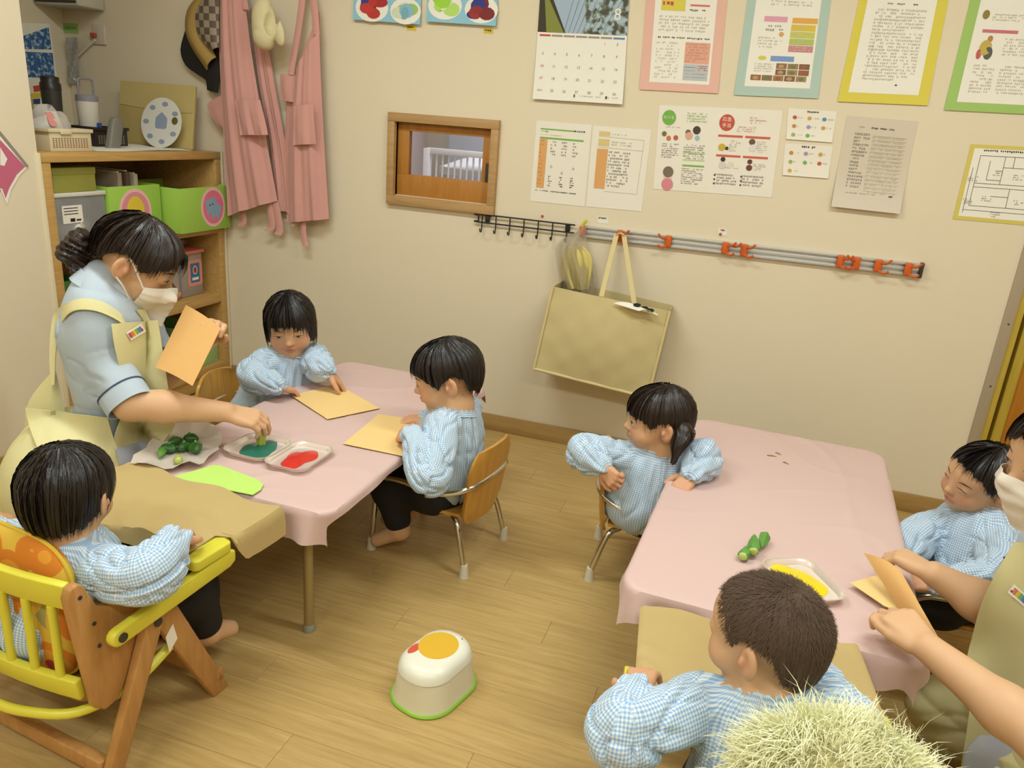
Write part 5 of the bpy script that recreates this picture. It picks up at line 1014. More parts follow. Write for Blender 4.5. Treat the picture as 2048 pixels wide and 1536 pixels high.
sw = np.stack([vnoise(B * 22 + 5), vnoise(B * 22 + 15), vnoise(B * 22 + 25)], 1) - .5; tdir = nr + 3.2 * sw + np.array([0, 0, -.15]); tdir /= np.linalg.norm(tdir, axis=1, keepdims=True); Ls = RNG.uniform(.022, .046, N)
vs = []; fs = []
for i in range(N):
    s_ = np.cross(nr[i], tdir[i] + RNG.normal(0, .3, 3)); s_ /= np.linalg.norm(s_) + 1e-9; w = .0008
    p0 = B[i]; p1 = p0 + (nr[i] * .55 + tdir[i] * .45) * Ls[i] * .5; c1 = RNG.normal(0, .35, 3); p2 = p1 + (tdir[i] + c1 - np.array([0, 0, .35])) * Ls[i] * .4; p3 = p2 + (tdir[i] * .4 + c1 * 1.6 - np.array([0, 0, .75])) * Ls[i] * .38; k = len(vs)
    vs += [p0 - s_ * w, p0 + s_ * w, p1 + s_ * w * .8, p1 - s_ * w * .8, p2 + s_ * w * .6, p2 - s_ * w * .6, p3]; fs += [(k, k + 1, k + 2, k + 3), (k + 3, k + 2, k + 4, k + 5), (k + 5, k + 4, k + 6)]
q = MB(); q.add(vs, fs); o = link('fur', q.mesh('m', recalc=False), mat('fur_yellow', 'f7f2c6', .8, sheen=.3, var=.12, vscale=60), t); o['kind'] = 'stuff'
# ------------------------------------------------------------------ implicit surfaces -> one continuous mesh
class Field:
    def __init__(s, lo, hi, h):
        s.lo = np.array(lo, float); s.h = h; n = np.ceil((np.array(hi) - s.lo) / h).astype(int) + 1
        s.ax = [(s.lo[i] + np.arange(n[i]) * h).astype(np.float32) for i in range(3)]; s.g = np.full(n, 1., np.float32)
    def sub(s, lo, hi):
        sl = []; 
        for i in range(3):
            a = int(max(0, math.floor((lo[i] - s.lo[i]) / s.h))); b = int(min(len(s.ax[i]), math.ceil((hi[i] - s.lo[i]) / s.h) + 1)); 
            if b <= a: return None, None
            sl.append(slice(a, b))
        return tuple(sl), (s.ax[0][sl[0]][:, None, None], s.ax[1][sl[1]][None, :, None], s.ax[2][sl[2]][None, None, :])
    def put(s, lo, hi, fn, k, neg=False):
        m = k + 3 * s.h; sl, X = s.sub(np.array(lo) - m, np.array(hi) + m)
        if sl is None: return
        d = fn(*X).astype(np.float32); a = s.g[sl]
        if neg:
            d = -d; t = np.clip(.5 - .5 * (d - a) / k, 0, 1); s.g[sl] = d * (1 - t) + a * t + k * t * (1 - t)
        else:
            t = np.clip(.5 + .5 * (d - a) / k, 0, 1); s.g[sl] = d * (1 - t) + a * t - k * t * (1 - t)
    def cone(s, a, b, ra, rb, k=.01, neg=False):
        a = np.array(a, float); b = np.array(b, float); ab = b - a; L2 = ab @ ab + 1e-12
        def fn(X, Y, Z):
            px, py, pz = X - a[0], Y - a[1], Z - a[2]; t = np.clip((px * ab[0] + py * ab[1] + pz * ab[2]) / L2, 0, 1)
            return np.sqrt((px - t * ab[0]) ** 2 + (py - t * ab[1]) ** 2 + (pz - t * ab[2]) ** 2) - (ra + (rb - ra) * t)
        r = max(ra, rb); s.put(np.minimum(a, b) - r, np.maximum(a, b) + r, fn, k, neg)
    def chain(s, pts, rs, k=.01):
        for i in range(len(pts) - 1): s.cone(pts[i], pts[i + 1], rs[i], rs[i + 1], k)
    def ell(s, c, r, R=None, k=.01, neg=False):
        c = np.array(c, float); r = np.array(r, float); R = np.eye(3) if R is None else np.array(R)
        def fn(X, Y, Z):
            px, py, pz = X - c[0], Y - c[1], Z - c[2]; q = [(px * R[0, i] + py * R[1, i] + pz * R[2, i]) for i in range(3)]
            k0 = np.sqrt(sum((q[i] / r[i]) ** 2 for i in range(3))); k1 = np.sqrt(sum((q[i] / r[i] ** 2) ** 2 for i in range(3))) + 1e-9
            return k0 * (k0 - 1) / k1
        e = np.abs(R) @ r; s.put(c - e, c + e, fn, k, neg)
    def mesh(s, smooth=1):
        g = s.g; S = g < 0; c = [S[i:S.shape[0] - 1 + i, j:S.shape[1] - 1 + j, k:S.shape[2] - 1 + k] for i in (0, 1) for j in (0, 1) for k in (0, 1)]
        an = c[0].copy(); al = c[0].copy()
        for q in c[1:]: an |= q; al &= q
        act = an & ~al; idx = np.argwhere(act); ids = np.full(act.shape, -1, np.int32); ids[act] = np.arange(len(idx)); pos = np.zeros((len(idx), 3)); cnt = np.zeros(len(idx))
        O = [(i, j, k) for i in (0, 1) for j in (0, 1) for k in (0, 1)]
        for a in range(8):
            for b in range(a + 1, 8):
                oa, ob = np.array(O[a]), np.array(O[b])
                if np.abs(oa - ob).sum() != 1: continue
                va = g[tuple((idx + oa).T)]; vb = g[tuple((idx + ob).T)]; x = (va < 0) != (vb < 0); t = np.where(x, va / np.where(x, va - vb, 1), 0)
                pos += np.where(x[:, None], oa + (ob - oa) * t[:, None], 0); cnt += x
        V = s.lo + (idx + pos / cnt[:, None]) * s.h; Q = []
        for ax in range(3):
            sh = [slice(None)] * 3; s1 = list(sh); s2 = list(sh); s1[ax] = slice(0, -1); s2[ax] = slice(1, None); df = S[tuple(s1)] != S[tuple(s2)]
            o1, o2 = (ax + 1) % 3, (ax + 2) % 3; e = np.argwhere(df); e = e[(e[:, o1] > 0) & (e[:, o2] > 0) & (e[:, o1] < S.shape[o1] - 1) & (e[:, o2] < S.shape[o2] - 1)]
            if not len(e): continue
            def cid(d1, d2): q = e.copy(); q[:, o1] -= d1; q[:, o2] -= d2; return ids[tuple(q.T)]
            quad = np.stack([cid(1, 1), cid(0, 1), cid(0, 0), cid(1, 0)], 1); ins = S[tuple(e.T)]; quad[~ins] = quad[~ins][:, ::-1]; Q.append(quad)
        Q = np.concatenate(Q); Q = Q[(Q >= 0).all(1)]
        for _ in range(smooth):
            acc = np.zeros_like(V); n = np.zeros(len(V))
            for i in range(4):
                j = (i + 1) % 4; np.add.at(acc, Q[:, i], V[Q[:, j]]); np.add.at(acc, Q[:, j], V[Q[:, i]]); np.add.at(n, Q[:, i], 1); np.add.at(n, Q[:, j], 1)
            V = V * .5 + .5 * acc / np.maximum(n, 1)[:, None]
        return V, Q
def normals(V, Q):
    n = np.cross(V[Q[:, 2]] - V[Q[:, 0]], V[Q[:, 3]] - V[Q[:, 1]]); N = np.zeros_like(V)
    for i in range(4): np.add.at(N, Q[:, i], n)
    return N / (np.linalg.norm(N, axis=1, keepdims=True) + 1e-12)
def npmesh(V, Q, name='m'):
    me = bpy.data.meshes.new(name); me.vertices.add(len(V)); me.vertices.foreach_set('co', V.astype(np.float32).ravel()); k = Q.shape[1]
    me.loops.add(len(Q) * k); me.loops.foreach_set('vertex_index', Q.astype(np.int32).ravel()); me.polygons.add(len(Q)); me.polygons.foreach_set('loop_start', np.arange(0, len(Q) * k, k, dtype=np.int32))
    me.update(calc_edges=True); me.validate(); me.polygons.foreach_set('use_smooth', [True] * len(Q)); return me
def olink(name, me, m, parent):
    me.materials.append(m); o = bpy.data.objects.new(name, me); COL.objects.link(o)
    if parent is not None: me.transform(Matrix.Translation(parent.location).inverted()); o.parent = parent
    return o
def setcol(me, C):
    a = me.color_attributes.new('Col', 'FLOAT_COLOR', 'POINT'); a.data.foreach_set('color', np.concatenate([C, np.ones((len(C), 1))], 1).astype(np.float32).ravel())
def frame(yaw, pitch=0., roll=0.):
    """columns: right, forward, up; degrees; pitch + = looking down"""
    y, p, r = math.radians(yaw), math.radians(pitch), math.radians(roll)
    f = np.array([math.cos(y) * math.cos(p), math.sin(y) * math.cos(p), -math.sin(p)]); rt = np.array([math.sin(y), -math.cos(y), 0]); up = np.cross(rt, f)
    r2 = rt * math.cos(r) + up * math.sin(r); u2 = -rt * math.sin(r) + up * math.cos(r); return np.stack([r2, f, u2], 1)
def unit(v): v = np.array(v, float); return v / (np.linalg.norm(v) + 1e-12)

SKIN = np.array(lin('d2a67e')[:3]); LIP = np.array(lin('b4685c')[:3]); CHEEK = np.array(lin('cb8468')[:3]); NOSTRIL_SHADE = np.array(lin('3a2a22')[:3])
M_skin = attr_mat('skin', 'Col', .5, .35, sss=.12); M_skin.node_tree.nodes['Principled BSDF'].inputs['Subsurface Radius'].default_value = (1., .4, .2); M_skin.node_tree.nodes['Principled BSDF'].inputs['Subsurface Scale'].default_value = .006
M_eyew = mat('eye_white', 'd8cfc4', .25, spec=.5); M_iris = mat('iris_dark', '1c120e', .15, spec=.6); M_lash = mat('lash', '2a1c16', .6)
GING = gingham('gingham_blue', 'dcdfdd', 'b2c5d8', '83a8d0', 180.)
M_tr = mat('black_trousers', '1d1a1a', .85)

def head(F, c, R, s, adult=False):
    T = lambda x, y, z: c + R @ (np.array([x, y, z]) * s)
    def E(p, r, k, neg=False, rot=None): F.ell(T(*p), np.array(r) * s, R if rot is None else R @ rot, k * s, neg)
    zf = 1.18 if adult else 1.
    E((0, -.010, .026), (.068, .083, .066), .01); E((0, .030, .020), (.058, .046, .046), .02); E((0, .022, -.026 * zf), (.057 if not adult else .054, .054, .056 * zf), .02)
    for sx in (-1, 1):
        E((sx * .031, .043, -.036 * zf), (.027, .026, .026), .015)
    E((0, .046, -.070 * zf), (.024, .022, .016), .02)
    for sx in (-1, 1): E((sx * .029, .090, -.001), (.017, .012, .010), .012, True)
    for sx in (-1, 1): E((sx * .028, .062, -.002), (.015, .012, .010), .008)
    F.cone(T(0, .068, .004), T(0, .079, -.021), .006 * s, .0075 * s, .012 * s); E((0, .083, -.0225), (.0085, .0085, .0075), .006)
    for sx in (-1, 1): E((sx * .0085, .077, -.0255), (.0055, .006, .005), .005)
    E((0, .0740, -.043 * zf), (.0165, .0068, .0046), .005); E((0, .0728, -.0505 * zf), (.014, .0068, .0050), .005); E((0, .0835, -.0468 * zf), (.016, .006, .0012), .003, True)
    for sx in (-1, 1):
        rot = np.array(frame(90 - sx * 25)); rot = np.array([[math.cos(sx * .45), -math.sin(sx * .45), 0], [math.sin(sx * .45), math.cos(sx * .45), 0], [0, 0, 1]])
        E((sx * .072, -.012, -.010), (.0075, .0175, .0265), .006, False, rot); E((sx * .0805, -.006, -.008), (.0075, .0105, .0165), .004, True, rot); E((sx * .073, -.002, -.012), (.006, .005, .008), .004)
def hand(F, w, d, up, th, s, curl, spread=.12, thumb=(.6, .75, -.25), tcurl=.3, fat=1.):
    """w wrist, d finger direction, up back-of-hand normal, th thumb side (+1 = up x d)"""
    x = unit(d); z = unit(np.array(up, float) - x * (np.array(up, float) @ x)); y = np.cross(z, x) * th
    P = lambda a, b, c_: np.array(w) + (x * a + y * b + z * c_) * s
    ys = (.030, .010, -.011, -.030); ln = (.072, .080, .075, .058); kx = (.088, .092, .088, .080)
    for i in range(4): F.cone(P(0, ys[i] * .45, 0), P(kx[i], ys[i], 0), .0150 * s * fat, .0115 * s * fat, .010 * s)
    F.ell(P(.05, .0, -.006), (.045 * s, .036 * s, .014 * s), np.stack([x, y, z], 1), .012 * s)
    tips = []
    for i in range(4):
        p = P(kx[i], ys[i], 0); a = spread * (1.5 - i); dx = unit(x * math.cos(a) + y * math.sin(a)); ang = 0.; r = .0098 * s * fat; c_ = curl[i] if hasattr(curl, '__len__') else curl
        for j, (fr, ck) in enumerate(((.45, .75), (.30, 1.), (.25, .7))):
            ang += c_ * ck; q = p + (dx * math.cos(ang) - z * math.sin(ang)) * ln[i] * fr * s; F.cone(p, q, r, r * .9, .0025 * s); p = q; r *= .9
        tips.append(p)
    tb = P(.022, .026, -.006); td = unit(x * thumb[0] + y * thumb[1] + z * thumb[2]); t1 = tb + td * .040 * s; F.cone(tb, t1, .0150 * s * fat, .0115 * s * fat, .008 * s)
    td2 = unit(td + (x * .9 - y * .6) * tcurl); t2 = t1 + td2 * .030 * s; F.cone(t1, t2, .0112 * s * fat, .0100 * s * fat, .004 * s); t3 = t2 + unit(td2 + (x * .5 - y * .5) * tcurl) * .022 * s; F.cone(t2, t3, .0098 * s * fat, .0082 * s * fat, .004 * s)
    return tips, t3
def face_patches(me, c, R, s, par, eyes, adult=False):
    """eyes, lashes and brow hair laid on the face surface by casting onto it"""
    bv = BVHTree.FromPolygons([tuple(v.co) for v in me.vertices], [tuple(p.vertices) for p in me.polygons])
    off = np.array(par.location)
    def hit(x, z, d):
        o = c + R @ (np.array([x, .2, z]) * s) - off; h = bv.ray_cast(Vector(o), Vector(-R[:, 1]))
        return (np.array(h[0]) if h[0] is not None else o) + R[:, 1] * d
    def strip(nm, xs, top, bot, m, d):
        q = MB(); q.grid([[hit(x, t_, d) for x, t_ in zip(xs, row)] for row in (top, [(a + b) / 2 for a, b in zip(top, bot)], bot)]); o = link(nm, q.mesh('m', recalc=False), m, par); return o
    for sx in (-1, 1):
        cx = .0285 * sx; n = 13; u = np.linspace(-1, 1, n); xs = cx + u * .0125
        op = eyes.get('open', .5); zc = -.0015
        up = zc + .0058 * op * (1 - np.abs(u) ** 2.2) + .0012 * u * sx * 0; lo = zc - .0042 * op * (1 - np.abs(u) ** 2.2)
        if eyes.get('smile'): up = zc + .003 * (1 - u ** 2); lo = up - .0008
        if op > .25:
            strip('eye', xs, up, lo, M_eyew, .0006 * s)
            gx, gz = eyes.get('gaze', (0, 0)); k = 11; a = np.linspace(-1, 1, k); ri = .0056; xi = cx + gx * .006 + a * ri
            ui = np.interp(xi, xs, up); li = np.interp(xi, xs, lo); zz = gz * .003 + zc; strip('iris', xi, np.minimum(ui, zz + ri * np.sqrt(1 - a ** 2 * .98)), np.maximum(li, zz - ri * np.sqrt(1 - a ** 2 * .98)), M_iris, .0011 * s)
        strip('eyelash', cx + u * .0135, up + .0016 * (1 - .5 * np.abs(u)), up - .0004, M_lash, .0013 * s)
        if not eyes.get('nobrow'): strip('eyebrow', cx + u * .0155 + sx * .002, .0165 + .003 * (1 - u ** 2) + .0018 * (1 - np.abs(u)), .0155 + .003 * (1 - u ** 2) - .0012 * (1 - np.abs(u)), mat('brow_hair', '4a3428', .8), .0008 * s)
def skin_colors(V, c, R, s, adult=False, hands=()):
    L = ((V - c) @ R) / s; C = np.tile(SKIN, (len(V), 1)); zf = 1.18 if adult else 1.
    def g(p, r): return np.exp(-(((L - np.array(p)) / np.array(r)) ** 2).sum(1))
    def mixin(col, w): 
        nonlocal C; w = np.clip(w, 0, 1)[:, None]; C = C * (1 - w) + col * w
    for sx in (-1, 1): mixin(CHEEK, .55 * g((sx * .036, .066, -.030), (.020, .03, .018))); mixin(CHEEK, .5 * g((sx * .078, -.005, -.012), (.012, .02, .03)))
    mixin(LIP, 1.2 * g((0, .084, -.047 * zf), (.016, .012, .0075))); mixin(NOSTRIL_SHADE, .55 * g((.0065, .086, -.029), (.0028, .006, .0022)) + .55 * g((-.0065, .086, -.029), (.0028, .006, .0022)))  # nostril shade painted into the skin as two dark spots
    mixin(CHEEK, .35 * g((0, .09, -.022), (.012, .01, .01)))
    for h in hands:
        d = np.exp(-(((V - h) / (.05 * s)) ** 2).sum(1)); mixin(CHEEK, .45 * d)
    return C
def hair(c, R, s, par, m, zend, rz2=.12, off=.0, jit=.006, clump=38, cols=260, rows=20, seed=0, crown=(0, -.030), ribbons=420, rad=(.0735, .0895, .0725), flare=0., cen=(0, -.008, .024), lift=0.):
    """cap of hair flowing from the crown; zend: list of (azimuth deg from the face, lower edge z)"""
    az = np.array([a for a, _ in zend] , float); ze = np.array([z for _, z in zend], float); rr = np.array(rad) + off; cen = np.array(cen); rg = np.random.default_rng(seed)
    cw = rg.random(clump * 2 + 4); fine = rg.random(cols + 1); fine[-1] = fine[0]
    def path(b, t, r_off, zj):
        """b azimuth rad (0 = face, + = right), t in 0..1"""
        bd = (math.degrees(b) + 180) % 360 - 180; z1 = np.interp(bd, az, ze) + zj; 
        cz = cen[2]; a_end = math.acos(np.clip((z1 - cz) / rr[2], -1, 1)) if z1 >= cz else PI / 2; drop = max(0., cz - z1); La = a_end * .078; tot = La + drop; d = t * tot
        k = 1 - t * 0
        if d <= La: al = d / .078; sa, ca = math.sin(al), math.cos(al); x, y, z = rr[0] * sa * math.sin(b), rr[1] * sa * math.cos(b), rr[2] * ca
        else:
            dz = d - La; f = math.sqrt(max(.05, 1 - (dz / rz2) ** 2)) + flare * dz; x, y, z = rr[0] * f * math.sin(b), rr[1] * f * math.cos(b), -dz
        w = max(0., 1 - d / .07); p = np.array([x, y, z]); n = unit(p / rr ** 2) if d <= La else unit([x, y, 0]); p = p + n * r_off + np.array([crown[0], crown[1], 0]) * w * w * .55 + cen
        return c + R @ (p * s)
    P = []
    for j in range(rows + 1):
        row = []
        for i in range(cols + 1):
            b = 2 * PI * i / cols; cl = cw[int(b / (2 * PI) * clump) % clump]; cf = (b / (2 * PI) * clump) % 1; t = j / rows
            ro = .0022 * (math.sin(PI * cf) - .5) * min(1, t * 2) + .0012 * (fine[i] - .5) + .004 * cl * t * .6 + lift * t * (1 - t) * 4
            zj = jit * (cl - .5) * 1.4 - jit * .9 * abs(cf - .5) * -1.2 + jit * .5 * (fine[i] - .5)
            row.append(path(b, t, ro - .0035 * (t > .97), zj))
        P.append(row)
    q = MB(); q.sheet(P, .004 * s); link('hair', q.mesh('m', recalc=False), m, par)
    if ribbons:
        vs = []; fs = []
        for i in range(ribbons):
            b = rg.uniform(0, 2 * PI); t0 = rg.uniform(0.05, .55); ro = rg.uniform(.0005, .0035); zj = rg.normal(0, jit) - jit * .5; w = rg.uniform(.0009, .0018) * s; db = rg.normal(0, .05); k = len(vs); n = 6
            for j in range(n):
                t = t0 + (1 - t0) * j / (n - 1); a = path(b + db * t, t, ro + .0035 * cw[int(b / (2 * PI) * clump) % clump] * t * .6, zj); e = path(b + db * t + .02, t, ro, zj) - a; e = unit(e) * w * (1 - .8 * (j / (n - 1)) ** 2); vs += [a - e, a + e]
            fs += [(k + 2 * j, k + 2 * j + 1, k + 2 * j + 3, k + 2 * j + 2) for j in range(n - 1)]
        q = MB(); q.add(vs, fs); o = link('hair_strands', q.mesh('m', recalc=False), m, par); o['kind'] = 'stuff'
def hair_mat(key, c, hl=.38):
    m = mat(key, c, hl, spec=.45); nt = m.node_tree; tc = nt.nodes.new('ShaderNodeTexCoord'); mp = nt.nodes.new('ShaderNodeMapping'); mp.inputs['Scale'].default_value = (1, 1, .12); n = nt.nodes.new('ShaderNodeTexNoise'); n.inputs['Scale'].default_value = 320; nt.links.new(tc.outputs['Object'], mp.inputs[0]); nt.links.new(mp.outputs[0], n.inputs[0]); bp = nt.nodes.new('ShaderNodeBump'); bp.inputs['Strength'].default_value = .5; bp.inputs['Distance'].default_value = .001; nt.links.new(n.outputs[0], bp.inputs['Height']); nt.links.new(bp.outputs[0], nt.nodes['Principled BSDF'].inputs['Normal']); return m
HAIRB = hair_mat('hair_black', '1a1311'); HAIRD = hair_mat('hair_dark_brown', '24170f'); HAIRS = hair_mat('hair_short_brown', '54402f', .75)

def spine(pts, n=10):
    C = np.array(spline(pts, n)); T = np.gradient(C, axis=0); T /= np.linalg.norm(T, axis=1, keepdims=True) + 1e-12; L = np.concatenate([[0], np.cumsum(np.linalg.norm(np.diff(C, axis=0), axis=1))]); return C, T, L
def on_spine(V, sp, f):
    """nearest spine sample with a first-order slide: radial distance, azimuth, length along"""
    C, T, L = sp; best = np.full(len(V), 9.); bi = np.zeros(len(V), int)
    for i in range(len(C)):
        d = ((V - C[i]) ** 2).sum(1); m = d < best; best[m] = d[m]; bi[m] = i
    e1 = np.zeros_like(C); u = f - T[0] * (f @ T[0])
    for i in range(len(C)): u = u - T[i] * (u @ T[i]); u = u / (np.linalg.norm(u) + 1e-9); e1[i] = u
    e2 = np.cross(T, e1); p = V - C[bi]; al = (p * T[bi]).sum(1); return np.sqrt(best), np.arctan2((p * e2[bi]).sum(1), (p * e1[bi]).sum(1)), L[bi] + al
def cloth_uv(me, V, Q, regs):
    """regs: list of (a, b, radius, ref forward); assigns warp/weft coordinates in metres"""
    Cn = V[Q].mean(1); D = []; flat = V[Q].reshape(-1, 3)
    for (sp, r, f) in regs: D.append(on_spine(Cn, sp, f)[0] - r)
    reg = np.argmin(np.array(D), 0); UV = np.zeros((len(Q), 4, 2))
    for i, (sp, r, f) in enumerate(regs):
        m = reg == i
        if not m.any(): continue
        _, ang, al = on_spine(V[Q[m]].reshape(-1, 3), sp, f); ang = ang.reshape(-1, 4); ref = ang[:, :1]; ang = ref + (ang - ref + PI) % (2 * PI) - PI
        UV[m, :, 0] = ang * r * 1.05; UV[m, :, 1] = al.reshape(-1, 4)
    l = me.uv_layers.new(name='uv'); l.data.foreach_set('uv', UV.reshape(-1).astype(np.float32))
def ridge(P, sc):
    """sharp crease lines: 1 on the crease, falling off to 0"""
    return np.clip(1 - np.abs(vnoise(P, sc) - .5) * 7, 0, 1) ** 1.5
def wrinkle(V, Q, regs, neck, amp, gathers, gl=.09):
    N = normals(V, Q); D = []; A = []
    for (sp, r, f) in regs: d, ang, al = on_spine(V, sp, f); D.append(d - r); A.append((ang, al))
    D = np.array(D); w = np.exp(-np.maximum(0, D - D.min(0)) / .010); w /= w.sum(0); disp = np.zeros(len(V))
    for i, (ang, al) in enumerate(A):
        cs, sn = np.cos(ang), np.sin(ang)
        if i == 0:
            dn = np.linalg.norm(V - neck, axis=1); g = np.exp(-np.maximum(0, dn - .06) / gl) * np.clip((dn - .045) / .03, 0, 1); n1 = vnoise(np.stack([cs * 3, sn * 3, al * 4], 1) + 3.3)
            d = amp * .9 * np.sin(ang * gathers + 5 * n1) * g * np.clip((dn - .06) / .04, 0, 1) + amp * 1.5 * (1 - g) * (.5 - ridge(np.stack([cs * 2.6, sn * 2.6, al * 4], 1) + 9.1, 1.)) - amp * .9 * ridge(np.stack([cs * 3 + al * 9, sn * 3, al * 8], 1) + 4.4, 1.)
        else:
            d = -amp * 1.5 * ridge(np.stack([cs * 1.1 + al * 7, sn * 1.1, al * 17], 1) + i * 7.7, 1.) - amp * 1.1 * ridge(np.stack([cs * 1.8, sn * 1.8 + al * 12, al * 9], 1) + i * 3.1, 1.) + amp * 1.6 * (vnoise(np.stack([cs * 1.5, sn * 1.5, al * 12], 1) + i, 1.) - .3)
        disp += w[i] * d
    V = V + N * disp[:, None]; return V
def ruffle(nk, ax, f, r, par, m=None):
    """gathered neckband"""
    e1 = unit(f - ax * (f @ ax)); e2 = np.cross(ax, e1); n = 90; P_ = []
    for j, (dr, dz) in enumerate(((.016, -.014), (.008, -.003), (.006, .004), (.002, .008))):
        P_.append([nk - np.array(par.location) + ax * (dz + .0) + (e1 * math.cos(a) + e2 * math.sin(a)) * (r + dr + (.0012 if j != 1 else .0006) * math.sin(a * 22 + math.sin(a * 3))) for a in np.linspace(0, 2 * PI, n + 1)])
    q = MB(); q.sheet(P_, .003); me = q.mesh('m', recalc=False); l = me.uv_layers.new(name='uv')
    V = np.array([tuple(v.co) for v in me.vertices]); idx = np.array([lp.vertex_index for lp in me.loops]); rel = V - (nk - np.array(par.location)); ang = np.arctan2(rel @ e2, rel @ e1) * r; l.data.foreach_set('uv', np.stack([ang, rel @ ax], 1)[idx].astype(np.float32).ravel()); link('neckband', me, m or GING, par)
def child(label, P, eyes, hz, hm, hkw, legs=None, cat='person', h=.0026, smock=True, torso_r=(.082, .105, .125), shape=None):
    """P: head c, head rotation R, s, neck, hip, shoulders, elbows, wrists (index 0 right, 1 left), hand dicts"""
    if legs: legs = [[np.array(q, float) for q in l] for l in legs]
    par = thing('person', label, cat, tuple(np.round(P['hip'] * np.array([1, 1, 0]) + np.array([0, 0, P['hip'][2] - .06]), 4)), 0, 'children in blue gingham smocks'); s = P['s']; c, R = P['head'], P['R']
    pts = [c + .16 * s, c - .16 * s, P['hip'] + .1, P['hip'] - .1] + list(P['el']) + list(P['wr']) + [w + unit(d['d']) * .11 for w, d in zip(P['wr'], P['hand'])] + ([q for l in legs for q in l] if legs else [])
    lo = np.min(pts, 0) - .05; hi = np.max(pts, 0) + .05; F = Field(lo, hi, h); head(F, c, R, s)
    F.cone(c + R @ (np.array([0, -.016, -.045]) * s), P['neck'], .040 * s, .040 * s, .015); F.cone(P['neck'], P['hip'], .055, .075, .03)
    for i in (0, 1):
        F.chain([P['neck'], P['sh'][i], P['el'][i], P['wr'][i]], [.04, .034, .027, .0185], .012); d = P['hand'][i]; hand(F, P['wr'][i], d['d'], d['up'], d['th'], d.get('s', .60) * s, d.get('curl', .3), d.get('spread', .14), d.get('thumb', (.6, .75, -.25)), d.get('tcurl', .3), 1.18)
        if legs: hp, kn, an, to = legs[i]; F.chain([P['hip'], hp, kn, an], [.07, .058, .044, .030], .02); F.cone(an, to, .028, .020, .012)
    V, Q = F.mesh(1); me = npmesh(V, Q); setcol(me, skin_colors(V, c, R, s, False, [w + unit(d['d']) * .05 for w, d in zip(P['wr'], P['hand'])])); body = olink('body', me, M_skin, par)
    if eyes is not None: face_patches(me, c, R, s, par, eyes)
    # patches and hair are in world metres: shift into the parent
    hair(c - np.array(par.location), R, s, par, hm, hz, **hkw)
    if smock:
        nk, hp = P['neck'], P['hip']; ax = unit(hp - nk); f = P['bf']; rt = np.cross(f, [0, 0, 1.]); S = Field(lo - .06, hi + .06, .0042); Rb = np.stack([rt, f, [0, 0, 1.]], 1)
        S.ell(nk + (hp - nk) * .30, (torso_r[0] * 1.16, torso_r[0], .105), Rb, .02); S.ell(nk + (hp - nk) * .62, (torso_r[1] * 1.08, torso_r[1] * .98, .13), Rb, .05); S.ell(hp + np.array([0, 0, .03]), (torso_r[2] * 1.05, torso_r[2], .085), Rb, .05)
        S.cone(nk + np.array([0, 0, .004]), nk - np.array([0, 0, .03]), .046, .062, .02)
        sl = P.get('sleeve', .043); spn = []
        for i in (0, 1):
            sh, el, wr = P['sh'][i], P['el'][i], P['wr'][i]; cf = wr - unit(wr - el) * .010; S.cone(nk - np.array([0, 0, .035]), sh, .05, .047, .03); C = np.array(spline([sh, el, cf], 6)); n = len(C) - 1; spn.append(spine([sh, el, wr]))
            rs = [np.interp(k / n, [0, .25, .5, .75, .9, 1], [sl * 1.08, sl * 1.06, sl * 1.1, sl * 1.05, sl * .85, sl * .62]) for k in range(n + 1)]; S.chain(C, rs, .01); S.cone(cf, cf + unit(wr - el) * .008, sl * .68, sl * .72, .003)
        if shape: shape(S, P)
        V, Q = S.mesh(2); regs = [(spine([nk + np.array([0, 0, .03]), (nk + hp) / 2, hp - np.array([0, 0, .06])]), torso_r[1] * .9, f), (spn[0], sl, f), (spn[1], sl, f)]
        V2 = wrinkle(V, Q, regs, nk, .0066, 17); me = npmesh(V2, Q); cloth_uv(me, V, Q, regs); sm = olink('smock', me, GING, par); ruffle(nk, unit(c + R @ (np.array([0, -.016, -.045]) * s) - nk), f, .047 * s, par)
    if legs:
        T = Field(np.min([q for l in legs for q in l] + [P['hip']], 0) - .12, np.max([q for l in legs for q in l] + [P['hip']], 0) + .12, .0045)
        for l in legs: hp, kn, an, to = l; T.chain([P['hip'], hp, kn, an + (kn - an) * .25], [.078, .067, .054, .040], .03)
        V, Q = T.mesh(1); olink('trousers', npmesh(V, Q), M_tr, par)
    return par

# cream hat over the aprons: soft crown and folded brim
_c, _b, _e = HAT_AT; HF = Field(_c - .2, _c + .2, .004); HF.ell(_c, (.050, .040, .085), None, .01); HF.ell((_c + _e) / 2 + np.array([0, -.005, 0]), (.052, .040, .055), None, .02); HF.ell(_b, (.034, .020, .062), frame(70, 0, 25), .006); HF.ell(_b + np.array([-.02, -.01, .03]), (.030, .03, .05), None, .004, True)
_V, _Q = HF.mesh(2); _N = normals(_V, _Q); _V = _V - _N * (.0035 * ridge(_V * np.array([1, 1, .5]) + 2.2, 14.))[:, None]; olink('crown', npmesh(_V, _Q), M_hat, hat_t)
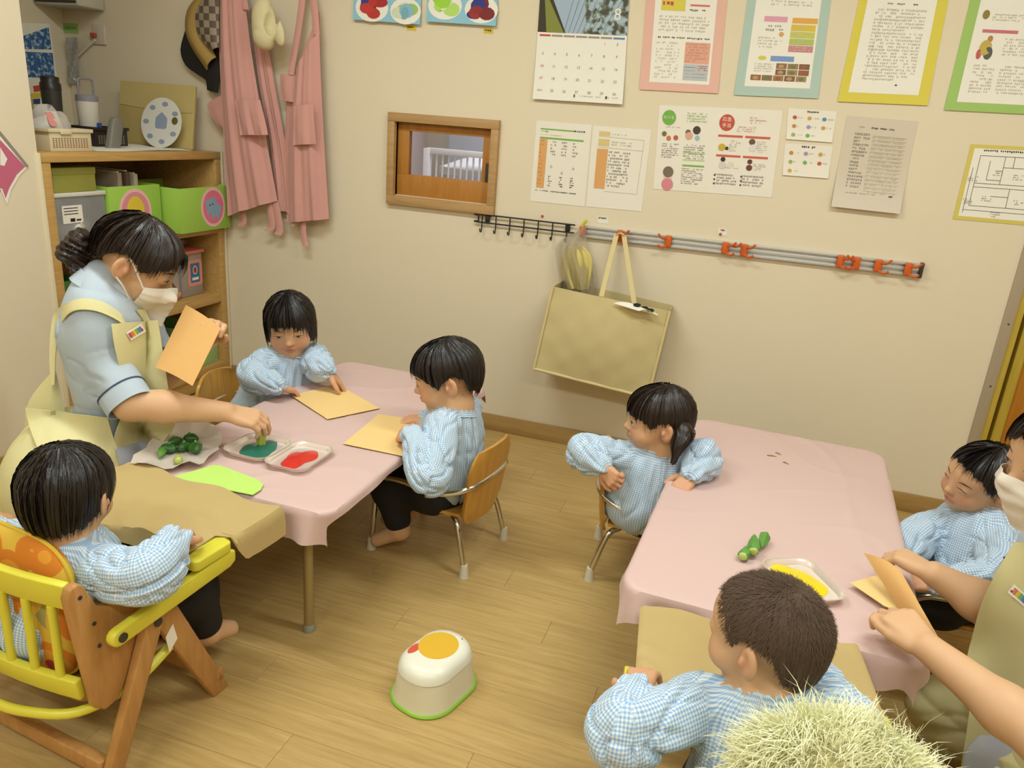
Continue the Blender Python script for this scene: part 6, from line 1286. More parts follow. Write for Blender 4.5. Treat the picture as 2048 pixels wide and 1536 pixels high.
# ------------------------------------------------------------------ the children
A3 = lambda *v: np.array(v, float)
BOB = [(-180, -.060), (-150, -.062), (-115, -.060), (-75, -.056), (-58, -.040), (-50, -.005), (-42, .014), (-20, .026), (0, .030), (20, .024), (42, .014), (50, -.005), (58, -.040), (75, -.056), (115, -.060), (150, -.062), (180, -.060)]
BOY = [(-180, -.058), (-150, -.055), (-125, -.035), (-112, .004), (-95, .016), (-80, .006), (-70, -.012), (-62, -.006), (-50, .012), (-30, .026), (0, .028), (30, .026), (50, .012), (62, -.006), (70, -.012), (80, .006), (95, .016), (112, .004), (125, -.035), (150, -.055), (180, -.058)]
CROP = [(-180, -.056), (-150, -.052), (-125, -.030), (-112, .006), (-95, .018), (-80, .014), (-70, .0), (-60, .014), (-45, .040), (-25, .052), (0, .055), (25, .052), (45, .040), (60, .014), (70, .0), (80, .014), (95, .018), (112, .006), (125, -.030), (150, -.052), (180, -.056)]
ZH = TT + .014      # wrist height of a hand lying on the cloth
def mk(headp, yaw, pitch, roll, s, neck, hip, bodyyaw, el, wr, hands, shw=.085, shd=-.03):
    R = frame(yaw, pitch, roll); B = frame(bodyyaw); nk = np.array(neck, float); rt = B[:, 0]
    return dict(head=np.array(headp, float), R=R, s=s, neck=nk, hip=np.array(hip, float), bf=B[:, 1], sh=[nk + rt * shw + A3(0, 0, shd), nk - rt * shw + A3(0, 0, shd)], el=[np.array(e, float) for e in el], wr=[np.array(w, float) for w in wr], hand=hands)
# girl with bobbed hair, far side of the left table
hd = atd(580, 648, 2.5)
P = mk(hd, -60, 16, -4, 1.06, hd + A3(-.012, .012, -.098), (.785, -.83, .215), -35, [atd(508, 752, 2.42), atd(632, 728, 2.50)], [atd(553, 772, 2.37), atd(655, 741, 2.46)],
       [dict(d=atz(600, 783, TT + .01) - atd(553, 772, 2.37), up=(0, 0, 1), th=1, curl=(.25, .3, .35, .4), thumb=(.7, .7, -.1)), dict(d=atz(690, 775, TT + .01) - atd(655, 741, 2.46), up=(.2, 0, 1), th=-1, curl=(.2, .35, .4, .4))])
child('child with bobbed black hair in a blue gingham smock, hands on pale orange paper', P, dict(open=.5, gaze=(0, -.5)), BOB, HAIRB, dict(seed=1, rz2=.30, jit=.010, clump=34, off=.002),
      legs=[((.86, -.89, .21), (.98, -.91, .215), (1.0, -.92, .07), (1.07, -.92, .03)), ((.86, -.77, .21), (.98, -.75, .215), (1.0, -.75, .07), (1.07, -.75, .03))])
# boy on the plywood chair, right side of the left table
hd = atd(893, 752, 2.16); we = [atz(838, 835, TT + .02), atd(822, 868, 2.085)]
P = mk(hd, 201, 16, 0, 1.10, hd + A3(.030, -.002, -.092), (1.515, -.975, .215), 178, [A3(1.50, -.84, .40), atd(862, 955, 2.0)], [A3(1.43, -.93, ZH), atd(822, 872, 2.07)],
       [dict(d=(-1, -.4, -.1), up=(0, 0, 1), th=1, curl=.4), dict(d=atd(806, 868, 2.10) - atd(822, 872, 2.07), up=(-.2, -.6, .7), th=-1, curl=(.8, .9, .9, .9), tcurl=.6, s=.52)])
child('child with short black hair in a gingham smock, in profile on a plywood chair', P, dict(open=.5, gaze=(0, -.4)), BOY, HAIRB, dict(seed=2, rz2=.115, jit=.007, off=.003, lift=.002), torso_r=(.082, .098, .095),
      legs=[((1.50, -.93, .215), (1.36, -.93, .21), (1.38, -.95, .075), (1.31, -.95, .035)), ((1.50, -1.03, .215), (1.37, -1.05, .205), (1.41, -1.06, .075), (1.345, -1.08, .035))])
# girl with the ponytail
hd = atd(1316, 838, 2.1)
P = mk(hd, 198, 3, 2, 1.02, hd + A3(.018, .008, -.096), (2.10, -.86, .215), -72, [atd(1168, 905, 2.08), atd(1408, 915, 2.08)], [atd(1203, 932, 2.03), atd(1385, 948, 2.02)],
       [dict(d=atd(1232, 965, 2.0) - atd(1203, 932, 2.03), up=(-.7, -.5, .4), th=-1, curl=(1., 1.05, 1.1, 1.1), tcurl=.8, s=.58), dict(d=atz(1368, 968, TT + .008) - atd(1385, 948, 2.02), up=(.1, -.2, 1), th=-1, curl=(.4, .5, .5, .5))], shw=.09)
gp = child('child with a side ponytail in a gingham smock, turned away from the okra', P, dict(open=.7, gaze=(.2, 0)), [(-180, -.058), (-150, -.060), (-125, -.040), (-112, -.02), (-95, .018), (-80, .012), (-66, -.004), (-58, .004), (-42, .012), (-20, .018), (0, .02), (20, .018), (42, .012), (58, .004), (66, -.004), (80, .012), (95, .018), (112, -.02), (125, -.04), (150, -.06), (180, -.058)], HAIRD, dict(seed=3, rz2=.12, jit=.007, off=.002),
      legs=[((2.17, -.90, .21), (2.27, -.92, .21), (2.28, -.92, .07), (2.34, -.92, .03)), ((2.19, -.80, .21), (2.29, -.80, .21), (2.30, -.80, .07), (2.36, -.80, .03))])
def tail(par, pts, r0, m, seed, n=420):
    rg = np.random.default_rng(seed); C = np.array(spline(pts, 6)) - np.array(par.location); L = len(C); vs = []; fs = []
    for i in range(n):
        a = rg.uniform(0, 2 * PI); rr = math.sqrt(rg.random()); w = .0012; k = len(vs); e = rg.uniform(.8, 1.); ph = rg.uniform(0, 6.28)
        for j in range(L):
            t = j / (L - 1) * e; f = t * (L - 1); q = min(int(f), L - 2); p = C[q] * (1 - f + q) + C[q + 1] * (f - q); r = r0 * (.45 + 1.1 * math.sin(PI * min(t * 1.15, 1) ** .8) * .8) * (1 - .25 * t); d = A3(math.cos(a) * r * rr, math.sin(a) * r * rr, .003 * math.sin(6 * t + ph)); s_ = A3(-math.sin(a), math.cos(a), 0) * w; vs += [p + d - s_, p + d + s_]
        fs += [(k + 2 * j, k + 2 * j + 1, k + 2 * j + 3, k + 2 * j + 2) for j in range(L - 1)]
    q = MB(); q.add(vs, fs); o = link('ponytail', q.mesh('m', recalc=False), m, par); o['kind'] = 'stuff'
    q = MB(); q.tube(C, [r0 * (.4 + .9 * math.sin(PI * min(j / (L - 1) * 1.1, 1) ** .8) * .75) * (1 - .4 * j / (L - 1)) for j in range(L)], 12); link('ponytail_core', q.mesh('m'), m, par)
tail(gp, [atd(1360, 842, 2.05), atd(1368, 866, 2.03), atd(1356, 895, 2.02), atd(1346, 928, 2.02)], .026, HAIRD, 5)
q = MB(); q.tube([np.array(atd(1362, 844, 2.045)) - np.array(gp.location) + A3(.012 * math.cos(a), .012 * math.sin(a), .004 * math.sin(a)) for a in np.linspace(0, 2 * PI, 17)[:-1]], .004, 8, closed=True); link('hair_tie', q.mesh('m'), M_white, gp)
# smiling boy by the door
hd = atd(1962, 958, 1.90)
P = mk(hd, 207, 8, 14, 1.0, hd + A3(.04, .005, -.088), (2.955, -.93, .215), 185, [atd(1835, 1075, 1.95), atd(1990, 1150, 1.72)], [atd(1800, 1120, 1.86), atd(1880, 1170, 1.72)],
       [dict(d=(-1, -.2, -.1), up=(0, 0, 1), th=1, curl=.4), dict(d=(-1, .1, -.2), up=(0, -.3, 1), th=-1, curl=.4)])
child('smiling child with cropped black hair in a gingham smock by the door', P, dict(open=.1, smile=1), CROP, HAIRB, dict(seed=4, rz2=.115, jit=.006),
      legs=[((2.86, -.87, .21), (2.74, -.86, .21), (2.76, -.86, .07), (2.69, -.86, .03)), ((2.86, -1.0, .21), (2.74, -1.02, .21), (2.76, -1.02, .07), (2.69, -1.02, .03))], h=.0026)
# short haired boy in the baby chair
hd = atd(1532, 1268, 1.13)
P = mk(hd, 153, 4, 0, 1.0, hd + A3(.018, -.022, -.102), (2.455, -1.96, .26), 97, [atd(1690, 1455, 1.10), atd(1245, 1470, 1.08)], [atd(1625, 1345, 1.17), atd(1272, 1385, 1.17)],
       [dict(d=(-.6, 1, -.3), up=(0, 0, 1), th=-1, curl=.9), dict(d=atd(1290, 1330, 1.24) - atd(1272, 1385, 1.17), up=(-.3, .1, 1), th=1, curl=(.5, .6, .6, .6))], shw=.095, shd=-.025)
sb = child('child with very short brown hair in a gingham smock, in the furry cushion chair', P, None, CROP, HAIRS, dict(seed=5, rz2=.118, jit=.008, off=-.003, ribbons=0, clump=60),
      legs=[((2.50, -1.88, .25), (2.50, -1.74, .25), (2.50, -1.72, .12), (2.49, -1.66, .09)), ((2.38, -1.88, .25), (2.38, -1.74, .25), (2.38, -1.72, .12), (2.37, -1.66, .09))], h=.0024)
# stubble of short hair over the crop
def stubble(par, c, R, s, zend, n, m, seed, ln=(.006, .012)):
    rg = np.random.default_rng(seed); az = np.array([a for a, _ in zend], float); ze = np.array([z for _, z in zend], float); vs = []; fs = []; cen = A3(0, -.008, .024); rr = A3(.0715, .0870, .0705)
    while len(fs) < n:
        d = unit(rg.normal(0, 1, 3)); b = math.degrees(math.atan2(d[0], d[1])); 
        p = d * rr
        if p[2] < 0: f = math.sqrt(max(.05, 1 - (p[2] / .118) ** 2)); q_ = unit(A3(d[0], d[1], 0)); p = A3(q_[0] * rr[0] * f, q_[1] * rr[1] * f, p[2])
        if p[2] + cen[2] < np.interp(b, az, ze) + .002: continue
        nr = unit(p / rr ** 2); flow = unit(p - A3(0, -.04, .08)); flow = unit(flow - nr * (flow @ nr)); t = unit(nr * .45 + flow * 1. + rg.normal(0, .18, 3)); L = rg.uniform(*ln); sd = unit(np.cross(nr, t)) * .0006; a = p + cen; k = len(vs)
        vs += [c + R @ ((a - sd) * s), c + R @ ((a + sd) * s), c + R @ ((a + t * L) * s)]; fs.append((k, k + 1, k + 2))
    q = MB(); q.add(vs, fs); o = link('short_hair', q.mesh('m', recalc=False), m, par); o['kind'] = 'stuff'
stubble(sb, P['head'] - np.array(sb.location), P['R'], P['s'], CROP, 9000, HAIRS, 11)
# child in the floral cushion chair, seen from behind
hd = atd(136, 985, 1.42)
P = mk(hd, 108, 8, 0, .99, hd + A3(0, -.02, -.098), (1.10, -1.93, .245), 84, [atd(300, 1150, 1.36), atd(0, 1085, 1.62)], [atd(350, 1080, 1.47), atd(-40, 1050, 1.80)],
       [dict(d=(-.6, 1, -.3), up=(0, 0, 1), th=-1, curl=.9, tcurl=.8), dict(d=(0, 1, -.1), up=(0, 0, 1), th=1, curl=.4)], shw=.092)
child('child with black hair in a gingham smock, seen from behind in the floral cushion chair', P, None, [(-180, -.062), (-150, -.060), (-115, -.05), (-100, -.03), (-80, -.02), (-60, -.005), (-42, .015), (-20, .022), (0, .024), (20, .022), (42, .015), (60, -.005), (80, -.02), (100, -.03), (115, -.05), (150, -.060), (180, -.062)], HAIRB, dict(seed=6, rz2=.125, jit=.006, off=.003),
      legs=[((1.19, -1.85, .23), (1.235, -1.74, .235), (1.25, -1.71, .11), (1.26, -1.65, .08)), ((1.02, -1.85, .23), (1.04, -1.74, .235), (1.04, -1.71, .11), (1.05, -1.65, .08))], h=.0028)
# ------------------------------------------------------------------ the two adults in cream aprons
M_shirt = mat('polo_blue', 'b4bfca', .85, spec=.15, bump=.2, bscale=900); M_apr = mat('apron_cream', 'd8cf9c', .85, spec=.15, var=.03, vscale=9); M_mask = mat('mask_white', 'e6ddd0', .8); M_navy = mat('navy_line', '3a4660', .8); M_gp = mat('pocket_grey', 'b2b4c0', .85)
def bvh_of(o, par): return BVHTree.FromPolygons([tuple(v.co) for v in o.data.vertices], [tuple(p.vertices) for p in o.data.polygons])
def drape(par, bvs, left, right, rows, cols, off, dep, m, name, th=.003, fold=0., nf=2.):
    """cloth laid on the body: edge curves seen from the camera, cast onto what carries it"""
    L = np.array(spline([(x, y, 0) for x, y in left], 8)); Rr = np.array(spline([(x, y, 0) for x, y in right], 8)); loc = np.array(par.location); org = Vector(CAM - loc); D = np.full((rows, cols), np.nan); RY = np.zeros((rows, cols, 3))
    for r in range(rows):
        k = r / (rows - 1) * (len(L) - 1); i = min(int(k), len(L) - 2); a = L[i] * (1 - k + i) + L[i + 1] * (k - i); k = r / (rows - 1) * (len(Rr) - 1); i = min(int(k), len(Rr) - 2); b = Rr[i] * (1 - k + i) + Rr[i + 1] * (k - i)
        for c in range(cols):
            u = c / (cols - 1); p = a * (1 - u) + b * u; d = ray(p[0], p[1]); n = np.linalg.norm(d); RY[r, c] = d
            for bv in bvs:
                h = bv.ray_cast(org, Vector(d / n))
                if h[0] is not None: D[r, c] = np.nanmin([D[r, c], h[3] / n])
    if dep is None:
        for _ in range(rows + cols):
            if not np.isnan(D).any() or np.isnan(D).all(): break
            E = np.pad(D, 1, constant_values=np.nan); nb = np.stack([E[:-2, 1:-1], E[2:, 1:-1], E[1:-1, :-2], E[1:-1, 2:]]); ok = ~np.isnan(nb); m_ = np.where(ok, nb, 0).sum(0) / np.maximum(ok.sum(0), 1); D = np.where(np.isnan(D) & (ok.sum(0) > 0), m_ + .004, D)
        for _ in range(60): E = np.pad(D, 1, mode='edge'); D = .4 * D + .15 * (E[:-2, 1:-1] + E[2:, 1:-1] + E[1:-1, :-2] + E[1:-1, 2:])
        D = D - .012; dep = 1.5
    if callable(dep): fb = np.array([[dep(c / (cols - 1), r / (rows - 1)) for c in range(cols)] for r in range(rows)])
    else: fb = np.full((rows, cols), dep)
    D = np.where(np.isnan(D), fb, D); 
    for _ in range(4):
        E = np.pad(D, 1, mode='edge'); D = np.minimum(D, (E[:-2, 1:-1] + E[2:, 1:-1] + E[1:-1, :-2] + E[1:-1, 2:]) / 4 * .6 + D * .4)
    U = np.linspace(0, 1, cols)[None, :]; D = D - off - fold * (np.sin(U * nf * 2 * PI + np.linspace(0, 2, rows)[:, None]) * .5 + .5)
    P = CAM + RY * D[..., None] - loc; q = MB(); q.sheet(P, th); return link(name, q.mesh('m', recalc=False), m, par)
def mask_on(me, c, R, s, par):
    bv = BVHTree.FromPolygons([tuple(v.co) for v in me.vertices], [tuple(p.vertices) for p in me.polygons]); loc = np.array(par.location); nu, nv = 33, 19; G = np.zeros((nv, nu, 3))
    for j in range(nv):
        v = j / (nv - 1)
        for i in range(nu):
            u = -1 + 2 * i / (nu - 1); az = u * 1.12; z = -.010 - .094 * v - (.016 * (1 - v)) * abs(u) ** 1.5 + .020 * v * abs(u) ** 2; d = np.array([math.sin(az), math.cos(az), 0]); o = np.array([0, .012, z]) + d * .2
            h = bv.ray_cast(Vector(c - loc + R @ (o * s)), Vector(-(R @ d))); L = (R.T @ (np.array(h[0]) - (c - loc)) / s) if h[0] is not None else np.array([0, .012, z]) + d * .055; rr = np.linalg.norm((L - np.array([0, .012, z]))[:2]); rr = min(max(rr, .045), .088); G[j, i] = np.array([0, .012, z]) + d * (rr + .008)
    for _ in range(3):
        E = np.pad(G, ((1, 1), (1, 1), (0, 0)), mode='edge'); G[1:-1, 1:-1] = .5 * G[1:-1, 1:-1] + .125 * (E[:-2, 1:-1] + E[2:, 1:-1] + E[1:-1, :-2] + E[1:-1, 2:])[1:-1, 1:-1]
    for j in range(nv):
        v = j / (nv - 1)
        for i in range(nu): d = unit((G[j, i] - np.array([0, 0, G[j, i][2]])) * np.array([1, 1, 0])); G[j, i] += d * (.0028 * (((v * 4) % 1) - .5) * (.15 < v < .9)); G[j, i][1] += .008 * math.exp(-((v - .25) / .35) ** 2) * math.cos((i / (nu - 1) - .5) * PI) ** 2
    P = np.array([[c - loc + R @ (p * s) for p in row] for row in G]); q = MB(); q.sheet(P, .0015); mk_ = link('face_mask', q.mesh('m', recalc=False), M_mask, par)
    for sx, col in ((-1, 0), (1, nu - 1)):
        ear = np.array([sx * .078, -.020, .010]), np.array([sx * .074, -.026, -.028])
        q = MB(); q.tube(spline([P[1, col], c - loc + R @ (np.array([sx * .0735, .012, .004]) * s), c - loc + R @ (np.array([sx * .078, -.006, .020]) * s)], 5), .0022, 6); link('ear_loop', q.mesh('m'), M_mask, mk_)
        q = MB(); q.tube(spline([P[-3, col], c - loc + R @ (np.array([sx * .071, .010, -.045]) * s), c - loc + R @ (np.array([sx * .077, -.012, -.030]) * s)], 5), .0022, 6); link('ear_loop', q.mesh('m'), M_mask, mk_)
def badge(par, bvs, px, bo=.0215):
    (x0, y0), (x1, y1), hw = px; t = unit(np.array([x1 - x0, y1 - y0, 0])); nrm = np.array([-t[1], t[0], 0]) * hw
    A = np.array([x0, y0, 0]); B = np.array([x1, y1, 0]); E = 1.3
    o = drape(par, bvs, [tuple((A - t * hw * .35 - nrm * E)[:2]), tuple((A - t * hw * .35 + nrm * E)[:2])], [tuple((B + t * hw * .35 - nrm * E)[:2]), tuple((B + t * hw * .35 + nrm * E)[:2])], 4, 6, bo, 1.9, M_paper, 'name_badge', .001)
    cols = ['b0455a', 'd8763c', 'd8b83c', '6fae4c', '4a8cb0', '8a4a8c']
    for k, cc in enumerate(cols):
        a = A + (B - A) * (k / 6); b = A + (B - A) * ((k + .85) / 6); drape(par, bvs, [tuple((a - nrm * .75)[:2]), tuple((a + nrm * .75)[:2])], [tuple((b - nrm * .75)[:2]), tuple((b + nrm * .75)[:2])], 3, 3, bo + .002, 1.9, P2(cc), 'badge_square', .0006)
def P2(c): return mat('badge_' + c, c, .6)
def adult(label, c, R, s, neck, waist, hip, bf, sh, el, wr, hands, chest=(.135, .092, .17), h=.0034, group='adults in cream aprons', sleeve_t=.78):
    par = thing('person', label, 'person', (hip[0], hip[1], 0), 0, group); pts = [c + .2, c - .2, hip + .2, hip - .2] + list(el) + list(wr) + list(sh) + [w + unit(d['d']) * .18 for w, d in zip(wr, hands)]; lo = np.min(pts, 0) - .06; hi = np.max(pts, 0) + .06; lo[2] = max(lo[2], 0)
    F = Field(lo, hi, h); head(F, c, R, s, True); rt = np.cross(bf, [0, 0, 1.]); Rb = np.stack([rt, bf, [0, 0, 1.]], 1)
    F.cone(c + R @ (np.array([0, -.018, -.05]) * s), neck, .050, .052, .02); F.cone(neck - np.array([0, 0, .03]), waist, .06, .07, .04); F.cone(waist, hip, .07, .08, .04)
    for i in (0, 1):
        F.chain([neck, sh[i], el[i]], [.055, .050, .041], .02); m = el[i] + (wr[i] - el[i]) * .35; F.chain([el[i], m, wr[i]], [.040, .040, .026], .02); d = hands[i]; hand(F, wr[i], d['d'], d['up'], d['th'], d.get('s', .98), d.get('curl', .3), d.get('spread', .08), d.get('thumb', (.6, .75, -.25)), d.get('tcurl', .3), 1.05)
    V, Q = F.mesh(1); me = npmesh(V, Q); setcol(me, skin_colors(V, c, R, s, True, [])); olink('body', me, M_skin, par)
    # shirt: torso first (also what the apron lies on), then the sleeves
    S = Field(lo - .08, hi + .08, .005); S.ell(neck * .72 + waist * .28, (chest[0] * 1.02, chest[1], .15), Rb, .03); S.ell(neck * .35 + waist * .65, (chest[0] * .92, chest[1] * .95, .16), Rb, .06); S.ell(waist * .6 + hip * .4, (chest[0] * 1.0, chest[1] * 1.08, .13), Rb, .06); S.cone(neck + np.array([0, 0, .018]), neck - np.array([0, 0, .05]), .060, .085, .03)
    V, Q = S.mesh(2); tb_ = BVHTree.FromPolygons([tuple(v) for v in V - np.array(par.location)], [tuple(q) for q in Q.tolist()])
    spn = []
    for i in (0, 1):
        S.cone(neck - np.array([0, 0, .05]), sh[i], .07, .056, .05); e = sh[i] + (el[i] - sh[i]) * sleeve_t; S.chain([sh[i], (sh[i] + e) / 2, e], [.060, .060, .057], .014); spn.append(spine([sh[i], (sh[i] + e) / 2, e]))
    V, Q = S.mesh(2); N = normals(V, Q); D = [on_spine(V, sp, bf) for sp in spn]
    dt = np.minimum(D[0][0], D[1][0]); arm = dt < .075
    w = -.003 * ridge(V * np.array([1, 1, 1.6]) + 3.7, 9.) * ~arm - .005 * ridge(V * np.array([1, 1, 2.2]) + 8.2, 13.) * arm + .003 * (vnoise(V, 14.) - .5); V = V + N * w[:, None]; so = olink('polo_shirt', npmesh(V, Q), M_shirt, par)
    for i in (0, 1):
        e = sh[i] + (el[i] - sh[i]) * sleeve_t; ax = unit(el[i] - sh[i]); u = unit(np.cross(ax, [0, 0, 1.])); w = np.cross(ax, u); e = e + ax * .030
        for nm, r, o0, o1, mm in (('sleeve_cuff', .0585, -.022, .024, M_shirt), ('cuff_line', .0602, -.0235, -.0195, M_navy)):
            q = MB(); q.sheet([[e - np.array(par.location) + ax * o + (u * math.cos(a) + w * math.sin(a)) * (r + .003 * math.sin(3 * a)) for a in np.linspace(0, 2 * PI, 33)] for o in (o0, (o0 + o1) / 2, o1)], .003); link(nm, q.mesh('m'), mm, par)
    return par, me, so, tb_
def collar(par, nk, ax, f, r, m):
    e1 = unit(f - ax * (f @ ax)); e2 = np.cross(ax, e1); P_ = []
    for (dr, dz) in ((-.002, .0), (.002, .030), (.008, .034), (.018, .006), (.022, -.002)):
        P_.append([nk - np.array(par.location) + ax * (dz - .012 * (1 + math.cos(a)) / 2 * (dz > .01) * 1.6) + (e1 * math.cos(a) + e2 * math.sin(a)) * (r + dr) for a in np.linspace(.22, 2 * PI - .22, 49)])
    q = MB(); q.sheet(P_, .003); link('collar', q.mesh('m', recalc=False), m, par)

# ---- adult beside the left table
c = atd(275, 522, 1.95); R = frame(30, 30, 0); bf = frame(28)[:, 1]; rt = frame(28)[:, 0]
nk = np.array([.725, -1.395, .775]); sh = [atd(172, 668, 1.94), nk - rt * .15 + A3(0, 0, -.075)]; hipc = A3(.66, -1.45, .20); wst = A3(.72, -1.42, .42)
wr = [atd(452, 824, 1.985), atd(418, 676, 2.035)]; el = [atd(262, 808, 1.91), atd(325, 745, 2.08)]
stamp = atz(523, 886, TT + .014)
G, me, so, tbv = adult('adult in cream apron and white mask pressing a stamp into green paint', c, R, 1.17, nk, wst, hipc, bf, sh, el, wr,
    [dict(d=atd(512, 838, 2.01) - wr[0], up=(.1, -.35, 1), th=1, curl=(.62, .62, .66, .72), spread=.03, thumb=(.8, .25, -.55), tcurl=.4, s=.86), dict(d=atd(432, 640, 1.975) - wr[1], up=(.55, -.25, .8), th=1, curl=(.85, .9, .95, .95), spread=.03, s=.8, thumb=(.8, .5, -.5), tcurl=.5)])
# lap under the apron skirt
LP = Field((.35, -1.85, 0), (1.15, -1.05, .55), .0055); LP.ell((.66, -1.46, .25), (.19, .20, .20), None, .05); LP.cone((.60, -1.36, .20), (.86, -1.30, .16), .10, .085, .05); LP.cone((.62, -1.54, .20), (.86, -1.56, .16), .10, .085, .05); LP.cone((.86, -1.30, .14), (.50, -1.28, .07), .07, .06, .04); LP.cone((.86, -1.56, .14), (.50, -1.56, .07), .07, .06, .04)
V, Q = LP.mesh(2); V = wrinkle(V, Q, [(spine([(.5, -1.45, .2), (.7, -1.45, .2), (.95, -1.45, .2)]), .15, A3(0, 0, 1.))], A3(0, 0, 5.), .007, 3); lap = olink('apron_skirt', npmesh(V, Q), M_apr, G)
bs = [tbv, bvh_of(lap, G)]
drape(G, bs, [(222, 648), (228, 690), (240, 740), (258, 790), (240, 840), (226, 880), (218, 930)], [(316, 640), (324, 690), (333, 750), (342, 810), (350, 848), (330, 880), (290, 930)], 34, 22, .012, lambda u, v: 1.97 + .07 * v, M_apr, 'apron_bib', .003, .005, 1.6)
drape(G, bs, [(243, 628), (205, 604), (160, 598), (118, 618), (104, 650), (100, 720), (104, 770)], [(262, 665), (232, 640), (190, 622), (150, 622), (128, 642), (114, 690), (110, 770)], 26, 7, .009, 1.93, M_apr, 'apron_strap')
drape(G, bs, [(272, 620), (285, 640), (300, 668)], [(286, 618), (300, 640), (322, 672)], 8, 5, .010, 1.98, M_apr, 'apron_strap')
q = MB(); P_ = []
for j in range(16):
    v = j / 15; a = np.array([110, 735]) * (1 - v) + np.array([135, 845]) * v; o = np.array([108 - 58 * math.sin(min(1, v * 1.25) * PI / 2), 740 + 118 * v]); P_.append([atd(*(a * (1 - u) + o * u + np.array([0, 10 * math.sin(PI * u)])), 1.99 + .05 * u - .04 * math.sin(PI * u)) - np.array(G.location) for u in np.linspace(0, 1, 10)])
q.sheet(P_, .003); link('apron_side', q.mesh('m', recalc=False), M_apr, G)
drape(G, bs, [(52, 815), (62, 860), (85, 920), (95, 960)], [(215, 835), (225, 870), (240, 920), (250, 960)], 14, 18, .012, lambda u, v: 1.97 - .04 * u, M_apr, 'apron_wrap', .003, .006, 1.5)
drape(G, bs, [(232, 898), (240, 930)], [(290, 880), (294, 915)], 6, 8, .024, 1.93, M_gp, 'apron_pocket', .003)
badge(G, bs, ((259, 672), (285, 656), 7))
collar(G, nk + A3(.0, -.0, -.006), unit(unit(c + R @ A3(0, -.02, -.06) - nk) + A3(0, 0, .9)), bf, .062, M_shirt)
mask_on(me, c, R, 1.17, G)
face_patches(me, c, R, 1.17, G, dict(open=.3, gaze=(0, -.6)))
TH = [(-180, -.030), (-150, -.026), (-125, -.016), (-108, .010), (-95, .022), (-80, .012), (-68, .004), (-55, .014), (-40, .026), (-25, .036), (0, .046), (20, .038), (40, .022), (55, .008), (68, .0), (80, .010), (95, .022), (108, .010), (125, -.016), (150, -.026), (180, -.030)]
cl = c - np.array(G.location)
hair(cl, R, 1.17, G, HAIRD, TH, rz2=.12, jit=.005, off=.004, seed=21, ribbons=500)
def bangs(par, c, R, s, m, specs, seed):
    rg = np.random.default_rng(seed); vs = []; fs = []
    for (x0, z0, x1, z1, n, spr) in specs:
        for i in range(n):
            t = rg.uniform(-1, 1); a = A3(x0 + t * spr, 0, z0); b = A3(x1 + t * spr * 1.2 + rg.normal(0, .002), 0, z1 + rg.normal(0, .006)); k = len(vs); n_ = 7
            for j in range(n_):
                u = j / (n_ - 1); p = a * (1 - u) + b * u; yy = .082 + .012 * math.sin(u * PI * .7) - .9 * (abs(p[0]) / .075) ** 2 * .055; p = A3(p[0], yy + .002 * rg.random(), p[2]); w = .0013 * (1 - .75 * u); vs += [c + R @ ((p - A3(w, 0, 0)) * s), c + R @ ((p + A3(w, 0, 0)) * s)]
            fs += [(k + 2 * j, k + 2 * j + 1, k + 2 * j + 3, k + 2 * j + 2) for j in range(n_ - 1)]
    q = MB(); q.add(vs, fs); o = link('bangs', q.mesh('m', recalc=False), m, par); o['kind'] = 'stuff'
bangs(G, cl, R, 1.17, HAIRD, [(-.01, .062, .012, .004, 26, .008), (.01, .060, .038, -.004, 30, .010), (-.02, .06, -.040, -.006, 40, .012), (0, .064, -.012, .010, 14, .006), (-.03, .05, -.056, -.02, 26, .006)], 8)
BN = Field(cl - .3, cl + .3, .0035); T = lambda x, y, z: cl + R @ (A3(x, y, z) * 1.17)
for (p, r) in (((0, -.108, -.034), .034), ((.012, -.120, -.054), .026), ((-.012, -.118, -.018), .024), ((.016, -.114, -.022), .022), ((.004, -.090, -.070), .024)): BN.ell(T(*p), (r * 1.15, r * 1.1, r), None, .012)
V, Q = BN.mesh(1); N = normals(V, Q); V = V + N * (.006 * (vnoise(V, 70.) - .5) + .004 * np.sin(((V - T(0, -.112, 0)) @ R[:, 2]) * 420 + 6 * vnoise(V, 30.)))[:, None]; me2 = npmesh(V, Q); link('hair_bun', me2, HAIRD, G)
# vegetable stamp in her fingers
t = thing('vegetable_stamp', 'pale green vegetable stamp held upright over the green paint', 'stamp', (stamp[0], stamp[1], TT + .011)); q = MB(); n = 20; prof = [(0, .9), (.004, 1.), (.028, .92), (.042, .7)]
vs = [(.0125 * k * (1 + .14 * math.cos(5 * a)) * math.cos(a), .0125 * k * (1 + .14 * math.cos(5 * a)) * math.sin(a), z) for z, k in prof for a in np.linspace(0, 2 * PI, n + 1)[:-1]]
fs = [(i * n + j, i * n + (j + 1) % n, (i + 1) * n + (j + 1) % n, (i + 1) * n + j) for i in range(3) for j in range(n)] + [tuple(range(n - 1, -1, -1)), tuple(3 * n + j for j in range(n))]; q.add(vs, fs); link('stalk', q.mesh('m'), mat('stalk_green', 'a3a845', .5, var=.15, vscale=60), t)
q = MB(); q.lathe([(.010, -.006), (.012, -.003), (.011, .001)], 16); link('inked_end', q.mesh('m'), MATS['paint1f6b58'], t)
# paper in her other hand
pc = [atd(372, 610, 2.0), atd(442, 656, 1.93), atd(385, 772, 1.87), atd(311, 735, 1.93)]
t = thing('held_paper', 'peach paper held up beside the apron bib', 'paper', pc[3]); q = MB(); q.sheet([[lerp4(pc, i / 8, j / 8) + A3(0, 0, .004 * math.sin(i * .4)) for i in range(9)] for j in range(9)], .0008); wlink('sheet', q.mesh('m'), M_op2, t)

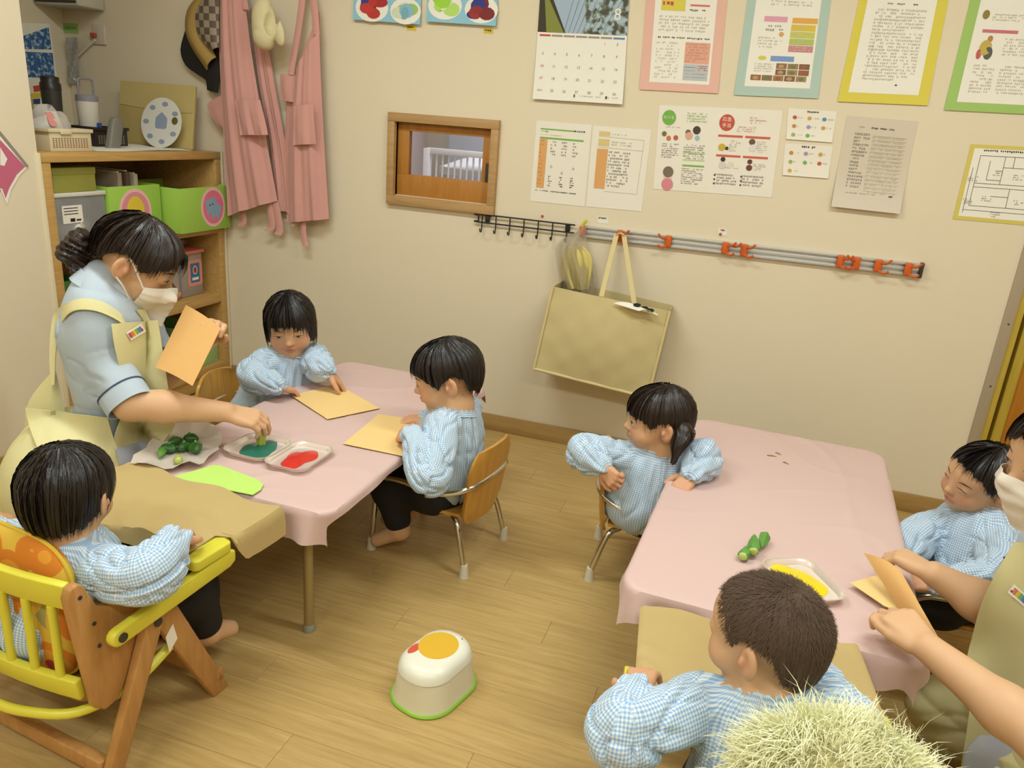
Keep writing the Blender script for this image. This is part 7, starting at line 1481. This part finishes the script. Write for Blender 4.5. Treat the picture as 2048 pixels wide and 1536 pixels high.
# ---- adult at the right edge, beside the right table
c = atd(2138, 930, 1.34); R = frame(198, 6, 0); bf = frame(178)[:, 1]; rt = frame(178)[:, 0]; nk = c + A3(.085, -.02, -.115); wst = A3(3.00, -1.53, .36); hipc = A3(3.03, -1.53, .19)
wr = [atd(1868, 1148, 1.56), atd(1856, 1296, 1.335)]; el = [atd(2000, 1228, 1.53), atd(2110, 1500, 1.16)]; sh = [nk + rt * .15 + A3(0, 0, -.06), nk - rt * .15 + A3(0, 0, -.06)]
H, me, so, tbv = adult('adult in cream apron and white mask folding peach paper at the right table', c, R, 1.17, nk, wst, hipc, bf, sh, el, wr,
    [dict(d=atd(1795, 1108, 1.62) - wr[0], up=(.25, -.1, 1), th=-1, curl=(.85, .9, .95, .95), spread=.03, s=.84, thumb=(.9, .4, -.15), tcurl=.4), dict(d=atd(1790, 1226, 1.40) - wr[1], up=(-.1, -.35, 1), th=1, curl=(.75, .85, .9, .95), spread=.03, s=.84, thumb=(.95, .35, -.1), tcurl=.3)], chest=(.16, .11, .17), sleeve_t=.5)
LP = Field((2.55, -1.95, 0), (3.3, -1.15, .55), .0055); LP.ell((3.02, -1.53, .20), (.17, .18, .19), None, .05); LP.cone((3.0, -1.42, .18), (2.84, -1.34, .13), .10, .08, .05); LP.cone((3.0, -1.62, .18), (2.79, -1.68, .14), .10, .085, .05); LP.cone((2.84, -1.34, .12), (3.15, -1.36, .07), .07, .06, .04); LP.cone((2.79, -1.68, .12), (3.15, -1.68, .07), .07, .06, .04)
V, Q = LP.mesh(2); V = wrinkle(V, Q, [(spine([(3.2, -1.53, .2), (2.95, -1.53, .2), (2.7, -1.53, .2)]), .15, A3(0, 0, 1.))], A3(0, 0, 5.), .008, 3); lap = olink('apron_skirt', npmesh(V, Q), M_apr, H)
bs = [tbv, bvh_of(lap, H)]
bibH = drape(H, bs, [(2030, 1085), (1990, 1150), (1962, 1210), (1945, 1270), (1932, 1330), (1940, 1400), (1930, 1480), (1920, 1545)], [(2110, 1085), (2130, 1150), (2130, 1250), (2130, 1300), (2130, 1350), (2130, 1400), (2130, 1480), (2130, 1545)], 30, 20, .012, None, M_apr, 'apron_bib', .003, .008, 1.5)
drape(H, bs, [(1960, 1470), (1930, 1500), (1925, 1545)], [(2060, 1480), (2060, 1510), (2055, 1545)], 8, 10, .020, None, M_gp, 'apron_pocket', .003)
badge(H, [bvh_of(bibH, H)], ((2024, 1178), (2054, 1204), 8), .003)
for sg in (-1, 1):
    sv = bvh_of(so, H); C = spline([nk * .75 + wst * .25 + bf * .2 + rt * sg * .06, nk + bf * .06 + rt * sg * .085 + A3(0, 0, .03), nk - bf * .04 + rt * sg * .09 + A3(0, 0, .03), nk * .7 + wst * .3 - bf * .2 + rt * sg * .06, nk * .2 + wst * .8 - bf * .2 - rt * sg * .02], 8); P_ = []
    for p_ in C:
        row = []
        for k in range(5):
            h_ = sv.find_nearest(Vector(p_ + rt * (-.02 + .01 * k) - np.array(H.location))); row.append(np.array(h_[0]) + np.array(h_[1]) * .006)
        P_.append(row)
    q = MB(); q.sheet(P_, .003 * sg); link('apron_strap', q.mesh('m'), M_apr, H)
collar(H, nk + A3(-.01, 0, .004), unit(c + R @ A3(0, -.02, -.06) - nk), bf, .062, M_shirt)
mask_on(me, c, R, 1.17, H); face_patches(me, c, R, 1.17, H, dict(open=.5, gaze=(0, -.5))); cl = c - np.array(H.location)
hair(cl, R, 1.17, H, HAIRD, TH, rz2=.12, jit=.005, off=.004, seed=31, ribbons=300)
# folded peach paper in her hands
def pd(x, y, z): return atz(x, y, z)
A = [pd(1730, 1108, .425), pd(1772, 1118, .43), pd(1808, 1222, .405), pd(1770, 1175, .405)]
t = thing('folded_paper', 'large peach paper being folded between two hands over the table edge', 'paper', pd(1800, 1220, .40))
A = [pd(1728, 1106, .44), pd(1800, 1140, .455), pd(1898, 1312, .425), pd(1806, 1228, .400)]
q = MB(); q.sheet([[lerp4(A, i / 10, j / 10) + A3(0, 0, .006 * math.sin(PI * i / 10)) for i in range(11)] for j in range(11)], .0008); wlink('upper_leaf', q.mesh('m'), M_op2, t)
B_ = [pd(1700, 1166, .392), pd(1756, 1150, .395), pd(1806, 1228, .399), pd(1768, 1212, .392)]
q = MB(); q.sheet([[lerp4(B_, i / 8, j / 8) for i in range(9)] for j in range(9)], .0008); wlink('lower_leaf', q.mesh('m'), M_op, t)

for o in bpy.data.objects:
    if o.parent is not None and (o.name.startswith('print') or o.name.startswith('eye_print')): o['kind'] = 'stuff'
